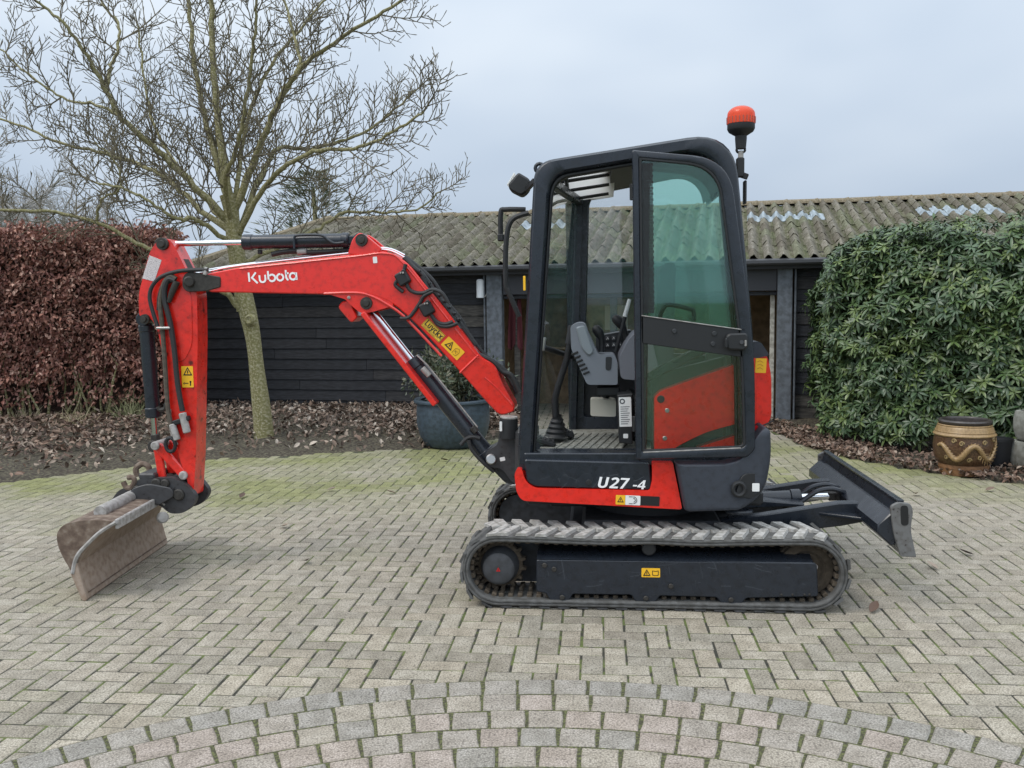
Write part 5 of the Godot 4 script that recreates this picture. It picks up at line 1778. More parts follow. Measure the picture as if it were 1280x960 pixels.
func boom(root: Node3D) -> void:
	var z1 := 0.19
	var z0 := 0.01
	var o := rp([Vector3(-2.527, 1.757, 0.018), Vector3(-2.326, 1.79, 0.027), Vector3(-1.667, 1.851, 0.045), Vector3(-1.463, 1.869, 0.063), Vector3(-1.355, 1.805, 0.054), Vector3(-1.106, 1.491, 0), Vector3(-0.942, 1.264, 0.027), Vector3(-0.856, 1.213, 0.045), Vector3(-0.83, 1.127, 0.063), Vector3(-0.755, 0.99, 0.013), Vector3(-0.755, 0.954, 0.022), Vector3(-0.838, 0.926, 0.036), Vector3(-0.923, 1.018, 0.054), Vector3(-1.048, 1.165, 0.045), Vector3(-1.304, 1.453, 0.09), Vector3(-1.444, 1.577, 0.116), Vector3(-1.572, 1.628, 0.09), Vector3(-1.837, 1.628, 0), Vector3(-2.513, 1.651, 0.013), Vector3(-2.531, 1.684, 0.013)], 5)
	var b := obj("boom", Shape.new().ext(o, z0, z1, 0.006), M.red, root)
	# raised flanges that run round the box's lower and upper edges, and the weld across the lower end
	var rib := Shape.new()
	rib.tube(spline([Vector3(-1.837, 1.632, 0.19), Vector3(-1.65, 1.634, 0.19), Vector3(-1.563, 1.614, 0.19), Vector3(-1.49, 1.577, 0.19), Vector3(-1.399, 1.517, 0.19), Vector3(-1.309, 1.426, 0.19), Vector3(-1.166, 1.27, 0.19)], 5), 0.008, 6)
	rib.tube(spline([Vector3(-2.326, 1.781, 0.19), Vector3(-1.667, 1.837, 0.19), Vector3(-1.473, 1.851, 0.19), Vector3(-1.369, 1.791, 0.19), Vector3(-1.116, 1.464, 0.19), Vector3(-0.955, 1.255, 0.19)], 5), 0.006, 6)
	rib.tube([Vector3(-0.955, 1.273, 0.19), Vector3(-1.062, 1.174, 0.19)], 0.007, 6)
	rib.tube(spline([Vector3(-0.921, 1.146, 0.19), Vector3(-0.849, 1.082, 0.19), Vector3(-0.768, 0.99, 0.19)], 4), 0.006, 6)
	obj("weld_bead", rib, M.red, b)
	# worn steel fork at the tip
	var fork := Shape.new()
	for z: Array in [[0.165, 0.198], [0.002, 0.035]]:
		fork.ext(rp([Vector3(-2.667, 1.745, 0.027), Vector3(-2.632, 1.772, 0.027), Vector3(-2.528, 1.752, 0.013), Vector3(-2.442, 1.737, 0.013), Vector3(-2.445, 1.678, 0.009), Vector3(-2.532, 1.656, 0.013), Vector3(-2.648, 1.653, 0.027), Vector3(-2.675, 1.686, 0.018)], 4), z[0], z[1], 0.004)
	obj("tip_fork", fork, M.greasy, b)
	obj("pin", Shape.new().cyl(Vector3(-2.633, 1.713, 0.195), Vector3(-2.619, 1.712, 0.225), 0.03, 20, 0.006), M.greasy, b)
	# lugs for the rams and the stop plate in front of them
	var lug := Shape.new()
	for z: Array in [[0.16, 0.188], [0.012, 0.04]]:
		lug.ext(rp([Vector3(-1.693, 1.852, 0.009), Vector3(-1.662, 1.941, 0.036), Vector3(-1.619, 1.976, 0.036), Vector3(-1.579, 1.953, 0.027), Vector3(-1.493, 1.879, 0.018), Vector3(-1.531, 1.84, 0.009)], 4), z[0], z[1], 0.004)
		lug.ext(rp([Vector3(-1.844, 1.637, 0.009), Vector3(-1.715, 1.599, 0.013), Vector3(-1.67, 1.552, 0.036), Vector3(-1.624, 1.515, 0.045), Vector3(-1.559, 1.524, 0.036), Vector3(-1.437, 1.558, 0.009), Vector3(-1.454, 1.631, 0.009)], 4), z[0], z[1], 0.004)
	obj("ram_lug", lug, M.red, b)
	for p: Vector3 in [Vector3(-1.609, 1.93, 0.188), Vector3(-1.592, 1.574, 0.188)]:
		obj("pin", Shape.new().lathe([Vector2(0.0, 0.022), Vector2(0.018, 0.02), Vector2(0.022, 0.012), Vector2(0.034, 0.012), Vector2(0.036, 0.0)], p, Vector3.BACK, 20), M.greasy, b)
	obj("stop_plate", Shape.new().ext(rp([Vector3(-1.744, 1.585, 0.014), Vector3(-1.688, 1.598, 0.018), Vector3(-1.68, 1.548, 0.018), Vector3(-1.653, 1.493, 0.014), Vector3(-1.692, 1.461, 0.018), Vector3(-1.769, 1.554, 0.018)], 4), 0.0, 0.16, 0.006), M.red, b)
	obj("bolt", Shape.new().cyl(Vector3(-1.693, 1.607, 0.19), Vector3(-1.69, 1.607, 0.2), 0.01, 10), M.bare, b)
	# rams of the arm and of the boom, the long guard in front of the boom ram
	var top := cylinder_ram("arm_ram", Vector3(-2.823, 1.937, 0.1), Vector3(-1.633, 1.936, 0.1), 0.041, 0.0, 0.42, 0.93, root, 0.016)
	obj("feed_pipe", Shape.new().tube(spline([Vector3(-2.013, 1.891, 0.155), Vector3(-2.01, 1.954, 0.155), Vector3(-1.982, 1.967, 0.155), Vector3(-1.855, 1.964, 0.155), Vector3(-1.814, 1.937, 0.155), Vector3(-1.777, 1.918, 0.155), Vector3(-1.721, 1.921, 0.155)], 4), 0.008, 8), M.frame, top)
	obj("feed_hose", Shape.new().tube(spline([Vector3(-2.167, 1.864, 0.1), Vector3(-2.094, 1.877, 0.1), Vector3(-2.013, 1.88, 0.1), Vector3(-1.975, 1.87, 0.1), Vector3(-1.691, 1.878, 0.1)], 4), 0.015, 8), M.hose, top)
	obj("hose_end", Shape.new().cyl(Vector3(-2.013, 1.875, 0.1), Vector3(-1.956, 1.879, 0.1), 0.02, 12), M.bare, top)
	obj("port", Shape.new().cyl(Vector3(-2.237, 1.893, 0.1), Vector3(-2.238, 1.866, 0.1), 0.014, 12), M.black, top)
	var br := cylinder_ram("boom_ram", Vector3(-1.615, 1.574, 0.1), Vector3(-0.903, 0.662, 0.1), 0.048, 0.0, 0.37, 0.97, root, 0.022)
	obj("feed_pipe", Shape.new().tube([Vector3(-1.314, 1.274, 0.16), Vector3(-1.255, 1.218, 0.16), Vector3(-0.971, 0.858, 0.16)], 0.0045, 8), M.bare, br)
	obj("pipe_end", Shape.new().cyl(Vector3(-1.283, 1.2, 0.16), Vector3(-1.243, 1.154, 0.16), 0.018, 12), M.bare, br)
	obj("pipe_end", Shape.new().cyl(Vector3(-1.004, 0.858, 0.155), Vector3(-0.977, 0.83, 0.155), 0.02, 12), M.greasy, br)
	obj("clamp", Shape.new().tube(spline([Vector3(-1.071, 0.755, 0.155), Vector3(-1.033, 0.793, 0.155), Vector3(-0.996, 0.802, 0.155), Vector3(-0.959, 0.793, 0.155)], 3), 0.012, 8), M.hose, br)
	obj("lower_hose", Shape.new().tube(spline([Vector3(-1.023, 0.784, 0.16), Vector3(-1.006, 0.728, 0.16), Vector3(-0.942, 0.654, 0.16), Vector3(-0.878, 0.599, 0.16)], 4), 0.012, 8), M.hose, br)
	obj("ram_guard", Shape.new().bar(Vector3(-1.608, 1.52, 0.17), Vector3(-1.203, 0.994, 0.17), 0.12, 0.03, 0.005, Vector3(0.64, 0.77, 0)), M.red, br)
	# lettering and labels
	var word := Shape.new()
	word.t = Transform3D(Basis(Vector3.BACK, 0.058).scaled(Vector3.ONE), Vector3(-2.272, 1.698, 0.191))
	letter_strokes(word, 0.0)
	obj("maker_lettering", word, M.white, b)
	var c1 := Vector3(-1.21, 1.416, 0.191)
	var ang := -0.79
	var s1 := sticker("dealer_label", Vector2(c1.x, c1.y), Vector2(0.142, 0.056), 0.191, ang, mat(srgb(232, 190, 60), 0.5), b)
	var rim := Shape.new()
	rim.t = Transform3D(Basis(Vector3.BACK, ang), Vector3(c1.x, c1.y, 0.1932))
	rim.ring(PackedVector2Array([Vector2(-0.069, -0.026), Vector2(0.069, -0.026), Vector2(0.069, 0.026), Vector2(-0.069, 0.026)]), PackedVector2Array([Vector2(-0.067, -0.024), Vector2(0.067, -0.024), Vector2(0.067, 0.024), Vector2(-0.067, 0.024)]), 0, 0.0008, 0.0)
	for k in 2:
		rim.stroke([Vector2(-0.06, -0.013 - k * 0.007), Vector2(0.05 - k * 0.02, -0.013 - k * 0.007)], 0.002, 0, 0.0008)
	obj("print", rim, mat(srgb(120, 90, 30), 0.5), s1)
	lettering("dealer_lettering", "Luyckx", 0.046, M.sticker_black, s1, Transform3D(Basis(Vector3.BACK, ang).scaled_local(Vector3(0.84, 1, 1)), Vector3(c1.x, c1.y, 0.1932) + rot2(Vector2(0.0, 0.006), ang)))
	var c2 := Vector3(-1.1, 1.313, 0.191)
	var s2 := sticker("warning_label", Vector2(c2.x, c2.y), Vector2(0.128, 0.066), 0.191, ang, M.sticker_yellow, b)
	triangle_sign(Vector2(c2.x, c2.y) + Vector2(rot2(Vector2(-0.024, 0.0), ang).x, rot2(Vector2(-0.024, 0.0), ang).y), 0.046, 0.1932, ang, s2)
	var pic := Shape.new()
	pic.t = Transform3D(Basis(Vector3.BACK, ang), Vector3(c2.x, c2.y, 0.1932))
	pic.stroke([Vector2(0.012, -0.022), Vector2(0.012, 0.012), Vector2(0.03, 0.022), Vector2(0.044, 0.008), Vector2(0.04, -0.02), Vector2(0.022, -0.022)], 0.0025, 0, 0.0008)
	pic.stroke([Vector2(0.018, -0.006), Vector2(0.036, 0.006)], 0.0025, 0, 0.0008)
	pic.stroke([Vector2(0.018, 0.006), Vector2(0.034, -0.012)], 0.0025, 0, 0.0008)
	obj("print", pic, mat(srgb(150, 108, 24), 0.5), s2)
	var c3 := Vector3(-1.534, 1.817, 0.191)
	sticker("white_label", Vector2(c3.x, c3.y), Vector2(0.024, 0.036), 0.191, 0.05, M.sticker_white, b)
	# pipes along the top, hoses down the back, two valve blocks on the side
	obj("steel_pipe", Shape.new().tube(spline([Vector3(-2.671, 1.756, 0.15), Vector3(-2.525, 1.772, 0.15), Vector3(-2.341, 1.801, 0.15), Vector3(-1.678, 1.862, 0.15), Vector3(-1.482, 1.876, 0.15), Vector3(-1.372, 1.829, 0.15)], 5), 0.006, 8), M.chrome, b)
	obj("steel_pipe", Shape.new().tube(spline([Vector3(-2.678, 1.768, 0.05), Vector3(-2.382, 1.81, 0.05), Vector3(-1.705, 1.877, 0.05), Vector3(-1.505, 1.891, 0.05), Vector3(-1.393, 1.848, 0.05)], 5), 0.006, 8), M.chrome, b)
	obj("pipe_clamp", Shape.new().box(Vector3(-1.668, 1.866, 0.15), Vector3(0.022, 0.03, 0.05), 0.004), M.bare, b)
	obj("pipe_clamp", Shape.new().bar(Vector3(-2.533, 1.748, 0.2), Vector3(-2.521, 1.793, 0.2), 0.02, 0.02), M.bare, b)
	for h: Array in [[Vector3(-1.377, 1.829, 0.15), Vector3(-1.332, 1.779, 0.15), Vector3(-1.264, 1.723, 0.15), Vector3(-1.184, 1.6, 0.15), Vector3(-1.103, 1.49, 0.15), Vector3(-1.041, 1.362, 0.15), Vector3(-0.942, 1.261, 0.15), Vector3(-0.824, 1.196, 0.15), Vector3(-0.761, 1.105, 0.15)], [Vector3(-1.392, 1.837, 0.08), Vector3(-1.323, 1.786, 0.08), Vector3(-1.231, 1.702, 0.08), Vector3(-1.159, 1.586, 0.08), Vector3(-1.068, 1.47, 0.08), Vector3(-1.005, 1.35, 0.08), Vector3(-0.905, 1.238, 0.08), Vector3(-0.804, 1.145, 0.08), Vector3(-0.75, 1.042, 0.08)], [Vector3(-1.269, 1.723, 0.17), Vector3(-1.243, 1.655, 0.17), Vector3(-1.19, 1.573, 0.17), Vector3(-1.127, 1.496, 0.17), Vector3(-1.06, 1.418, 0.17)], [Vector3(-0.95, 1.271, 0.16), Vector3(-0.877, 1.234, 0.16), Vector3(-0.823, 1.179, 0.16), Vector3(-0.769, 1.151, 0.16), Vector3(-0.725, 1.06, 0.16)]]:
		obj("hose", Shape.new().tube(spline(h, 6), 0.014, 8), M.hose, b)
	obj("hose_guard", Shape.new().tube(spline([Vector3(-1.37, 1.817, 0.12), Vector3(-1.203, 1.619, 0.12), Vector3(-1.081, 1.462, 0.12), Vector3(-0.982, 1.324, 0.12)], 6), 0.02, 8), M.hose, b)
	for k in 9:
		var p: Vector3 = (Vector3(-1.295, 1.738, 0.13)).lerp(Vector3(-1.079, 1.462, 0.13), k / 8.0)
		obj("hose_tie", Shape.new().box(p + Vector3(0.008, 0.012, 0.01), Vector3(0.02, 0.02, 0.05), 0.005), M.black, b)
	for q: Array in [[Vector3(-1.373, 1.711, 0.2), [[Vector3(-1.354, 1.683, 0.21), Vector3(-1.336, 1.647, 0.21), Vector3(-1.3, 1.629, 0.21), Vector3(-1.255, 1.628, 0.21), Vector3(-1.209, 1.645, 0.21), Vector3(-1.154, 1.626, 0.21), Vector3(-1.119, 1.572, 0.21)], [Vector3(-1.404, 1.702, 0.21), Vector3(-1.418, 1.675, 0.21), Vector3(-1.391, 1.648, 0.21), Vector3(-1.373, 1.634, 0.21)], [Vector3(-1.356, 1.79, 0.21), Vector3(-1.366, 1.755, 0.21), Vector3(-1.389, 1.728, 0.21)]]], [Vector3(-1.24, 1.538, 0.2), [[Vector3(-1.221, 1.511, 0.21), Vector3(-1.185, 1.466, 0.21), Vector3(-1.14, 1.451, 0.21), Vector3(-1.094, 1.464, 0.21)], [Vector3(-1.212, 1.497, 0.21), Vector3(-1.177, 1.447, 0.21), Vector3(-1.122, 1.438, 0.21), Vector3(-1.067, 1.455, 0.21)], [Vector3(-1.395, 1.486, 0.21), Vector3(-1.34, 1.494, 0.21), Vector3(-1.283, 1.566, 0.21), Vector3(-1.255, 1.61, 0.21), Vector3(-1.2, 1.636, 0.21)]]]]:
		var v := Shape.new()
		v.t = Transform3D(Basis(Vector3.BACK, 0.5), q[0])
		v.box(Vector3(0, 0, 0.008), Vector3(0.07, 0.075, 0.055), 0.008)
		v.box(Vector3(0.028, 0.03, 0.038), Vector3(0.02, 0.02, 0.012), 0.004)
		var vb := obj("valve_block", v, M.black, b)
		var dots := Shape.new()
		dots.t = v.t
		dots.cyl(Vector3(0.022, 0.022, 0.034), Vector3(0.022, 0.022, 0.048), 0.006, 8)
		dots.cyl(Vector3(0.008, 0.028, 0.034), Vector3(0.008, 0.028, 0.042), 0.005, 8)
		obj("fitting", dots, M.bare, vb)
		for h: Array in q[1]:
			obj("hose", Shape.new().tube(spline(h, 5), 0.011, 8), M.hose, vb)


func dipper(root: Node3D) -> void:
	var o := rp([Vector3(-2.831, 1.942, 0.036), Vector3(-2.801, 1.969, 0.036), Vector3(-2.739, 1.954, 0.036), Vector3(-2.699, 1.871, 0.054), Vector3(-2.651, 1.769, 0.045), Vector3(-2.599, 1.648, 0.036), Vector3(-2.606, 1.397, 0), Vector3(-2.629, 1.022, 0), Vector3(-2.65, 0.699, 0), Vector3(-2.677, 0.449, 0.018), Vector3(-2.697, 0.439, 0.018), Vector3(-2.711, 0.545, 0.018), Vector3(-2.754, 0.679, 0.036), Vector3(-2.794, 0.961, 0.045), Vector3(-2.818, 1.249, 0.045), Vector3(-2.848, 1.437, 0.036), Vector3(-2.879, 1.498, 0.018), Vector3(-2.956, 1.518, 0.018), Vector3(-2.954, 1.644, 0.09), Vector3(-2.919, 1.75, 0.09), Vector3(-2.873, 1.888, 0.045)], 5)
	var a := obj("dipper_arm", Shape.new().ext(o, 0.035, 0.17, 0.006), M.red_worn, root)
	# doubler plate over the top half and the edge flange
	var dbl := Shape.new()
	dbl.ext(rp([Vector3(-2.794, 1.623, 0.045), Vector3(-2.714, 1.668, 0.045), Vector3(-2.654, 1.713, 0.045), Vector3(-2.63, 1.621, 0.063), Vector3(-2.638, 1.342, 0.099), Vector3(-2.696, 1.248, 0.072), Vector3(-2.765, 1.249, 0.045), Vector3(-2.791, 1.305, 0.045)], 5), 0.168, 0.176, 0.003)
	obj("doubler_plate", dbl, M.red_worn, a)
	var w := Vector3(-2.872, 1.8, 0.171)
	var st := Shape.new()
	st.ext(flat2([Vector3(-2.874, 1.869, 0.17), Vector3(-2.802, 1.84, 0.17), Vector3(-2.853, 1.717, 0.17), Vector3(-2.925, 1.736, 0.17)]), 0.17, 0.1715, 0.0)
	var sm := mottled(srgb(224, 220, 220), 0.6, tex(noise(FastNoiseLite.TYPE_SIMPLEX, 0.06, 3, 91), ramp([[0.0, Color(0.35, 0.33, 0.34)], [0.3, Color(0.5, 0.45, 0.46)], [0.38, Color(0.95, 0.92, 0.92)], [1.0, Color.WHITE]])), 6.0)
	obj("worn_label", st, sm, a)
	var y := sticker("warning_label", Vector2(Vector3(-2.679, 1.159, 0.17).x, Vector3(-2.679, 1.159, 0.17).y), Vector2(0.071, 0.125), 0.1705, 0.0, M.sticker_yellow, a)
	var yc := Vector3(-2.676, 1.187, 0.172)
	triangle_sign(Vector2(yc.x, yc.y), 0.05, 0.1722, 0.0, y)
	var pic := Shape.new()
	pic.t = Transform3D(Basis.IDENTITY, Vector3(-2.68, 1.121, 0.172))
	pic.stroke([Vector2(-0.018, 0.0), Vector2(0.006, 0.0)], 0.005, 0, 0.0008)
	pic.stroke([Vector2(-0.018, 0.006), Vector2(-0.024, 0.0), Vector2(-0.018, -0.006)], 0.003, 0, 0.0008)
	pic.stroke([Vector2(0.018, -0.014), Vector2(0.018, 0.014)], 0.007, 0, 0.0008)
	pic.stroke([Vector2(0.013, 0.008), Vector2(0.024, 0.008)], 0.006, 0, 0.0008)
	obj("print", pic, M.sticker_black, y)
	for p: Array in [[Vector3(-2.788, 1.932, 0.17), 0.036], [Vector3(-2.918, 1.499, 0.17), 0.03]]:
		obj("pin", Shape.new().lathe([Vector2(0, 0.03), Vector2(0.5 * p[1], 0.03), Vector2(0.62 * p[1], 0.018), Vector2(0.95 * p[1], 0.018), Vector2(p[1], 0.0)], p[0], Vector3.BACK, 20), M.greasy, a)
	obj("dark_web", Shape.new().ext(rp([Vector3(-2.764, 1.931, 0.009), Vector3(-2.725, 1.921, 0.014), Vector3(-2.654, 1.78, 0.014), Vector3(-2.695, 1.753, 0.014), Vector3(-2.738, 1.875, 0.014)], 3), 0.06, 0.14, 0.004), M.greasy, a)
	# bucket ram and linkage
	var r := cylinder_ram("bucket_ram", Vector3(-2.935, 0.738, 0.09), Vector3(-2.959, 1.497, 0.09), 0.042, 0.0, 0.24, 0.94, root, 0.018)
	obj("port", Shape.new().tube(spline([Vector3(-2.882, 0.981, 0.14), Vector3(-2.873, 0.962, 0.14), Vector3(-2.843, 0.967, 0.14), Vector3(-2.831, 1, 0.14)], 3), 0.014, 8), M.greasy, r)
	for z: float in [0.16, 0.04]:
		obj("link_bar", Shape.new().bar(Vector3(-2.889, 0.749, 0.16) + Vector3(0, 0, z - 0.16), Vector3(-2.734, 0.572, 0.16) + Vector3(0, 0, z - 0.16), 0.022, 0.055, 0.006), M.red_worn, r)
		obj("link_bar", Shape.new().bar(Vector3(-2.9, 0.736, 0.14) + Vector3(0, 0, z - 0.16), Vector3(-2.879, 0.553, 0.14) + Vector3(0, 0, z - 0.16), 0.022, 0.05, 0.006), M.red_worn, r)
	for p: Vector3 in [Vector3(-2.894, 0.751, 0.17), Vector3(-2.73, 0.574, 0.17)]:
		obj("pin", Shape.new().cyl(p + Vector3(0, 0, -0.16), p + Vector3(0, 0, 0.02), 0.026, 16, 0.005), M.bare, r)
	# hoses over the top and down to the couplings
	for h: Array in [[[Vector3(-2.512, 1.779, 0.2), Vector3(-2.646, 1.777, 0.2), Vector3(-2.729, 1.765, 0.2), Vector3(-2.802, 1.738, 0.2), Vector3(-2.853, 1.688, 0.2), Vector3(-2.871, 1.624, 0.2), Vector3(-2.856, 1.54, 0.2), Vector3(-2.832, 1.457, 0.2)], 0.012], [[Vector3(-2.709, 1.728, 0.195), Vector3(-2.742, 1.746, 0.195), Vector3(-2.777, 1.715, 0.195), Vector3(-2.8, 1.651, 0.195), Vector3(-2.813, 1.577, 0.195), Vector3(-2.808, 1.493, 0.195), Vector3(-2.806, 1.438, 0.195), Vector3(-2.801, 1.26, 0.195), Vector3(-2.796, 0.978, 0.195), Vector3(-2.773, 0.836, 0.195)], 0.014], [[Vector3(-2.712, 1.718, 0.2), Vector3(-2.75, 1.728, 0.2), Vector3(-2.777, 1.678, 0.2), Vector3(-2.78, 1.604, 0.2), Vector3(-2.765, 1.53, 0.2), Vector3(-2.75, 1.446, 0.2), Vector3(-2.737, 1.307, 0.2), Vector3(-2.727, 1.12, 0.2), Vector3(-2.706, 0.959, 0.2)], 0.016], [[Vector3(-2.741, 1.724, 0.19), Vector3(-2.785, 1.697, 0.19), Vector3(-2.813, 1.623, 0.19), Vector3(-2.822, 1.549, 0.19)], 0.016]]:
		obj("hose", Shape.new().tube(spline(h[0], 6), h[1], 8), M.hose_dusty if h[1] < 0.0155 and h[1] > 0.0125 else M.hose, a)
	obj("hose_clip", Shape.new().box(Vector3(-2.789, 1.447, 0.2), Vector3(0.085, 0.014, 0.05), 0.004), M.zinc, a)
	obj("hose_fitting", Shape.new().tube([Vector3(-2.702, 1.714, 0.2), Vector3(-2.735, 1.65, 0.2), Vector3(-2.757, 1.595, 0.2)], [0.02, 0.018, 0.012], 10), M.greasy, a)
	var cp := Shape.new()
	cp.cyl(Vector3(-2.707, 0.95, 0.2), Vector3(-2.683, 0.832, 0.2), 0.022, 12, 0.005)
	cp.cyl(Vector3(-2.773, 0.884, 0.2), Vector3(-2.744, 0.789, 0.2), 0.02, 12, 0.005)
	obj("coupling", cp, M.bare, a)
	var cb := Shape.new()
	cb.bar(Vector3(-2.768, 0.887, 0.19), Vector3(-2.669, 0.92, 0.19), 0.04, 0.03, 0.006)
	obj("coupling_bracket", cb, M.black, a)
	obj("coupling_ring", Shape.new().tube(range(13).map(func(k): return Vector3(-2.794, 0.759, 0.19) + Vector3(0.03 * cos(TAU * k / 12.0), 0.042 * sin(TAU * k / 12.0), 0)), 0.012, 8), M.black, a)
	obj("bare_tube", Shape.new().tube(spline([Vector3(-2.794, 0.967, 0.18), Vector3(-2.793, 0.881, 0.18), Vector3(-2.782, 0.81, 0.18), Vector3(-2.76, 0.757, 0.18)], 4), 0.01, 8), M.bare, a)


func bucket(root: Node3D) -> void:
	# quick coupler, of plates with pins and claws
	var c := Node3D.new()
	c.name = piece(root, "quick_coupler")
	root.add_child(c, true)
	var o := rp([Vector3(-2.983, 0.559, 0.018), Vector3(-2.795, 0.565, 0.018), Vector3(-2.698, 0.522, 0.027), Vector3(-2.643, 0.446, 0.036), Vector3(-2.675, 0.388, 0.036), Vector3(-2.736, 0.349, 0.036), Vector3(-2.815, 0.348, 0.027), Vector3(-2.882, 0.406, 0.036), Vector3(-2.969, 0.434, 0.036), Vector3(-3.071, 0.404, 0.027), Vector3(-3.18, 0.418, 0.013), Vector3(-3.131, 0.481, 0.018), Vector3(-3.034, 0.53, 0.018)], 4)
	for z: Array in [[0.16, 0.2], [-0.02, 0.02]]:
		obj("coupler_plate", Shape.new().ext(o, z[0], z[1], 0.006), M.steel, c)
	obj("coupler_core", Shape.new().ext(rp([Vector3(-3.057, 0.519, 0.018), Vector3(-2.845, 0.525, 0.018), Vector3(-2.729, 0.443, 0.027), Vector3(-2.794, 0.354, 0.027), Vector3(-2.898, 0.383, 0.027), Vector3(-3.022, 0.431, 0.027), Vector3(-3.134, 0.41, 0.018), Vector3(-3.163, 0.45, 0.018)], 4), 0.02, 0.16, 0.006), M.greasy, c)
	for p: Array in [[Vector3(-2.831, 0.531, 0.2), 0.026], [Vector3(-2.885, 0.531, 0.2), 0.03], [Vector3(-2.75, 0.464, 0.2), 0.034], [Vector3(-3.006, 0.492, 0.2), 0.026]]:
		obj("pin", Shape.new().cyl(p[0] + Vector3(0, 0, -0.24), p[0] + Vector3(0, 0, 0.018), p[1], 18, 0.006), M.greasy, c)
	obj("claw", Shape.new().tube(spline([Vector3(-3.093, 0.539, 0.2), Vector3(-3.075, 0.506, 0.2), Vector3(-3.045, 0.506, 0.2), Vector3(-3.023, 0.54, 0.2), Vector3(-3.032, 0.564, 0.2), Vector3(-3.062, 0.564, 0.2)], 5), 0.016, 8), M.rust, c)
	obj("claw", Shape.new().tube(spline([Vector3(-3.083, 0.539, 0.05), Vector3(-3.09, 0.588, 0.05), Vector3(-3.048, 0.618, 0.05), Vector3(-3.008, 0.598, 0.05), Vector3(-3.011, 0.549, 0.05)], 5), 0.018, 8), M.rust, c)
	obj("bright_edge", Shape.new().tube(spline([Vector3(-2.964, 0.478, 0.205), Vector3(-2.907, 0.445, 0.205), Vector3(-2.84, 0.402, 0.205)], 4), 0.006, 6), M.bare, c)
	obj("cross_bar", Shape.new().box(Vector3(-2.949, 0.569, 0.1), Vector3(0.1, 0.04, 0.2), 0.01), M.steel, c)
	# the ditching bucket stands on its blade; x runs along its profile, z along its width
	var b := Node3D.new()
	b.name = piece(root, "bucket")
	root.add_child(b, true)
	b.position = Vector3(-3.098, 0.0, 0.19)
	b.rotation.y = 0.092
	var hw := 0.57
	# profile from the tip of the blade round the back to the upper lip
	var raw: Array = [Vector3(-3.048, -0.001, 0.76), Vector3(-3.097, 0.157, 0.76), Vector3(-3.149, 0.261, 0.76), Vector3(-3.167, 0.331, 0.76), Vector3(-3.159, 0.384, 0.76), Vector3(-3.116, 0.423, 0.76), Vector3(-3.025, 0.442, 0.76), Vector3(-2.927, 0.443, 0.76), Vector3(-2.856, 0.435, 0.76)]
	var tip: Vector3 = raw[0]
	var pr := []
	for p: Vector3 in spline(raw.slice(1), 4):
		pr.append(Vector2(p.x - tip.x, p.y - tip.y))
	var shell := Shape.new()
	var th := 0.014
	var out := PackedVector2Array(pr)
	var inn := PackedVector2Array()
	for k in pr.size():
		var d: Vector2 = (pr[mini(k + 1, pr.size() - 1)] - pr[maxi(k - 1, 0)]).normalized()
		inn.append(pr[k] + Vector2(d.y, -d.x) * th)
	inn.reverse()
	shell.ext(out + inn, -hw + 0.01, hw - 0.01, 0.003)
	obj("bucket_shell", shell, M.rust, b, 30.0)
	var liner := PackedVector2Array()
	for p: Vector3 in [Vector3(-3.092, 0.157, 0.76), Vector3(-3.046, 0.254, 0.76), Vector3(-2.969, 0.342, 0.76), Vector3(-2.867, 0.404, 0.76), Vector3(-2.865, 0.426, 0.76), Vector3(-2.985, 0.368, 0.76), Vector3(-3.063, 0.271, 0.76), Vector3(-3.105, 0.174, 0.76)]:
		liner.append(Vector2(p.x - tip.x, p.y - tip.y))
	obj("inner_sheet", Shape.new().ext(liner, -hw + 0.02, hw - 0.02, 0.0), M.rust_lip, b)
	for e: Array in [[Vector3(-0.030, 0.115, 0), 0.004], [Vector3(0.012, 0.045, 0), 0.003]]:
		obj("weld_bead", Shape.new().tube([e[0] + Vector3(0.012, 0, -hw + 0.02), e[0] + Vector3(0.012, 0, hw - 0.02)], e[1], 6), M.rust, b)
	var bl := Vector2(raw[1].x - tip.x, raw[1].y - tip.y)
	obj("cutting_edge", Shape.new().ext(PackedVector2Array([Vector2(0.012, 0.0), Vector2(0.022, 0.012), bl + Vector2(0.028, 0.05), bl + Vector2(-0.006, 0.05), bl + Vector2(-0.012, 0.0), Vector2(-0.006, 0.004)]), -hw, hw, 0.003), M.rust_lip, b)
	# end plates with a bright rim along their open side
	var rim_px: Array = [Vector3(-3.097, 0.152, 0.76), Vector3(-3.069, 0.245, 0.76), Vector3(-3.001, 0.32, 0.76), Vector3(-2.93, 0.382, 0.76), Vector3(-2.847, 0.43, 0.76)]
	var rim := []
	for p: Vector3 in rim_px:
		rim.append(Vector3(p.x - tip.x, p.y - tip.y, 0))
	var end := PackedVector2Array(pr)
	var r2 := spline(rim, 4)
	r2.reverse()
	for p: Vector3 in r2.slice(1, r2.size() - 1):
		end.append(Vector2(p.x, p.y))
	for s: float in [-1.0, 1.0]:
		var z := s * (hw - 0.004)
		obj("end_plate", Shape.new().ext(end, z - 0.007, z + 0.007, 0.002), M.rust, b)
		obj("end_rim", Shape.new().tube(spline(rim, 4).map(func(p): return p + Vector3(0, 0, z)), 0.012, 6), M.bare, b)
	var lip: Vector3 = raw[8] - tip
	obj("upper_lip", Shape.new().box(Vector3(lip.x + 0.006, lip.y - 0.02, 0), Vector3(0.02, 0.054, hw * 2.0 - 0.02), 0.005), M.bare, b)
	obj("top_tube", Shape.new().tube([Vector3(lip.x - 0.13, lip.y + 0.02, -hw + 0.1), Vector3(lip.x - 0.13, lip.y + 0.02, hw - 0.12)], 0.036, 12), M.bare, b)
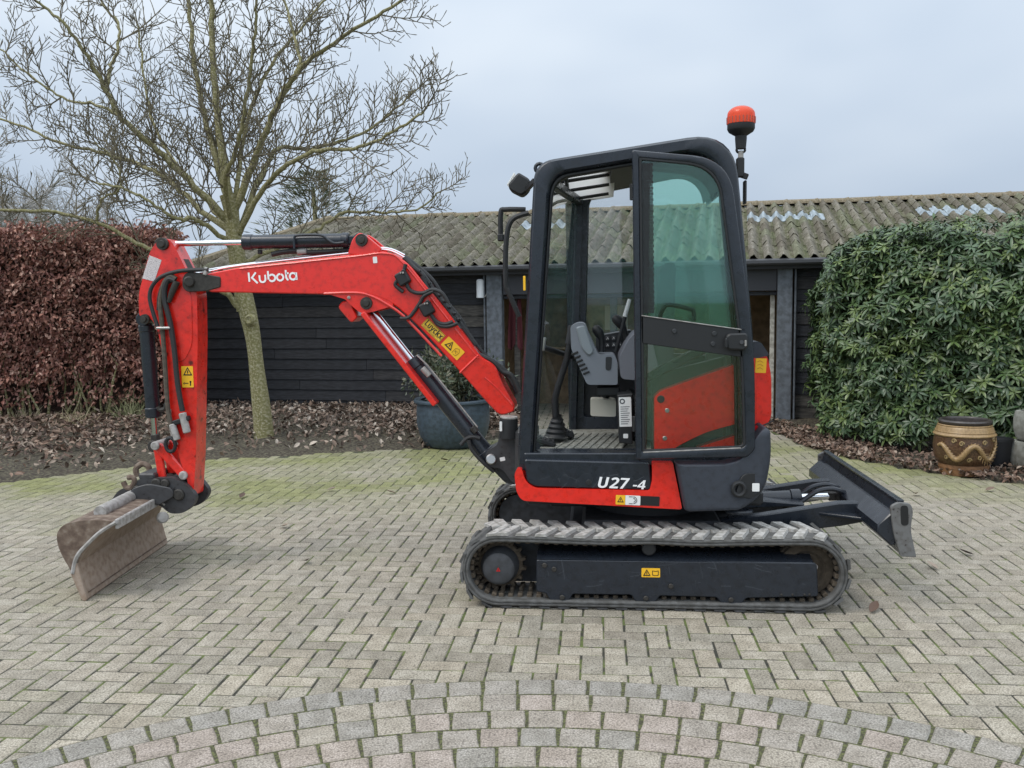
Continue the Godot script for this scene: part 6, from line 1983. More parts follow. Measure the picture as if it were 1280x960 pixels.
	for z: float in [0.05, -0.24]:
		obj("bucket_ear", Shape.new().ext(rp([Vector3(lip.x - 0.16, lip.y - 0.01, 0.01), Vector3(lip.x + 0.04, lip.y - 0.03, 0.02), Vector3(lip.x + 0.13, lip.y + 0.02, 0.04), Vector3(lip.x + 0.12, lip.y + 0.07, 0.03), Vector3(lip.x - 0.02, lip.y + 0.10, 0.04), Vector3(lip.x - 0.12, lip.y + 0.07, 0.03)], 4), z - 0.015, z + 0.015, 0.004), M.steel, b)
	obj("ear_pin", Shape.new().cyl(Vector3(-2.861, 0.326, 0.23) - b.position, Vector3(-2.84, 0.336, 0.27) - b.position, 0.034, 18, 0.008), M.bare, b)

# One limb grown along a path: its own tube, side branches that leave at an angle and curl up, twigs on those, spurs with buds on those.
func limb(parent: Node, called: String, path: Array, r0: float, r1: float, twigginess: float, m: Material, tm: Material) -> void:
	var p := spline(path, 6)
	var n := p.size()
	var rad := []
	var s := Shape.new()
	for k in n:
		p[k] += Vector3(rng.randfn(0, 0.008), rng.randfn(0, 0.008), rng.randfn(0, 0.008))
		rad.append(lerpf(r0, r1, pow(float(k) / (n - 1), 0.75)))
	s.tube(p, rad, 9, false)
	var o := obj(called, s, m, parent, 70.0)
	var t := Shape.new()
	var next := rng.randf_range(0.35, 0.55)
	var run := 0.0
	var side := 1.0
	var total := 0.0
	for k in n - 1:
		total += p[k].distance_to(p[k + 1])
	for k in n - 1:
		var l: float = p[k].distance_to(p[k + 1])
		while next < run + l:
			var u := (next - run) / l
			var at: Vector3 = p[k].lerp(p[k + 1], u)
			var d: Vector3 = (p[k + 1] - p[k]).normalized()
			var left := 1.0 - next / total
			side = -side
			var ax := d.cross(Vector3(rng.randf_range(-0.5, 0.5), rng.randf_range(-0.25, 0.25), 1.0)).normalized()
			var out := (d * 0.75 + ax * side * rng.randf_range(0.5, 1.0) + Vector3(0, 0, rng.randf_range(-0.8, 0.8))).normalized()
			branch(t, at, out, rng.randf_range(0.38, 0.85) * (0.55 + 0.75 * left), lerpf(0.0075, 0.0115, left), 0)
			next += rng.randf_range(0.14, 0.28) / twigginess
		run += l
	branch(t, p[-1], (p[-1] - p[-2]).normalized(), rng.randf_range(0.28, 0.45), r1, 0)
	var tw := put("twigs", t.raw(), tm, o)
	tw.set_meta("kind", "stuff")


func branch(s: Shape, at: Vector3, d: Vector3, l: float, r: float, level: int) -> void:
	var n := 6 if level == 0 else 4 if level == 1 else 2
	var sides := 5 if level == 0 else 4 if level == 1 else 3
	var p := [at]
	var rad := [r]
	var q := at
	var side := 1.0 if rng.randf() < 0.5 else -1.0
	for k in n:
		d = (d + Vector3(rng.randfn(0, 0.10), rng.randfn(0.11 if level < 2 else 0.2, 0.09), rng.randfn(0, 0.10))).normalized()
		q += d * l / n
		p.append(q)
		rad.append(lerpf(r, 0.0032 if level < 2 else 0.003, float(k + 1) / n))
		if level < 2 and (k > 0 or level == 0):
			for m in (2 if level == 0 else 1):
				if rng.randf() < 0.80:
					side = -side
					var ax := d.cross(Vector3(rng.randf_range(-0.7, 0.7), rng.randf_range(-0.3, 0.3), 1.0)).normalized()
					var out := (d * 0.8 + ax * side * rng.randf_range(0.5, 1.1) + Vector3(0, 0.12, rng.randf_range(-0.6, 0.6))).normalized()
					branch(s, q - d * l / n * rng.randf() * 0.8, out, l * rng.randf_range(0.32, 0.55) if level == 0 else rng.randf_range(0.05, 0.13), maxf(0.0040, lerpf(r, 0.004, 0.6)) if level == 0 else 0.0036, level + 1)
	if level == 2:
		p.append(q + d * 0.018)
		rad[-1] = 0.0054
		rad.append(0.002)
	s.tube(p, rad, sides, false)


func leaf_shape(l: float, w: float, fold: float, curl: float, seg := 3) -> Shape:
	# a leaf along +z from its stalk at the origin, its top towards +y
	var s := Shape.new()
	var prev := []
	for k in seg + 1:
		var u := float(k) / seg
		var hw := w * 0.5 * pow(sin(PI * clampf(u * 0.94 + 0.04, 0, 1)), 0.8)
		var y := -curl * u * u * l
		var now := [Vector3(-hw, y + hw * fold, u * l), Vector3(0, y, u * l), Vector3(hw, y + hw * fold, u * l)]
		if prev:
			s.quad(prev[0], now[0], now[1], prev[1])
			s.quad(prev[1], now[1], now[2], prev[2])
		prev = now
	return s


func facing(at: Vector3, z: Vector3, roll: float, size: float, up := Vector3.UP) -> Transform3D:
	z = z.normalized()
	var x := up.cross(z)
	x = x.normalized() if x.length() > 0.05 else Vector3.RIGHT
	var b := Basis(x, z.cross(x), z) * Basis(Vector3.BACK, roll)
	return Transform3D(b.scaled(Vector3.ONE * size), at)


func rand_dir() -> Vector3:
	return Vector3(rng.randfn(0, 1), rng.randfn(0, 1), rng.randfn(0, 1)).normalized()


func leaf_mat(rough: float, through := 0.25) -> StandardMaterial3D:
	var m := mat(Color.WHITE, rough)
	m.vertex_color_use_as_albedo = true
	m.cull_mode = BaseMaterial3D.CULL_DISABLED
	m.backlight_enabled = through > 0.0
	m.backlight = Color(through, through, through)
	return m


func plants() -> void:
	magnolia()
	beech_hedge()
	rhododendron()
	pot_and_shrub()
	litter()
	tufts()
	far_trees()


func magnolia() -> void:
	rng.seed = 4242
	var t := thing("bare_tree", "bare winter tree with mossy forked trunk in the leafy bed left of the shed post", "tree")
	var s := Shape.new()
	var axis: Array = [Vector3(-4.147, -0.056, -4.84), Vector3(-4.162, 0.282, -4.84), Vector3(-4.2, 0.748, -4.84), Vector3(-4.238, 1.21, -4.84), Vector3(-4.315, 1.624, -4.84), Vector3(-4.363, 1.853, -4.84), Vector3(-4.388, 2.145, -4.84), Vector3(-4.415, 2.398, -4.84), Vector3(-4.432, 2.651, -4.84), Vector3(-4.453, 2.813, -4.84)]
	var p := spline(axis, 5)
	var rad := []
	for k in p.size():
		var u := float(k) / (p.size() - 1)
		rad.append(0.096 - 0.004 * u + 0.04 * exp(-u * 16.0) + 0.012 * sin(u * 17.0) * sin(u * 5.0))
	s.tube(p, rad, 18, false)
	var tr := obj("trunk", s, M.bark, t, 80.0)
	var kn := Shape.new()
	var kp := Vector3(-4.221, 1.397, -4.72)
	kn.lathe([Vector2(0.075, -0.03), Vector2(0.06, 0.015), Vector2(0.04, 0.026), Vector2(0.032, 0.012), Vector2(0, 0.008)], kp, Vector3(-0.1, 0.12, 1), 14)
	obj("knot", kn, M.bark, tr, 80.0)
	var limbs := [
		[[Vector3(-4.441, 2.651, -4.84), Vector3(-4.496, 3.118, -4.84), Vector3(-4.541, 3.564, -4.84), Vector3(-4.564, 4.093, -4.84), Vector3(-4.568, 4.617, -4.84), Vector3(-4.563, 5.308, -4.84), Vector3(-4.562, 5.735, -4.84)], 0.062, 0.025],
		[[Vector3(-4.448, 2.714, -4.84), Vector3(-4.647, 3.318, -4.95), Vector3(-4.84, 3.893, -5.1), Vector3(-4.955, 4.464, -5.2), Vector3(-5.027, 5.13, -5.3), Vector3(-5.124, 5.711, -5.4)], 0.05, 0.02],
		[[Vector3(-4.415, 2.597, -4.84), Vector3(-4.182, 3.06, -4.8), Vector3(-3.962, 3.433, -4.7), Vector3(-3.729, 3.794, -4.6), Vector3(-3.433, 4.099, -4.5), Vector3(-2.982, 4.362, -4.4), Vector3(-2.478, 4.58, -4.3), Vector3(-2.032, 4.808, -4.2)], 0.055, 0.014],
		[[Vector3(-3.805, 3.696, -4.65), Vector3(-3.624, 4.094, -4.8), Vector3(-3.594, 4.334, -4.9), Vector3(-3.707, 4.715, -5), Vector3(-3.839, 5.102, -5.1)], 0.03, 0.014],
		[[Vector3(-4.381, 2.307, -4.84), Vector3(-4.251, 2.874, -5.1), Vector3(-4.158, 3.22, -5.3), Vector3(-4.031, 3.409, -5.4), Vector3(-3.684, 3.44, -5.6), Vector3(-3.234, 3.567, -5.7), Vector3(-2.877, 3.783, -5.8), Vector3(-2.474, 4.152, -5.9)], 0.048, 0.012],
		[[Vector3(-4.323, 2.394, -4.8), Vector3(-3.911, 2.839, -4.5), Vector3(-3.528, 3.043, -4.2), Vector3(-3.116, 3.14, -4), Vector3(-2.669, 3.143, -3.9), Vector3(-2.232, 3.301, -3.8), Vector3(-1.967, 3.428, -3.7)], 0.04, 0.012],
		[[Vector3(-4.43, 2.471, -4.84), Vector3(-4.728, 2.84, -4.7), Vector3(-5.056, 3.223, -4.55), Vector3(-5.375, 3.552, -4.4), Vector3(-5.547, 3.877, -4.3), Vector3(-5.675, 4.233, -4.2), Vector3(-5.864, 4.542, -4.1), Vector3(-6.096, 4.765, -4)], 0.055, 0.014],
		[[Vector3(-5.554, 3.902, -4.3), Vector3(-5.542, 4.153, -4.4), Vector3(-5.492, 4.389, -4.5), Vector3(-5.531, 4.674, -4.6), Vector3(-5.741, 4.902, -4.7), Vector3(-5.895, 5.183, -4.8)], 0.026, 0.012],
		[[Vector3(-4.415, 2.38, -4.84), Vector3(-4.917, 2.687, -5.1), Vector3(-5.338, 3.037, -5.3), Vector3(-5.779, 3.266, -5.5), Vector3(-6.393, 3.468, -5.7), Vector3(-7.022, 3.64, -5.8), Vector3(-7.66, 3.906, -5.9), Vector3(-8.262, 4.095, -6)], 0.045, 0.012],
		[[Vector3(-5.444, 3.614, -4.4), Vector3(-5.739, 3.781, -4.5), Vector3(-6.167, 3.877, -4.6), Vector3(-6.53, 4.108, -4.6), Vector3(-7.001, 4.484, -4.7)], 0.022, 0.01],
		[[Vector3(-4.404, 2.217, -4.84), Vector3(-4.548, 2.42, -4.5), Vector3(-4.653, 2.518, -4.3), Vector3(-4.695, 2.477, -4.1), Vector3(-4.853, 2.603, -3.9), Vector3(-5.053, 2.744, -3.8), Vector3(-5.38, 2.837, -3.7)], 0.036, 0.012],
		[[Vector3(-4.361, 1.506, -4.8), Vector3(-4.46, 1.707, -4.65), Vector3(-4.637, 1.895, -4.5), Vector3(-4.9, 2.093, -4.3), Vector3(-5.249, 2.25, -4.2), Vector3(-5.632, 2.472, -4.1), Vector3(-6.104, 2.592, -4), Vector3(-6.576, 2.61, -3.9), Vector3(-6.86, 2.665, -3.8)], 0.042, 0.014],
		[[Vector3(-4.326, 2.035, -4.84), Vector3(-4.03, 2.201, -5), Vector3(-3.592, 2.417, -5.2), Vector3(-3.249, 2.631, -5.3), Vector3(-2.818, 2.621, -5.3), Vector3(-2.409, 2.658, -5.4), Vector3(-2.136, 2.868, -5.5)], 0.034, 0.01],
		[[Vector3(-4.429, 2.507, -4.84), Vector3(-4.3, 2.923, -4.4), Vector3(-3.999, 3.329, -4.1), Vector3(-3.815, 3.767, -3.9), Vector3(-3.652, 4.18, -3.7), Vector3(-3.567, 4.527, -3.6)], 0.036, 0.014],
		[[Vector3(-4.417, 2.344, -4.84), Vector3(-4.928, 2.783, -5.4), Vector3(-5.562, 3.347, -5.9), Vector3(-5.998, 3.96, -6.2), Vector3(-6.174, 4.618, -6.4), Vector3(-6.28, 5.26, -6.5)], 0.036, 0.012],
		[[Vector3(-4.425, 2.579, -4.84), Vector3(-4.37, 3.735, -5.3), Vector3(-4.161, 4.444, -5.6), Vector3(-3.712, 5.043, -5.8), Vector3(-3.43, 5.438, -5.9)], 0.036, 0.012],
		[[Vector3(-5.632, 2.472, -4.1), Vector3(-5.49, 2.695, -4), Vector3(-5.235, 2.793, -3.9), Vector3(-5.255, 3.047, -3.9), Vector3(-5.414, 3.239, -3.8)], 0.018, 0.008],
	]
	for l: Array in limbs:
		limb(t, "branch", l[0], l[1] * 0.88, l[2] * 0.9, 1.15, M.bark, M.twig)


func hedge_stuff(o: Node3D, count: int, place: Callable, m: Mesh, mt: Material, tones: Array, called := "foliage") -> void:
	var where := []
	var colors := []
	for k in count:
		where.append(place.call(k))
		var c: Color = tones[rng.randi() % tones.size()]
		colors.append(c * rng.randf_range(0.75, 1.25))
	many(called, m, mt, where, colors, o)


func beech_hedge() -> void:
	rng.seed = 99
	var o := thing("beech_hedge", "tall clipped beech hedge holding its dead copper leaves left of the digger", "hedge")
	var a := Vector3(-13.5, 0, -4.16)
	var b := Vector3(-5.95, 0, -6.35)
	var back := Vector3(-0.28, 0, -0.96)
	var n := noise(FastNoiseLite.TYPE_SIMPLEX, 0.8, 3, 8)
	var core := Shape.new()
	var prof := [[0.22, 0.0], [0.25, 0.5], [0.25, 2.3], [0.40, 2.5], [0.75, 2.52], [0.85, 2.3], [0.85, 0.0]]
	var cols := 40
	for k in cols:
		for j in prof.size() - 1:
			var f := func(i: int, e: Array) -> Vector3:
				var q: Vector3 = a.lerp(b - Vector3(0.25, 0, 0), float(i) / cols) + back * e[0]
				return q + Vector3(0, e[1], 0) + back * 0.12 * n.get_noise_2d(i * 0.7, e[1] * 2.0)
			core.quad(f.call(k, prof[j]), f.call(k + 1, prof[j]), f.call(k + 1, prof[j + 1]), f.call(k, prof[j + 1]))
	obj("twig_mass", core, mottled(srgb(62, 46, 38), 1.0, M.grime, 3.0), o)
	var stems := Shape.new()
	for k in 110:
		var q := a.lerp(b, rng.randf()) + back * rng.randf_range(0.02, 0.22)
		var p := [q]
		for j in 5:
			q += Vector3(rng.randfn(0, 0.06), rng.randf_range(0.12, 0.26), rng.randfn(0, 0.03))
			p.append(q)
		stems.tube(p, [0.018, 0.016, 0.013, 0.01, 0.008, 0.005], 5, false)
	put("stems", stems.raw(), M.bark, o).set_meta("kind", "stuff")
	var lm := leaf_shape(0.066, 0.042, 0.35, 0.3, 2).raw()
	var tones := [Color(0.22, 0.088, 0.062), Color(0.29, 0.128, 0.088), Color(0.16, 0.064, 0.050), Color(0.36, 0.185, 0.135), Color(0.46, 0.28, 0.215), Color(0.20, 0.078, 0.058), Color(0.25, 0.115, 0.085)]
	var place := func(_k: int) -> Transform3D:
		var u := rng.randf()
		var q := a.lerp(b, u)
		var y := 0.0
		var into := 0.0
		var roll := rng.randf()
		if roll < 0.74:
			y = rng.randf_range(0.28, 2.6)
			if y < 0.62 and rng.randf() < 0.6:
				y = rng.randf_range(0.6, 2.6)
			var bump: float = n.get_noise_2d(u * 14.0, y * 2.2) * 0.16 + n.get_noise_2d(u * 62.0, y * 9.0) * 0.06
			into = bump + pow(rng.randf(), 2.0) * 0.24 + maxf(0.0, y - 2.35) * 0.5
		elif roll < 0.93:
			into = rng.randf_range(0.05, 0.9)
			y = 2.6 + n.get_noise_2d(u * 9.0, into * 3.0) * 0.12 - pow(rng.randf(), 2.0) * 0.2 + (0.08 if rng.randf() < 0.1 else 0.0)
		else:
			q = b + Vector3(-0.02 + rng.randfn(0, 0.06), 0, 0)
			into = rng.randf_range(0.0, 0.9)
			y = rng.randf_range(0.4, 2.62)
		q += back * into + Vector3(0, y, 0)
		return facing(q, Vector3(rng.randfn(0, 0.7), rng.randfn(-0.55, 0.5), rng.randfn(0.35, 0.6)), rng.randf_range(-1.4, 1.4), rng.randf_range(0.62, 1.05))
	hedge_stuff(o, 60000, place, lm, leaf_mat(0.6, 0.3), tones)


func rosette(sd: int) -> ArrayMesh:
	rng.seed = sd
	var s := Shape.new()
	for k in 10:
		var a := TAU * k * 0.382 + rng.randf_range(-0.2, 0.2)
		var droop := rng.randf_range(-0.3, 0.5) if k > 2 else rng.randf_range(-0.9, -0.2)
		var l := leaf_shape(rng.randf_range(0.09, 0.145) * (1.0 if k > 2 else 0.75), rng.randf_range(0.027, 0.036), 0.25, rng.randf_range(0.05, 0.3), 4)
		var t := Transform3D(Basis(Vector3.UP, a) * Basis(Vector3.RIGHT, droop), Vector3(0, 0.01 * rng.randf(), 0))
		for i in l.v.size():
			s.v.append(t * (l.v[i] + Vector3(0, 0, 0.012)))
	s.tube([Vector3(0, -0.16, 0), Vector3(0, 0.0, 0)], 0.005, 4, false)
	s.lathe([Vector2(0.006, 0.0), Vector2(0.009, 0.012), Vector2(0.004, 0.026), Vector2(0, 0.028)], Vector3.ZERO, Vector3.UP, 6)
	return s.mesh(50.0)


func rhododendron() -> void:
	var o := thing("rhododendron_bush", "broad dense rhododendron bush with dark glossy leaves right of the digger", "bush")
	var shapes := []
	for k in 5:
		shapes.append(rosette(700 + k))
	rng.seed = 31
	var n := noise(FastNoiseLite.TYPE_SIMPLEX, 0.9, 3, 18)
	# ground line of the bush, from its back left round the front to the right, with its middle behind
	var line := spline([Vector3(3.4, 0, -6.3), Vector3(2.35, 0, -5.75), Vector3(2.1, 0, -5.0), Vector3(2.42, 0, -4.3), Vector3(2.95, 0, -3.75), Vector3(3.7, 0, -3.35), Vector3(4.7, 0, -2.95), Vector3(6.0, 0, -2.4), Vector3(7.5, 0, -1.8)], 8)
	var lens := [0.0]
	for k in line.size() - 1:
		lens.append(lens[-1] + line[k].distance_to(line[k + 1]))
	var surface := func(u: float, v: float) -> Array:
		# u along the line; v from the ground (0) over the shoulder (0.62) onto the top (1)
		var want: float = u * lens[-1]
		var k := 0
		while k < line.size() - 2 and lens[k + 1] < want:
			k += 1
		var p: Vector3 = line[k].lerp(line[k + 1], (want - lens[k]) / maxf(lens[k + 1] - lens[k], 0.001))
		var d: Vector3 = (line[k + 1] - line[k]).normalized()
		var inward := Vector3(d.z, 0, -d.x)
		if inward.dot(Vector3(5.0, 0, -5.0) - p) < 0.0:
			inward = -inward
		var y: float
		var into: float
		var nrm: Vector3
		var h: float = 2.36 - 0.1 * u + 0.1 * n.get_noise_2d(u * 6.0, 3.0)
		if v < 0.62:
			var q: float = v / 0.62
			y = 0.12 + q * (h - 0.75)
			into = 0.10 * pow(1.0 - q, 2.0) * 1.2 + 0.07 * q * q
			nrm = (-inward + Vector3(0, -0.15 + 0.4 * q, 0)).normalized()
		else:
			var a: float = (v - 0.62) / 0.38 * PI / 2
			y = h - 0.63 + 0.63 * sin(a)
			into = 0.07 + 0.72 * (1.0 - cos(a)) + maxf(0.0, a - 1.1) * 1.4
			nrm = (-inward * cos(a) + Vector3.UP * sin(a)).normalized()
		var bump: float = 0.16 * n.get_noise_3d(p.x * 1.3, y * 1.5, p.z * 1.3) + 0.10 * n.get_noise_3d(p.x * 3.6, y * 3.8 + 9.0, p.z * 3.6)
		return [p + inward * into + Vector3(0, y, 0) + nrm * bump, nrm]
	# branch wood inside, so that nothing shows through
	var core := Shape.new()
	for i in 44:
		for j in 12:
			var f := func(a: int, b: int) -> Vector3:
				var e: Array = surface.call(a / 44.0, b / 12.0)
				return e[0] - e[1] * 0.30
			core.quad(f.call(i, j), f.call(i + 1, j), f.call(i + 1, j + 1), f.call(i, j + 1))
	obj("branch_wood", core, mottled(srgb(48, 46, 36), 1.0, M.grime, 3.0), o)
	var all := []
	var eye := Vector3(-0.283, 1.58, 5.25)
	for k in 7600:
		var u := rng.randf()
		var v := rng.randf()
		v = v if v < 0.92 or rng.randf() < 0.5 else rng.randf() * 0.9
		var e: Array = surface.call(u, v)
		var deep := pow(rng.randf(), 1.6) * 0.26
		var up: Vector3 = (e[1] + Vector3.UP * 0.75 + rand_dir() * 0.45).normalized()
		var b := Basis(Quaternion(Vector3.UP, up)) * Basis(Vector3.UP, rng.randf() * TAU)
		b = b.scaled(Vector3.ONE * rng.randf_range(0.55, 0.98))
		var at: Vector3 = e[0] - e[1] * deep
		all.append([Transform3D(b, at), at.distance_to(eye) + deep * 12.0 + (6.0 if at.x > 0.62 * (5.25 - at.z) - 0.2 else 0.0)])
	all.sort_custom(func(p, q): return p[1] < q[1])
	var lm := leaf_mat(0.38, 0.18)
	var tones := [Color(0.055, 0.096, 0.036), Color(0.068, 0.113, 0.039), Color(0.043, 0.078, 0.034), Color(0.087, 0.134, 0.044), Color(0.060, 0.102, 0.047), Color(0.120, 0.168, 0.052)]
	var mats := []
	for c: Color in tones:
		var m: StandardMaterial3D = lm.duplicate()
		m.vertex_color_use_as_albedo = false
		m.albedo_color = c.linear_to_srgb()
		mats.append(m)
	var rest: Array[Array] = [[], [], [], [], []]
	var cols: Array[Array] = [[], [], [], [], []]
	for k in all.size():
		var i := rng.randi() % 5
		if k < 300:
			put("leaf_rosette", shapes[i], mats[rng.randi() % 6], o, all[k][0])
		else:
			rest[i].append(all[k][0])
			cols[i].append(tones[rng.randi() % 6] * rng.randf_range(0.8, 1.15))
	for i in 5:
		many("foliage", shapes[i], lm, rest[i], cols[i], o)


func pot_and_shrub() -> void:
	var at := Vector3(-1.86, 0.0, -4.45)
	var o := thing("blue_planter", "large round blue-grey planter standing against the shed post", "planter", at)
	var blue := relief(mottled(srgb(66, 80, 92), 0.42, M.grime, 2.6), M.fine, 0.12)
	var s := Shape.new()
	s.lathe([Vector2(0, 0.0), Vector2(0.27, 0.0), Vector2(0.31, 0.025), Vector2(0.365, 0.12), Vector2(0.40, 0.26), Vector2(0.40, 0.40), Vector2(0.385, 0.50), Vector2(0.345, 0.50), Vector2(0.33, 0.42), Vector2(0.0, 0.40)], Vector3.ZERO, Vector3.UP, 40)
	obj("pot", s, blue, o, 50.0)
	obj("rim", Shape.new().lathe([Vector2(0.37, 0.485), Vector2(0.425, 0.49), Vector2(0.43, 0.51), Vector2(0.42, 0.525), Vector2(0.35, 0.52), Vector2(0.345, 0.49)], Vector3.ZERO, Vector3.UP, 40), blue, o, 50.0)
	obj("potting_soil", Shape.new().lathe([Vector2(0.34, 0.44), Vector2(0, 0.47)], Vector3.ZERO, Vector3.UP, 24), M.soil, o)
	rng.seed = 55
	var b := thing("potted_shrub", "small-leaved evergreen shrub growing in the blue-grey planter", "shrub", at + Vector3(0, 0.44, 0))
	var stems := Shape.new()
	var tips := []
	for k in 34:
		var d := Vector3(rng.randfn(0, 0.66), 1.0, rng.randfn(0, 0.55)).normalized()
		var p := [Vector3(rng.randfn(0, 0.07), 0, rng.randfn(0, 0.07))]
		var q: Vector3 = p[0]
		for j in 5:
			d = (d + Vector3(rng.randfn(0, 0.18), rng.randfn(-0.02, 0.1), rng.randfn(0, 0.18))).normalized()
			q += d * rng.randf_range(0.09, 0.155)
			p.append(q)
			if j > 0:
				tips.append(q)
		stems.tube(p, [0.011, 0.009, 0.007, 0.006, 0.005, 0.003], 5, false)
	put("stems", stems.raw(), M.twig, b).set_meta("kind", "stuff")
	var place := func(_k: int) -> Transform3D:
		var q: Vector3 = tips[rng.randi() % tips.size()]
		var r := rand_dir()
		return facing(q + r * rng.randf_range(0.01, 0.10), r + Vector3(0, 0.2, 0), rng.randf() * TAU, rng.randf_range(0.7, 1.25))
	hedge_stuff(b, 4200, place, leaf_shape(0.055, 0.024, 0.25, 0.15, 3).raw(), leaf_mat(0.45, 0.2), [Color(0.07, 0.09, 0.05), Color(0.10, 0.12, 0.065), Color(0.055, 0.07, 0.045), Color(0.14, 0.13, 0.085), Color(0.08, 0.10, 0.07)])


func litter() -> void:
	rng.seed = 77
	var shapes := []
	for k in 3:
		var l := leaf_shape(0.095, 0.052, [0.5, -0.4, 0.2][k], [0.3, -0.25, 0.5][k], 3)
		shapes.append(l.raw())
	var tones := [Color(0.115, 0.078, 0.056), Color(0.16, 0.112, 0.082), Color(0.21, 0.15, 0.112), Color(0.29, 0.225, 0.175), Color(0.08, 0.056, 0.042), Color(0.18, 0.118, 0.085), Color(0.40, 0.34, 0.28)]
	var red := [Color(0.12, 0.072, 0.050), Color(0.16, 0.098, 0.068), Color(0.085, 0.056, 0.042), Color(0.21, 0.14, 0.10), Color(0.29, 0.225, 0.175)]
	var front := spline([Vector3(-9.5, 0, 1.2), Vector3(-5.9, 0, -2.1), Vector3(-5.06, 0, -2.86), Vector3(-4.33, 0, -3.52), Vector3(-3.04, 0, -3.97), Vector3(-1.89, 0, -4.3), Vector3(-1.28, 0, -5.2), Vector3(-1.25, 0, -6.2)], 10)
	var back := spline([Vector3(-13, 0, -4.0), Vector3(-9.5, 0, -5.5), Vector3(-8.0, 0, -6.6), Vector3(-7.0, 0, -7.6), Vector3(-4.5, 0, -7.35), Vector3(-3.0, 0, -7.1), Vector3(-2.0, 0, -6.95), Vector3(-1.5, 0, -6.75)], 10)
	var f2 := spline([Vector3(1.72, 0, -6.2), Vector3(1.84, 0, -5.0), Vector3(1.95, 0, -4.2), Vector3(2.15, 0, -3.72), Vector3(2.75, 0, -2.9), Vector3(3.35, 0, -2.4), Vector3(5.5, 0, -1.0)], 10)
	var b2 := spline([Vector3(2.0, 0, -6.3), Vector3(3.0, 0, -6.1), Vector3(4.0, 0, -5.9), Vector3(5.0, 0, -5.8), Vector3(6.0, 0, -5.6), Vector3(7.0, 0, -5.4), Vector3(8.0, 0, -4.4)], 10)
	for side in 2:
		for kind in 3:
			var where := []
			var cols := []
			for k in (4300 if side == 0 else 1100):
				var i := rng.randi_range(0, 68) if side == 0 else rng.randi_range(0, 58)
				var u := rng.randf()
				var lie := u
				if side == 0:
					u = pow(u, 0.75)
					if u < 0.25 and rng.randf() < 0.72:
						u = 0.25 + 0.75 * rng.randf()
				else:
					u = pow(u, 2.0) * 0.3
				var w := rng.randf()
				var p: Vector3 = (front[i].lerp(front[i + 1], w) if side == 0 else f2[i].lerp(f2[i + 1], w)).lerp(back[i].lerp(back[i + 1], w) if side == 0 else b2[i].lerp(b2[i + 1], w), u)
				p.y = 0.03 + 0.105 * smoothstep(0.05, 0.6, u) * (1.0 if side == 0 else 0.5) + rng.randf() * (0.05 if side == 0 else 0.03)
				var b := Basis(Vector3.UP, rng.randf() * TAU) * Basis(Vector3.RIGHT, rng.randfn(0, 0.5)) * Basis(Vector3.BACK, rng.randfn(0, 0.6))
				where.append(Transform3D(b.scaled(Vector3.ONE * rng.randf_range(0.38, 0.92) * (1.0 if side == 0 else 0.8)), p))
				cols.append((tones[rng.randi() % 7] if side == 0 and p.x > -5.6 else red[rng.randi() % 5]) * rng.randf_range(0.8, 1.2))
			var mm := many("fallen_leaves", shapes[kind], leaf_mat(0.75, 0.15), where, cols)
			mm.set_meta("label", "brown fallen leaves heaped on the soil under the bare tree" if side == 0 else "red-brown fallen leaves along the foot of the rhododendron")
			mm.set_meta("category", "leaves")
	# single leaves out on the paving
	var spots: Array = [Vector3(-2.52, 0.012, -0.853), Vector3(1.059, 0.012, 0.735), Vector3(1.97, 0.012, -0.328), Vector3(2.216, 0.012, -2.056), Vector3(-2.56, 0.012, -2.072), Vector3(-3.186, 0.012, -1.743), Vector3(-1.946, 0.012, -1.963), Vector3(-2.063, 0.012, -0.023), Vector3(2.799, 0.012, -2.193), Vector3(1.65, 0.012, -0.019), Vector3(-1.767, 0.012, -3.497), Vector3(1.42, 0.012, -1.944)]
	var said := ["small curled brown leaf on the paving between bucket and tree", "long red-brown leaf on the paving right of the track", "dark red leaf on the paving right of the blade tip", "brown leaf on mossy paving behind the blade", "pale leaf on mossy paving left of the blue-grey planter", "dark leaf on mossy paving right of the dipper arm", "tan leaf on mossy paving under the boom ram", "thin dark leaf flat on the paving under the boom", "pale leaf on mossy paving in front of the glazed jar", "dark twig-like leaf lying near the blade's near end", "pale broad leaf on paving before the blue-grey planter", "brown leaf on mossy paving left of the far blade end"]
	for k in spots.size():
		var m := mat((red[k % 5] * 0.7).linear_to_srgb() if k % 3 else tones[3].linear_to_srgb(), 0.7)
		var sh: Shape = leaf_shape(0.08 if k != 1 else 0.10, 0.045, 0.5, -0.3, 4)
		var l := put("fallen_leaf", sh.mesh(60.0), m, self, Transform3D(Basis(Vector3.UP, k * 1.7 + 0.9) * Basis(Vector3.BACK, 0.2), spots[k]))
		tag(l, said[k], "leaf", "single leaves on the paving")


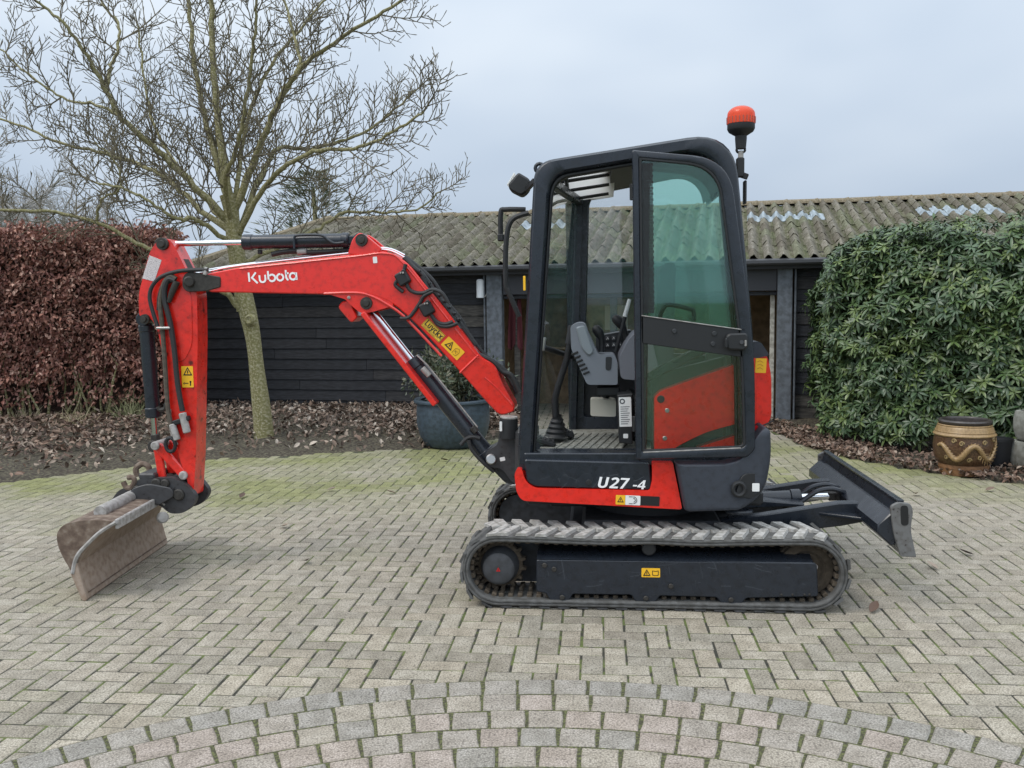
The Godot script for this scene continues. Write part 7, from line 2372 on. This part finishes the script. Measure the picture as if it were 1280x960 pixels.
func tufts() -> void:
	rng.seed = 17
	for e: Array in [[Vector3(-6.75, 0.06, -5.35), 130, 0.34, [Color(0.34, 0.29, 0.17), Color(0.27, 0.22, 0.13), Color(0.40, 0.35, 0.22)], "tuft of straw-coloured dry fern on the leaf litter before the beech hedge", "dry_fern"], [Vector3(-6.35, 0.08, -5.95), 170, 0.42, [Color(0.20, 0.21, 0.10), Color(0.27, 0.27, 0.15), Color(0.15, 0.16, 0.08)], "olive grass tuft at the foot of the beech hedge by the bucket ram", "grass_tuft"], [Vector3(-7.6, 0.06, -5.65), 60, 0.30, [Color(0.22, 0.18, 0.12), Color(0.30, 0.25, 0.17)], "thin brown dry stalks at the foot of the beech hedge, furthest left", "dry_stalks"]]:
		var o := thing(e[5], e[4], "plant", e[0])
		var tones: Array = e[3]
		for k in tones.size():
			var s := Shape.new()
			for j in int(e[1] / tones.size()):
				var d := Vector3(rng.randfn(0, 0.5), rng.randf_range(0.6, 1.2), rng.randfn(0, 0.4)).normalized()
				var q := Vector3(rng.randfn(0, 0.09), 0, rng.randfn(0, 0.07))
				var w := rng.randf_range(0.003, 0.007)
				var l: float = e[2] * rng.randf_range(0.5, 1.2)
				var x := d.cross(rand_dir()).normalized() * w
				for m in 4:
					var q2 := q + d * l / 4.0
					d = (d + Vector3(0, -0.28, 0) + rand_dir() * 0.1).normalized()
					var k0 := 1.0 - m / 4.0
					var k1 := 1.0 - (m + 1) / 4.0
					s.quad(q - x * k0, q + x * k0, q2 + x * k1, q2 - x * k1)
					q = q2
			var m := mat(tones[k].linear_to_srgb(), 0.9)
			put("blades", s.raw(), m, o).set_meta("kind", "stuff")


func far_trees() -> void:
	rng.seed = 404
	for e: Array in [[Vector3(-21.05, 3.867, -24), 7.5, "tall pale bare tree far off beyond the hedge at the left edge"], [Vector3(-22.474, 4.279, -30), 7.2, "pale bare tree far off beyond the beech hedge, between its neighbours"], [Vector3(-22.407, 4.533, -34), 6.2, "small pale bare tree far off beyond the hedge, nearest the bare magnolia"], [Vector3(-19.848, 4.866, -40), 4.6, "faint grey tree far off between the hedge and the shed roof"]]:
		var base: Vector3 = e[0]
		base.y = -0.05
		var o := thing("far_tree", e[2], "tree", base, 0.0, "bare trees beyond the hedge")
		var h: float = e[1]
		var s := Shape.new()
		s.tube([Vector3.ZERO, Vector3(0.1, h * 0.3, 0), Vector3(0.0, h * 0.6, 0.1)], [0.16, 0.12, 0.06], 8, false)
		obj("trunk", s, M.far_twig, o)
		var t := Shape.new()
		for k in 42:
			var y := rng.randf_range(0.22, 0.6) * h
			var d := Vector3(rng.randfn(0, 0.8), rng.randf_range(0.2, 1.0), rng.randfn(0, 0.8)).normalized()
			var q := Vector3(0.05, y, 0)
			var p := [q]
			for j in 5:
				d = (d + Vector3(rng.randfn(0, 0.2), 0.1, rng.randfn(0, 0.2))).normalized()
				q += d * h * 0.085
				p.append(q)
				for m in 7:
					var c := (d + rand_dir() * 0.9).normalized()
					var r := q + c * h * rng.randf_range(0.06, 0.13)
					t.tube([q, q.lerp(r, 0.5) + Vector3(0, 0.02, 0), r], [0.014, 0.009, 0.005], 3, false)
					for w in 3:
						var g := q.lerp(r, rng.randf_range(0.3, 1.0))
						t.tube([g, g + (c + rand_dir() * 0.8).normalized() * h * 0.05], [0.008, 0.004], 3, false)
			t.tube(p, [0.05, 0.04, 0.03, 0.022, 0.016, 0.01], 4, false)
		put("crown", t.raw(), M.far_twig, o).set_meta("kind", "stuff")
	# a feathery evergreen that looks over the roof
	var o := thing("evergreen_tree", "olive evergreen with feathery twigs rising behind the shed roof beside the bare tree", "tree", Vector3(-6.1, -0.05, -13.2))
	obj("trunk", Shape.new().tube([Vector3.ZERO, Vector3(0.05, 2.0, 0), Vector3(0, 4.0, 0)], [0.14, 0.1, 0.03], 8, false), M.bark, o)
	rng.seed = 3
	var where := []
	var cols := []
	for k in 4200:
		var y := rng.randf_range(1.6, 4.3)
		var r := 1.3 * (1.05 - pow((y - 2.5) / 1.95, 2.0)) * sqrt(rng.randf())
		var a := rng.randf() * TAU
		var lump := 0.75 + 0.35 * sin(a * 5.0 + y * 4.0)
		var d := Vector3(cos(a), rng.randf_range(0.1, 0.9), sin(a))
		where.append(facing(Vector3(cos(a) * r * lump, y, sin(a) * r * lump), d + rand_dir() * 0.4, rng.randf() * TAU, rng.randf_range(0.7, 1.3)))
		cols.append([Color(0.10, 0.11, 0.055), Color(0.13, 0.13, 0.07), Color(0.075, 0.085, 0.045)][rng.randi() % 3])
	many("crown", leaf_shape(0.16, 0.022, 0.1, 0.1, 2).raw(), leaf_mat(0.7, 0.2), where, cols, o)

func yard_things() -> void:
	glazed_jar()
	planters()
	shed_things()


func glazed_jar() -> void:
	var o := thing("glazed_jar", "squat brown glazed jar with a raised golden dragon in front of the rhododendron", "jar", Vector3(2.93, 0.005, -2.98))
	var glaze := mottled(srgb(100, 76, 56), 0.28, tex(noise(FastNoiseLite.TYPE_SIMPLEX, 0.03, 4, 61), ramp([[0.0, Color(0.45, 0.4, 0.36)], [0.5, Color(0.85, 0.82, 0.78)], [0.8, Color.WHITE]])), 3.0)
	var gold := mottled(srgb(158, 130, 90), 0.38, M.grime, 6.0)
	var foot := mottled(srgb(142, 104, 72), 0.5, M.grime, 4.0)
	var f := func(y: float) -> float:
		var pr := [[0.0, 0.198], [0.05, 0.2], [0.09, 0.205], [0.095, 0.22], [0.16, 0.245], [0.25, 0.255], [0.33, 0.245], [0.345, 0.25], [0.36, 0.236], [0.43, 0.21], [0.45, 0.2], [0.47, 0.2]]
		for k in pr.size() - 1:
			if y <= pr[k + 1][0]:
				return lerpf(pr[k][1], pr[k + 1][1], (y - pr[k][0]) / (pr[k + 1][0] - pr[k][0]))
		return 0.2
	obj("foot", Shape.new().lathe([Vector2(0, 0), Vector2(0.198, 0.0), Vector2(0.202, 0.05), Vector2(0.206, 0.055), Vector2(0.205, 0.09)], Vector3.ZERO, Vector3.UP, 44), foot, o, 40.0)
	var b := []
	for k in 12:
		var y := 0.09 + 0.26 * k / 11.0
		b.append(Vector2(f.call(y), y))
	obj("body", Shape.new().lathe(b, Vector3.ZERO, Vector3.UP, 44), glaze, o, 60.0)
	obj("shoulder", Shape.new().lathe([Vector2(0.252, 0.342), Vector2(0.256, 0.352), Vector2(0.246, 0.362), Vector2(0.238, 0.372), Vector2(0.241, 0.378), Vector2(0.236, 0.386), Vector2(0.228, 0.41), Vector2(0.218, 0.425), Vector2(0.221, 0.432), Vector2(0.212, 0.44)], Vector3.ZERO, Vector3.UP, 44), gold, o, 30.0)
	obj("rim", Shape.new().lathe([Vector2(0.205, 0.44), Vector2(0.215, 0.452), Vector2(0.218, 0.466), Vector2(0.208, 0.478), Vector2(0.19, 0.478), Vector2(0.178, 0.46), Vector2(0.175, 0.3), Vector2(0.0, 0.2)], Vector3.ZERO, Vector3.UP, 44), mottled(srgb(70, 64, 62), 0.35, M.grime, 4.0), o, 50.0)
	# the beast: a winding raised body, its fringe of spines, legs and curls of cloud
	var on := func(a: float, y: float, out: float) -> Vector3:
		var r: float = f.call(y) + out
		return Vector3(sin(a) * r, y, cos(a) * r)
	var path := []
	var rad := []
	for k in 37:
		var u := k / 36.0
		var a := lerpf(-1.25, 1.0, u)
		var y := 0.212 + 0.062 * sin(u * TAU * 2.1 + 0.9) + 0.03 * smoothstep(0.8, 1.0, u)
		path.append(on.call(a, y, 0.006))
		rad.append(0.020 * (0.75 + 0.45 * sin(PI * minf(u * 1.3, 1.0))) * (1.0 - 0.75 * smoothstep(0.78, 1.0, u)))
	var d := obj("dragon_relief", Shape.new().tube(path, rad, 10), gold, o, 60.0)
	var sp := Shape.new()
	for k in range(2, 36):
		var p: Vector3 = path[k]
		var t: Vector3 = (path[mini(k + 1, 36)] - path[k - 1]).normalized()
		var nrm := Vector3(p.x, 0, p.z).normalized()
		var up := nrm.cross(t).normalized()
		if up.y < 0.0 and k < 24:
			up = -up
		for s: float in ([1.0] if k < 24 else [1.0, -1.0]):
			var base: Vector3 = p + up * rad[k] * 0.8 * s
			var tip: Vector3 = base + (up * s + t * 0.7).normalized() * (0.016 if k < 24 else 0.045)
			sp.tube([base, tip], [0.006, 0.001], 5, false)
	obj("spines", sp, gold, d)
	for e: Array in [[-0.95, 0.16], [-0.45, 0.29], [-0.2, 0.15], [0.15, 0.17], [0.3, 0.30], [0.62, 0.15], [-0.7, 0.31], [0.75, 0.32]]:
		var c := Shape.new()
		c.tube(range(14).map(func(k): return on.call(e[0] + 0.085 * (1.0 - k / 16.0) * cos(k * 0.6), e[1] + 0.022 * (1.0 - k / 16.0) * sin(k * 0.6), 0.003)), 0.007, 6)
		obj("cloud_curl", c, mottled(srgb(150, 128, 88), 0.4, M.grime, 6.0), o, 60.0)


func planters() -> void:
	var stone := relief(mottled(srgb(146, 147, 140), 0.9, M.grime, 1.8), M.fine, 0.3)
	var label := ["lower grey stone trough of the stack at the right edge", "upper grey stone trough of the stack at the right edge"]
	for k in 2:
		var o := thing("stone_trough", label[k], "planter", Vector3(3.74, 0.0 + k * 0.268, -3.02), 0.25, "stacked stone troughs")
		var w := 0.30 - k * 0.025
		var s := Shape.new()
		# square with rounded corners, its sides bellied, hollow on top
		var rings := []
		for e: Array in [[0.86, 0.0], [0.94, 0.03], [1.0, 0.11], [1.0, 0.20], [0.97, 0.255], [0.95, 0.266], [0.84, 0.266], [0.82, 0.18]]:
			var r := []
			for p in rp([Vector3(-w, -w, 0.09), Vector3(w, -w, 0.09), Vector3(w, w, 0.09), Vector3(-w, w, 0.09)], 5):
				r.append(Vector3(p.x * e[0], e[1], -p.y * e[0]))
			rings.append(r)
		for i in rings.size() - 1:
			var n: int = rings[i].size()
			for j in n:
				s.quad(rings[i][j], rings[i][(j + 1) % n], rings[i + 1][(j + 1) % n], rings[i + 1][j])
		obj("body", s, stone, o, 50.0)
		obj("fill", Shape.new().box(Vector3(0, 0.2, 0), Vector3(w * 1.6, 0.06, w * 1.6), 0.0), M.soil, o)
	var c := thing("clay_pot", "tilted rust-brown clay pot on top of the stacked stone troughs", "pot", Vector3(3.72, 0.565, -2.98))
	var cs := Shape.new()
	cs.lathe([Vector2(0, 0), Vector2(0.10, 0), Vector2(0.15, 0.16), Vector2(0.17, 0.165), Vector2(0.172, 0.2), Vector2(0.15, 0.2), Vector2(0.14, 0.16), Vector2(0.09, 0.02), Vector2(0, 0.02)], Vector3(0.08, -0.02, 0), Vector3(-0.75, 0.65, 0.1), 28)
	obj("body", cs, mottled(srgb(150, 92, 66), 0.85, M.grime, 3.0), c)
	var b := thing("black_bucket", "small black plastic bucket between the dragon jar and the stone troughs", "bucket", Vector3(3.30, 0.01, -3.2))
	obj("body", Shape.new().lathe([Vector2(0, 0), Vector2(0.10, 0), Vector2(0.125, 0.25), Vector2(0.132, 0.25), Vector2(0.132, 0.27), Vector2(0.12, 0.27), Vector2(0.098, 0.02), Vector2(0, 0.02)], Vector3.ZERO, Vector3.UP, 28), mat(srgb(32, 33, 36), 0.5), b)
	obj("handle", Shape.new().tube(range(13).map(func(k): return Vector3(0.133 * cos(PI * k / 12.0), 0.25 + 0.03 * sin(PI * k / 12.0), 0.133 * sin(PI * k / 12.0))), 0.004, 6), M.black, b)


func shed_things() -> void:
	var turn := Basis(Vector3.UP, -0.145)
	var at := func(p: Vector3) -> Vector3: return Vector3(-1.82, 0, -6.66) + turn * p
	var o := thing("wall_lamp", "slim white lamp tube hooked on the wall left of the grey shed post", "lamp", at.call(Vector3(-0.035, 1.735, -0.10)), -0.145)
	var s := Shape.new()
	s.tube([Vector3(0, -0.12, 0), Vector3(0, -0.115, 0), Vector3(0, 0.105, 0), Vector3(0, 0.125, 0), Vector3(0, 0.13, 0)], [0.046, 0.05, 0.05, 0.04, 0.02], 20)
	obj("tube", s, mat(srgb(222, 226, 230), 0.4), o)
	obj("hook", Shape.new().tube(spline([Vector3(0.02, -0.11, 0.0), Vector3(0.07, -0.1, 0), Vector3(0.085, -0.05, -0.02), Vector3(0.09, 0.0, -0.06)], 4), 0.006, 6), M.bare, o)
	var c := thing("red_cloth", "dark red cloth hanging in the shed opening beside the grey post", "cloth", at.call(Vector3(0.40, 0.95, -0.26)), -0.145)
	rng.seed = 8
	var cl := Shape.new()
	var cols := 12
	var rows := 8
	var pt := func(i: int, j: int) -> Vector3:
		var u := float(i) / cols
		var v := float(j) / rows
		var wide := 0.15 + 0.05 * v
		return Vector3((u - 0.5) * wide, 0.75 - v * 0.75 - 0.04 * sin(u * 9.0), 0.03 * sin(u * 17.0 + v * 1.5) + 0.015 * sin(u * 31.0))
	for i in cols:
		for j in rows:
			cl.quad(pt.call(i, j + 1), pt.call(i + 1, j + 1), pt.call(i + 1, j), pt.call(i, j))
	obj("folds", cl, mat(srgb(84, 34, 40), 0.9), c, 60.0)
	var p := thing("paper_sheet", "pale sheet of paper pinned to the tan wall behind the cab window", "paper", at.call(Vector3(1.55, 1.3, -1.92)), -0.145)
	obj("sheet", Shape.new().box(Vector3.ZERO, Vector3(0.34, 0.36, 0.003), 0.0), mat(srgb(206, 200, 186), 0.8), p)
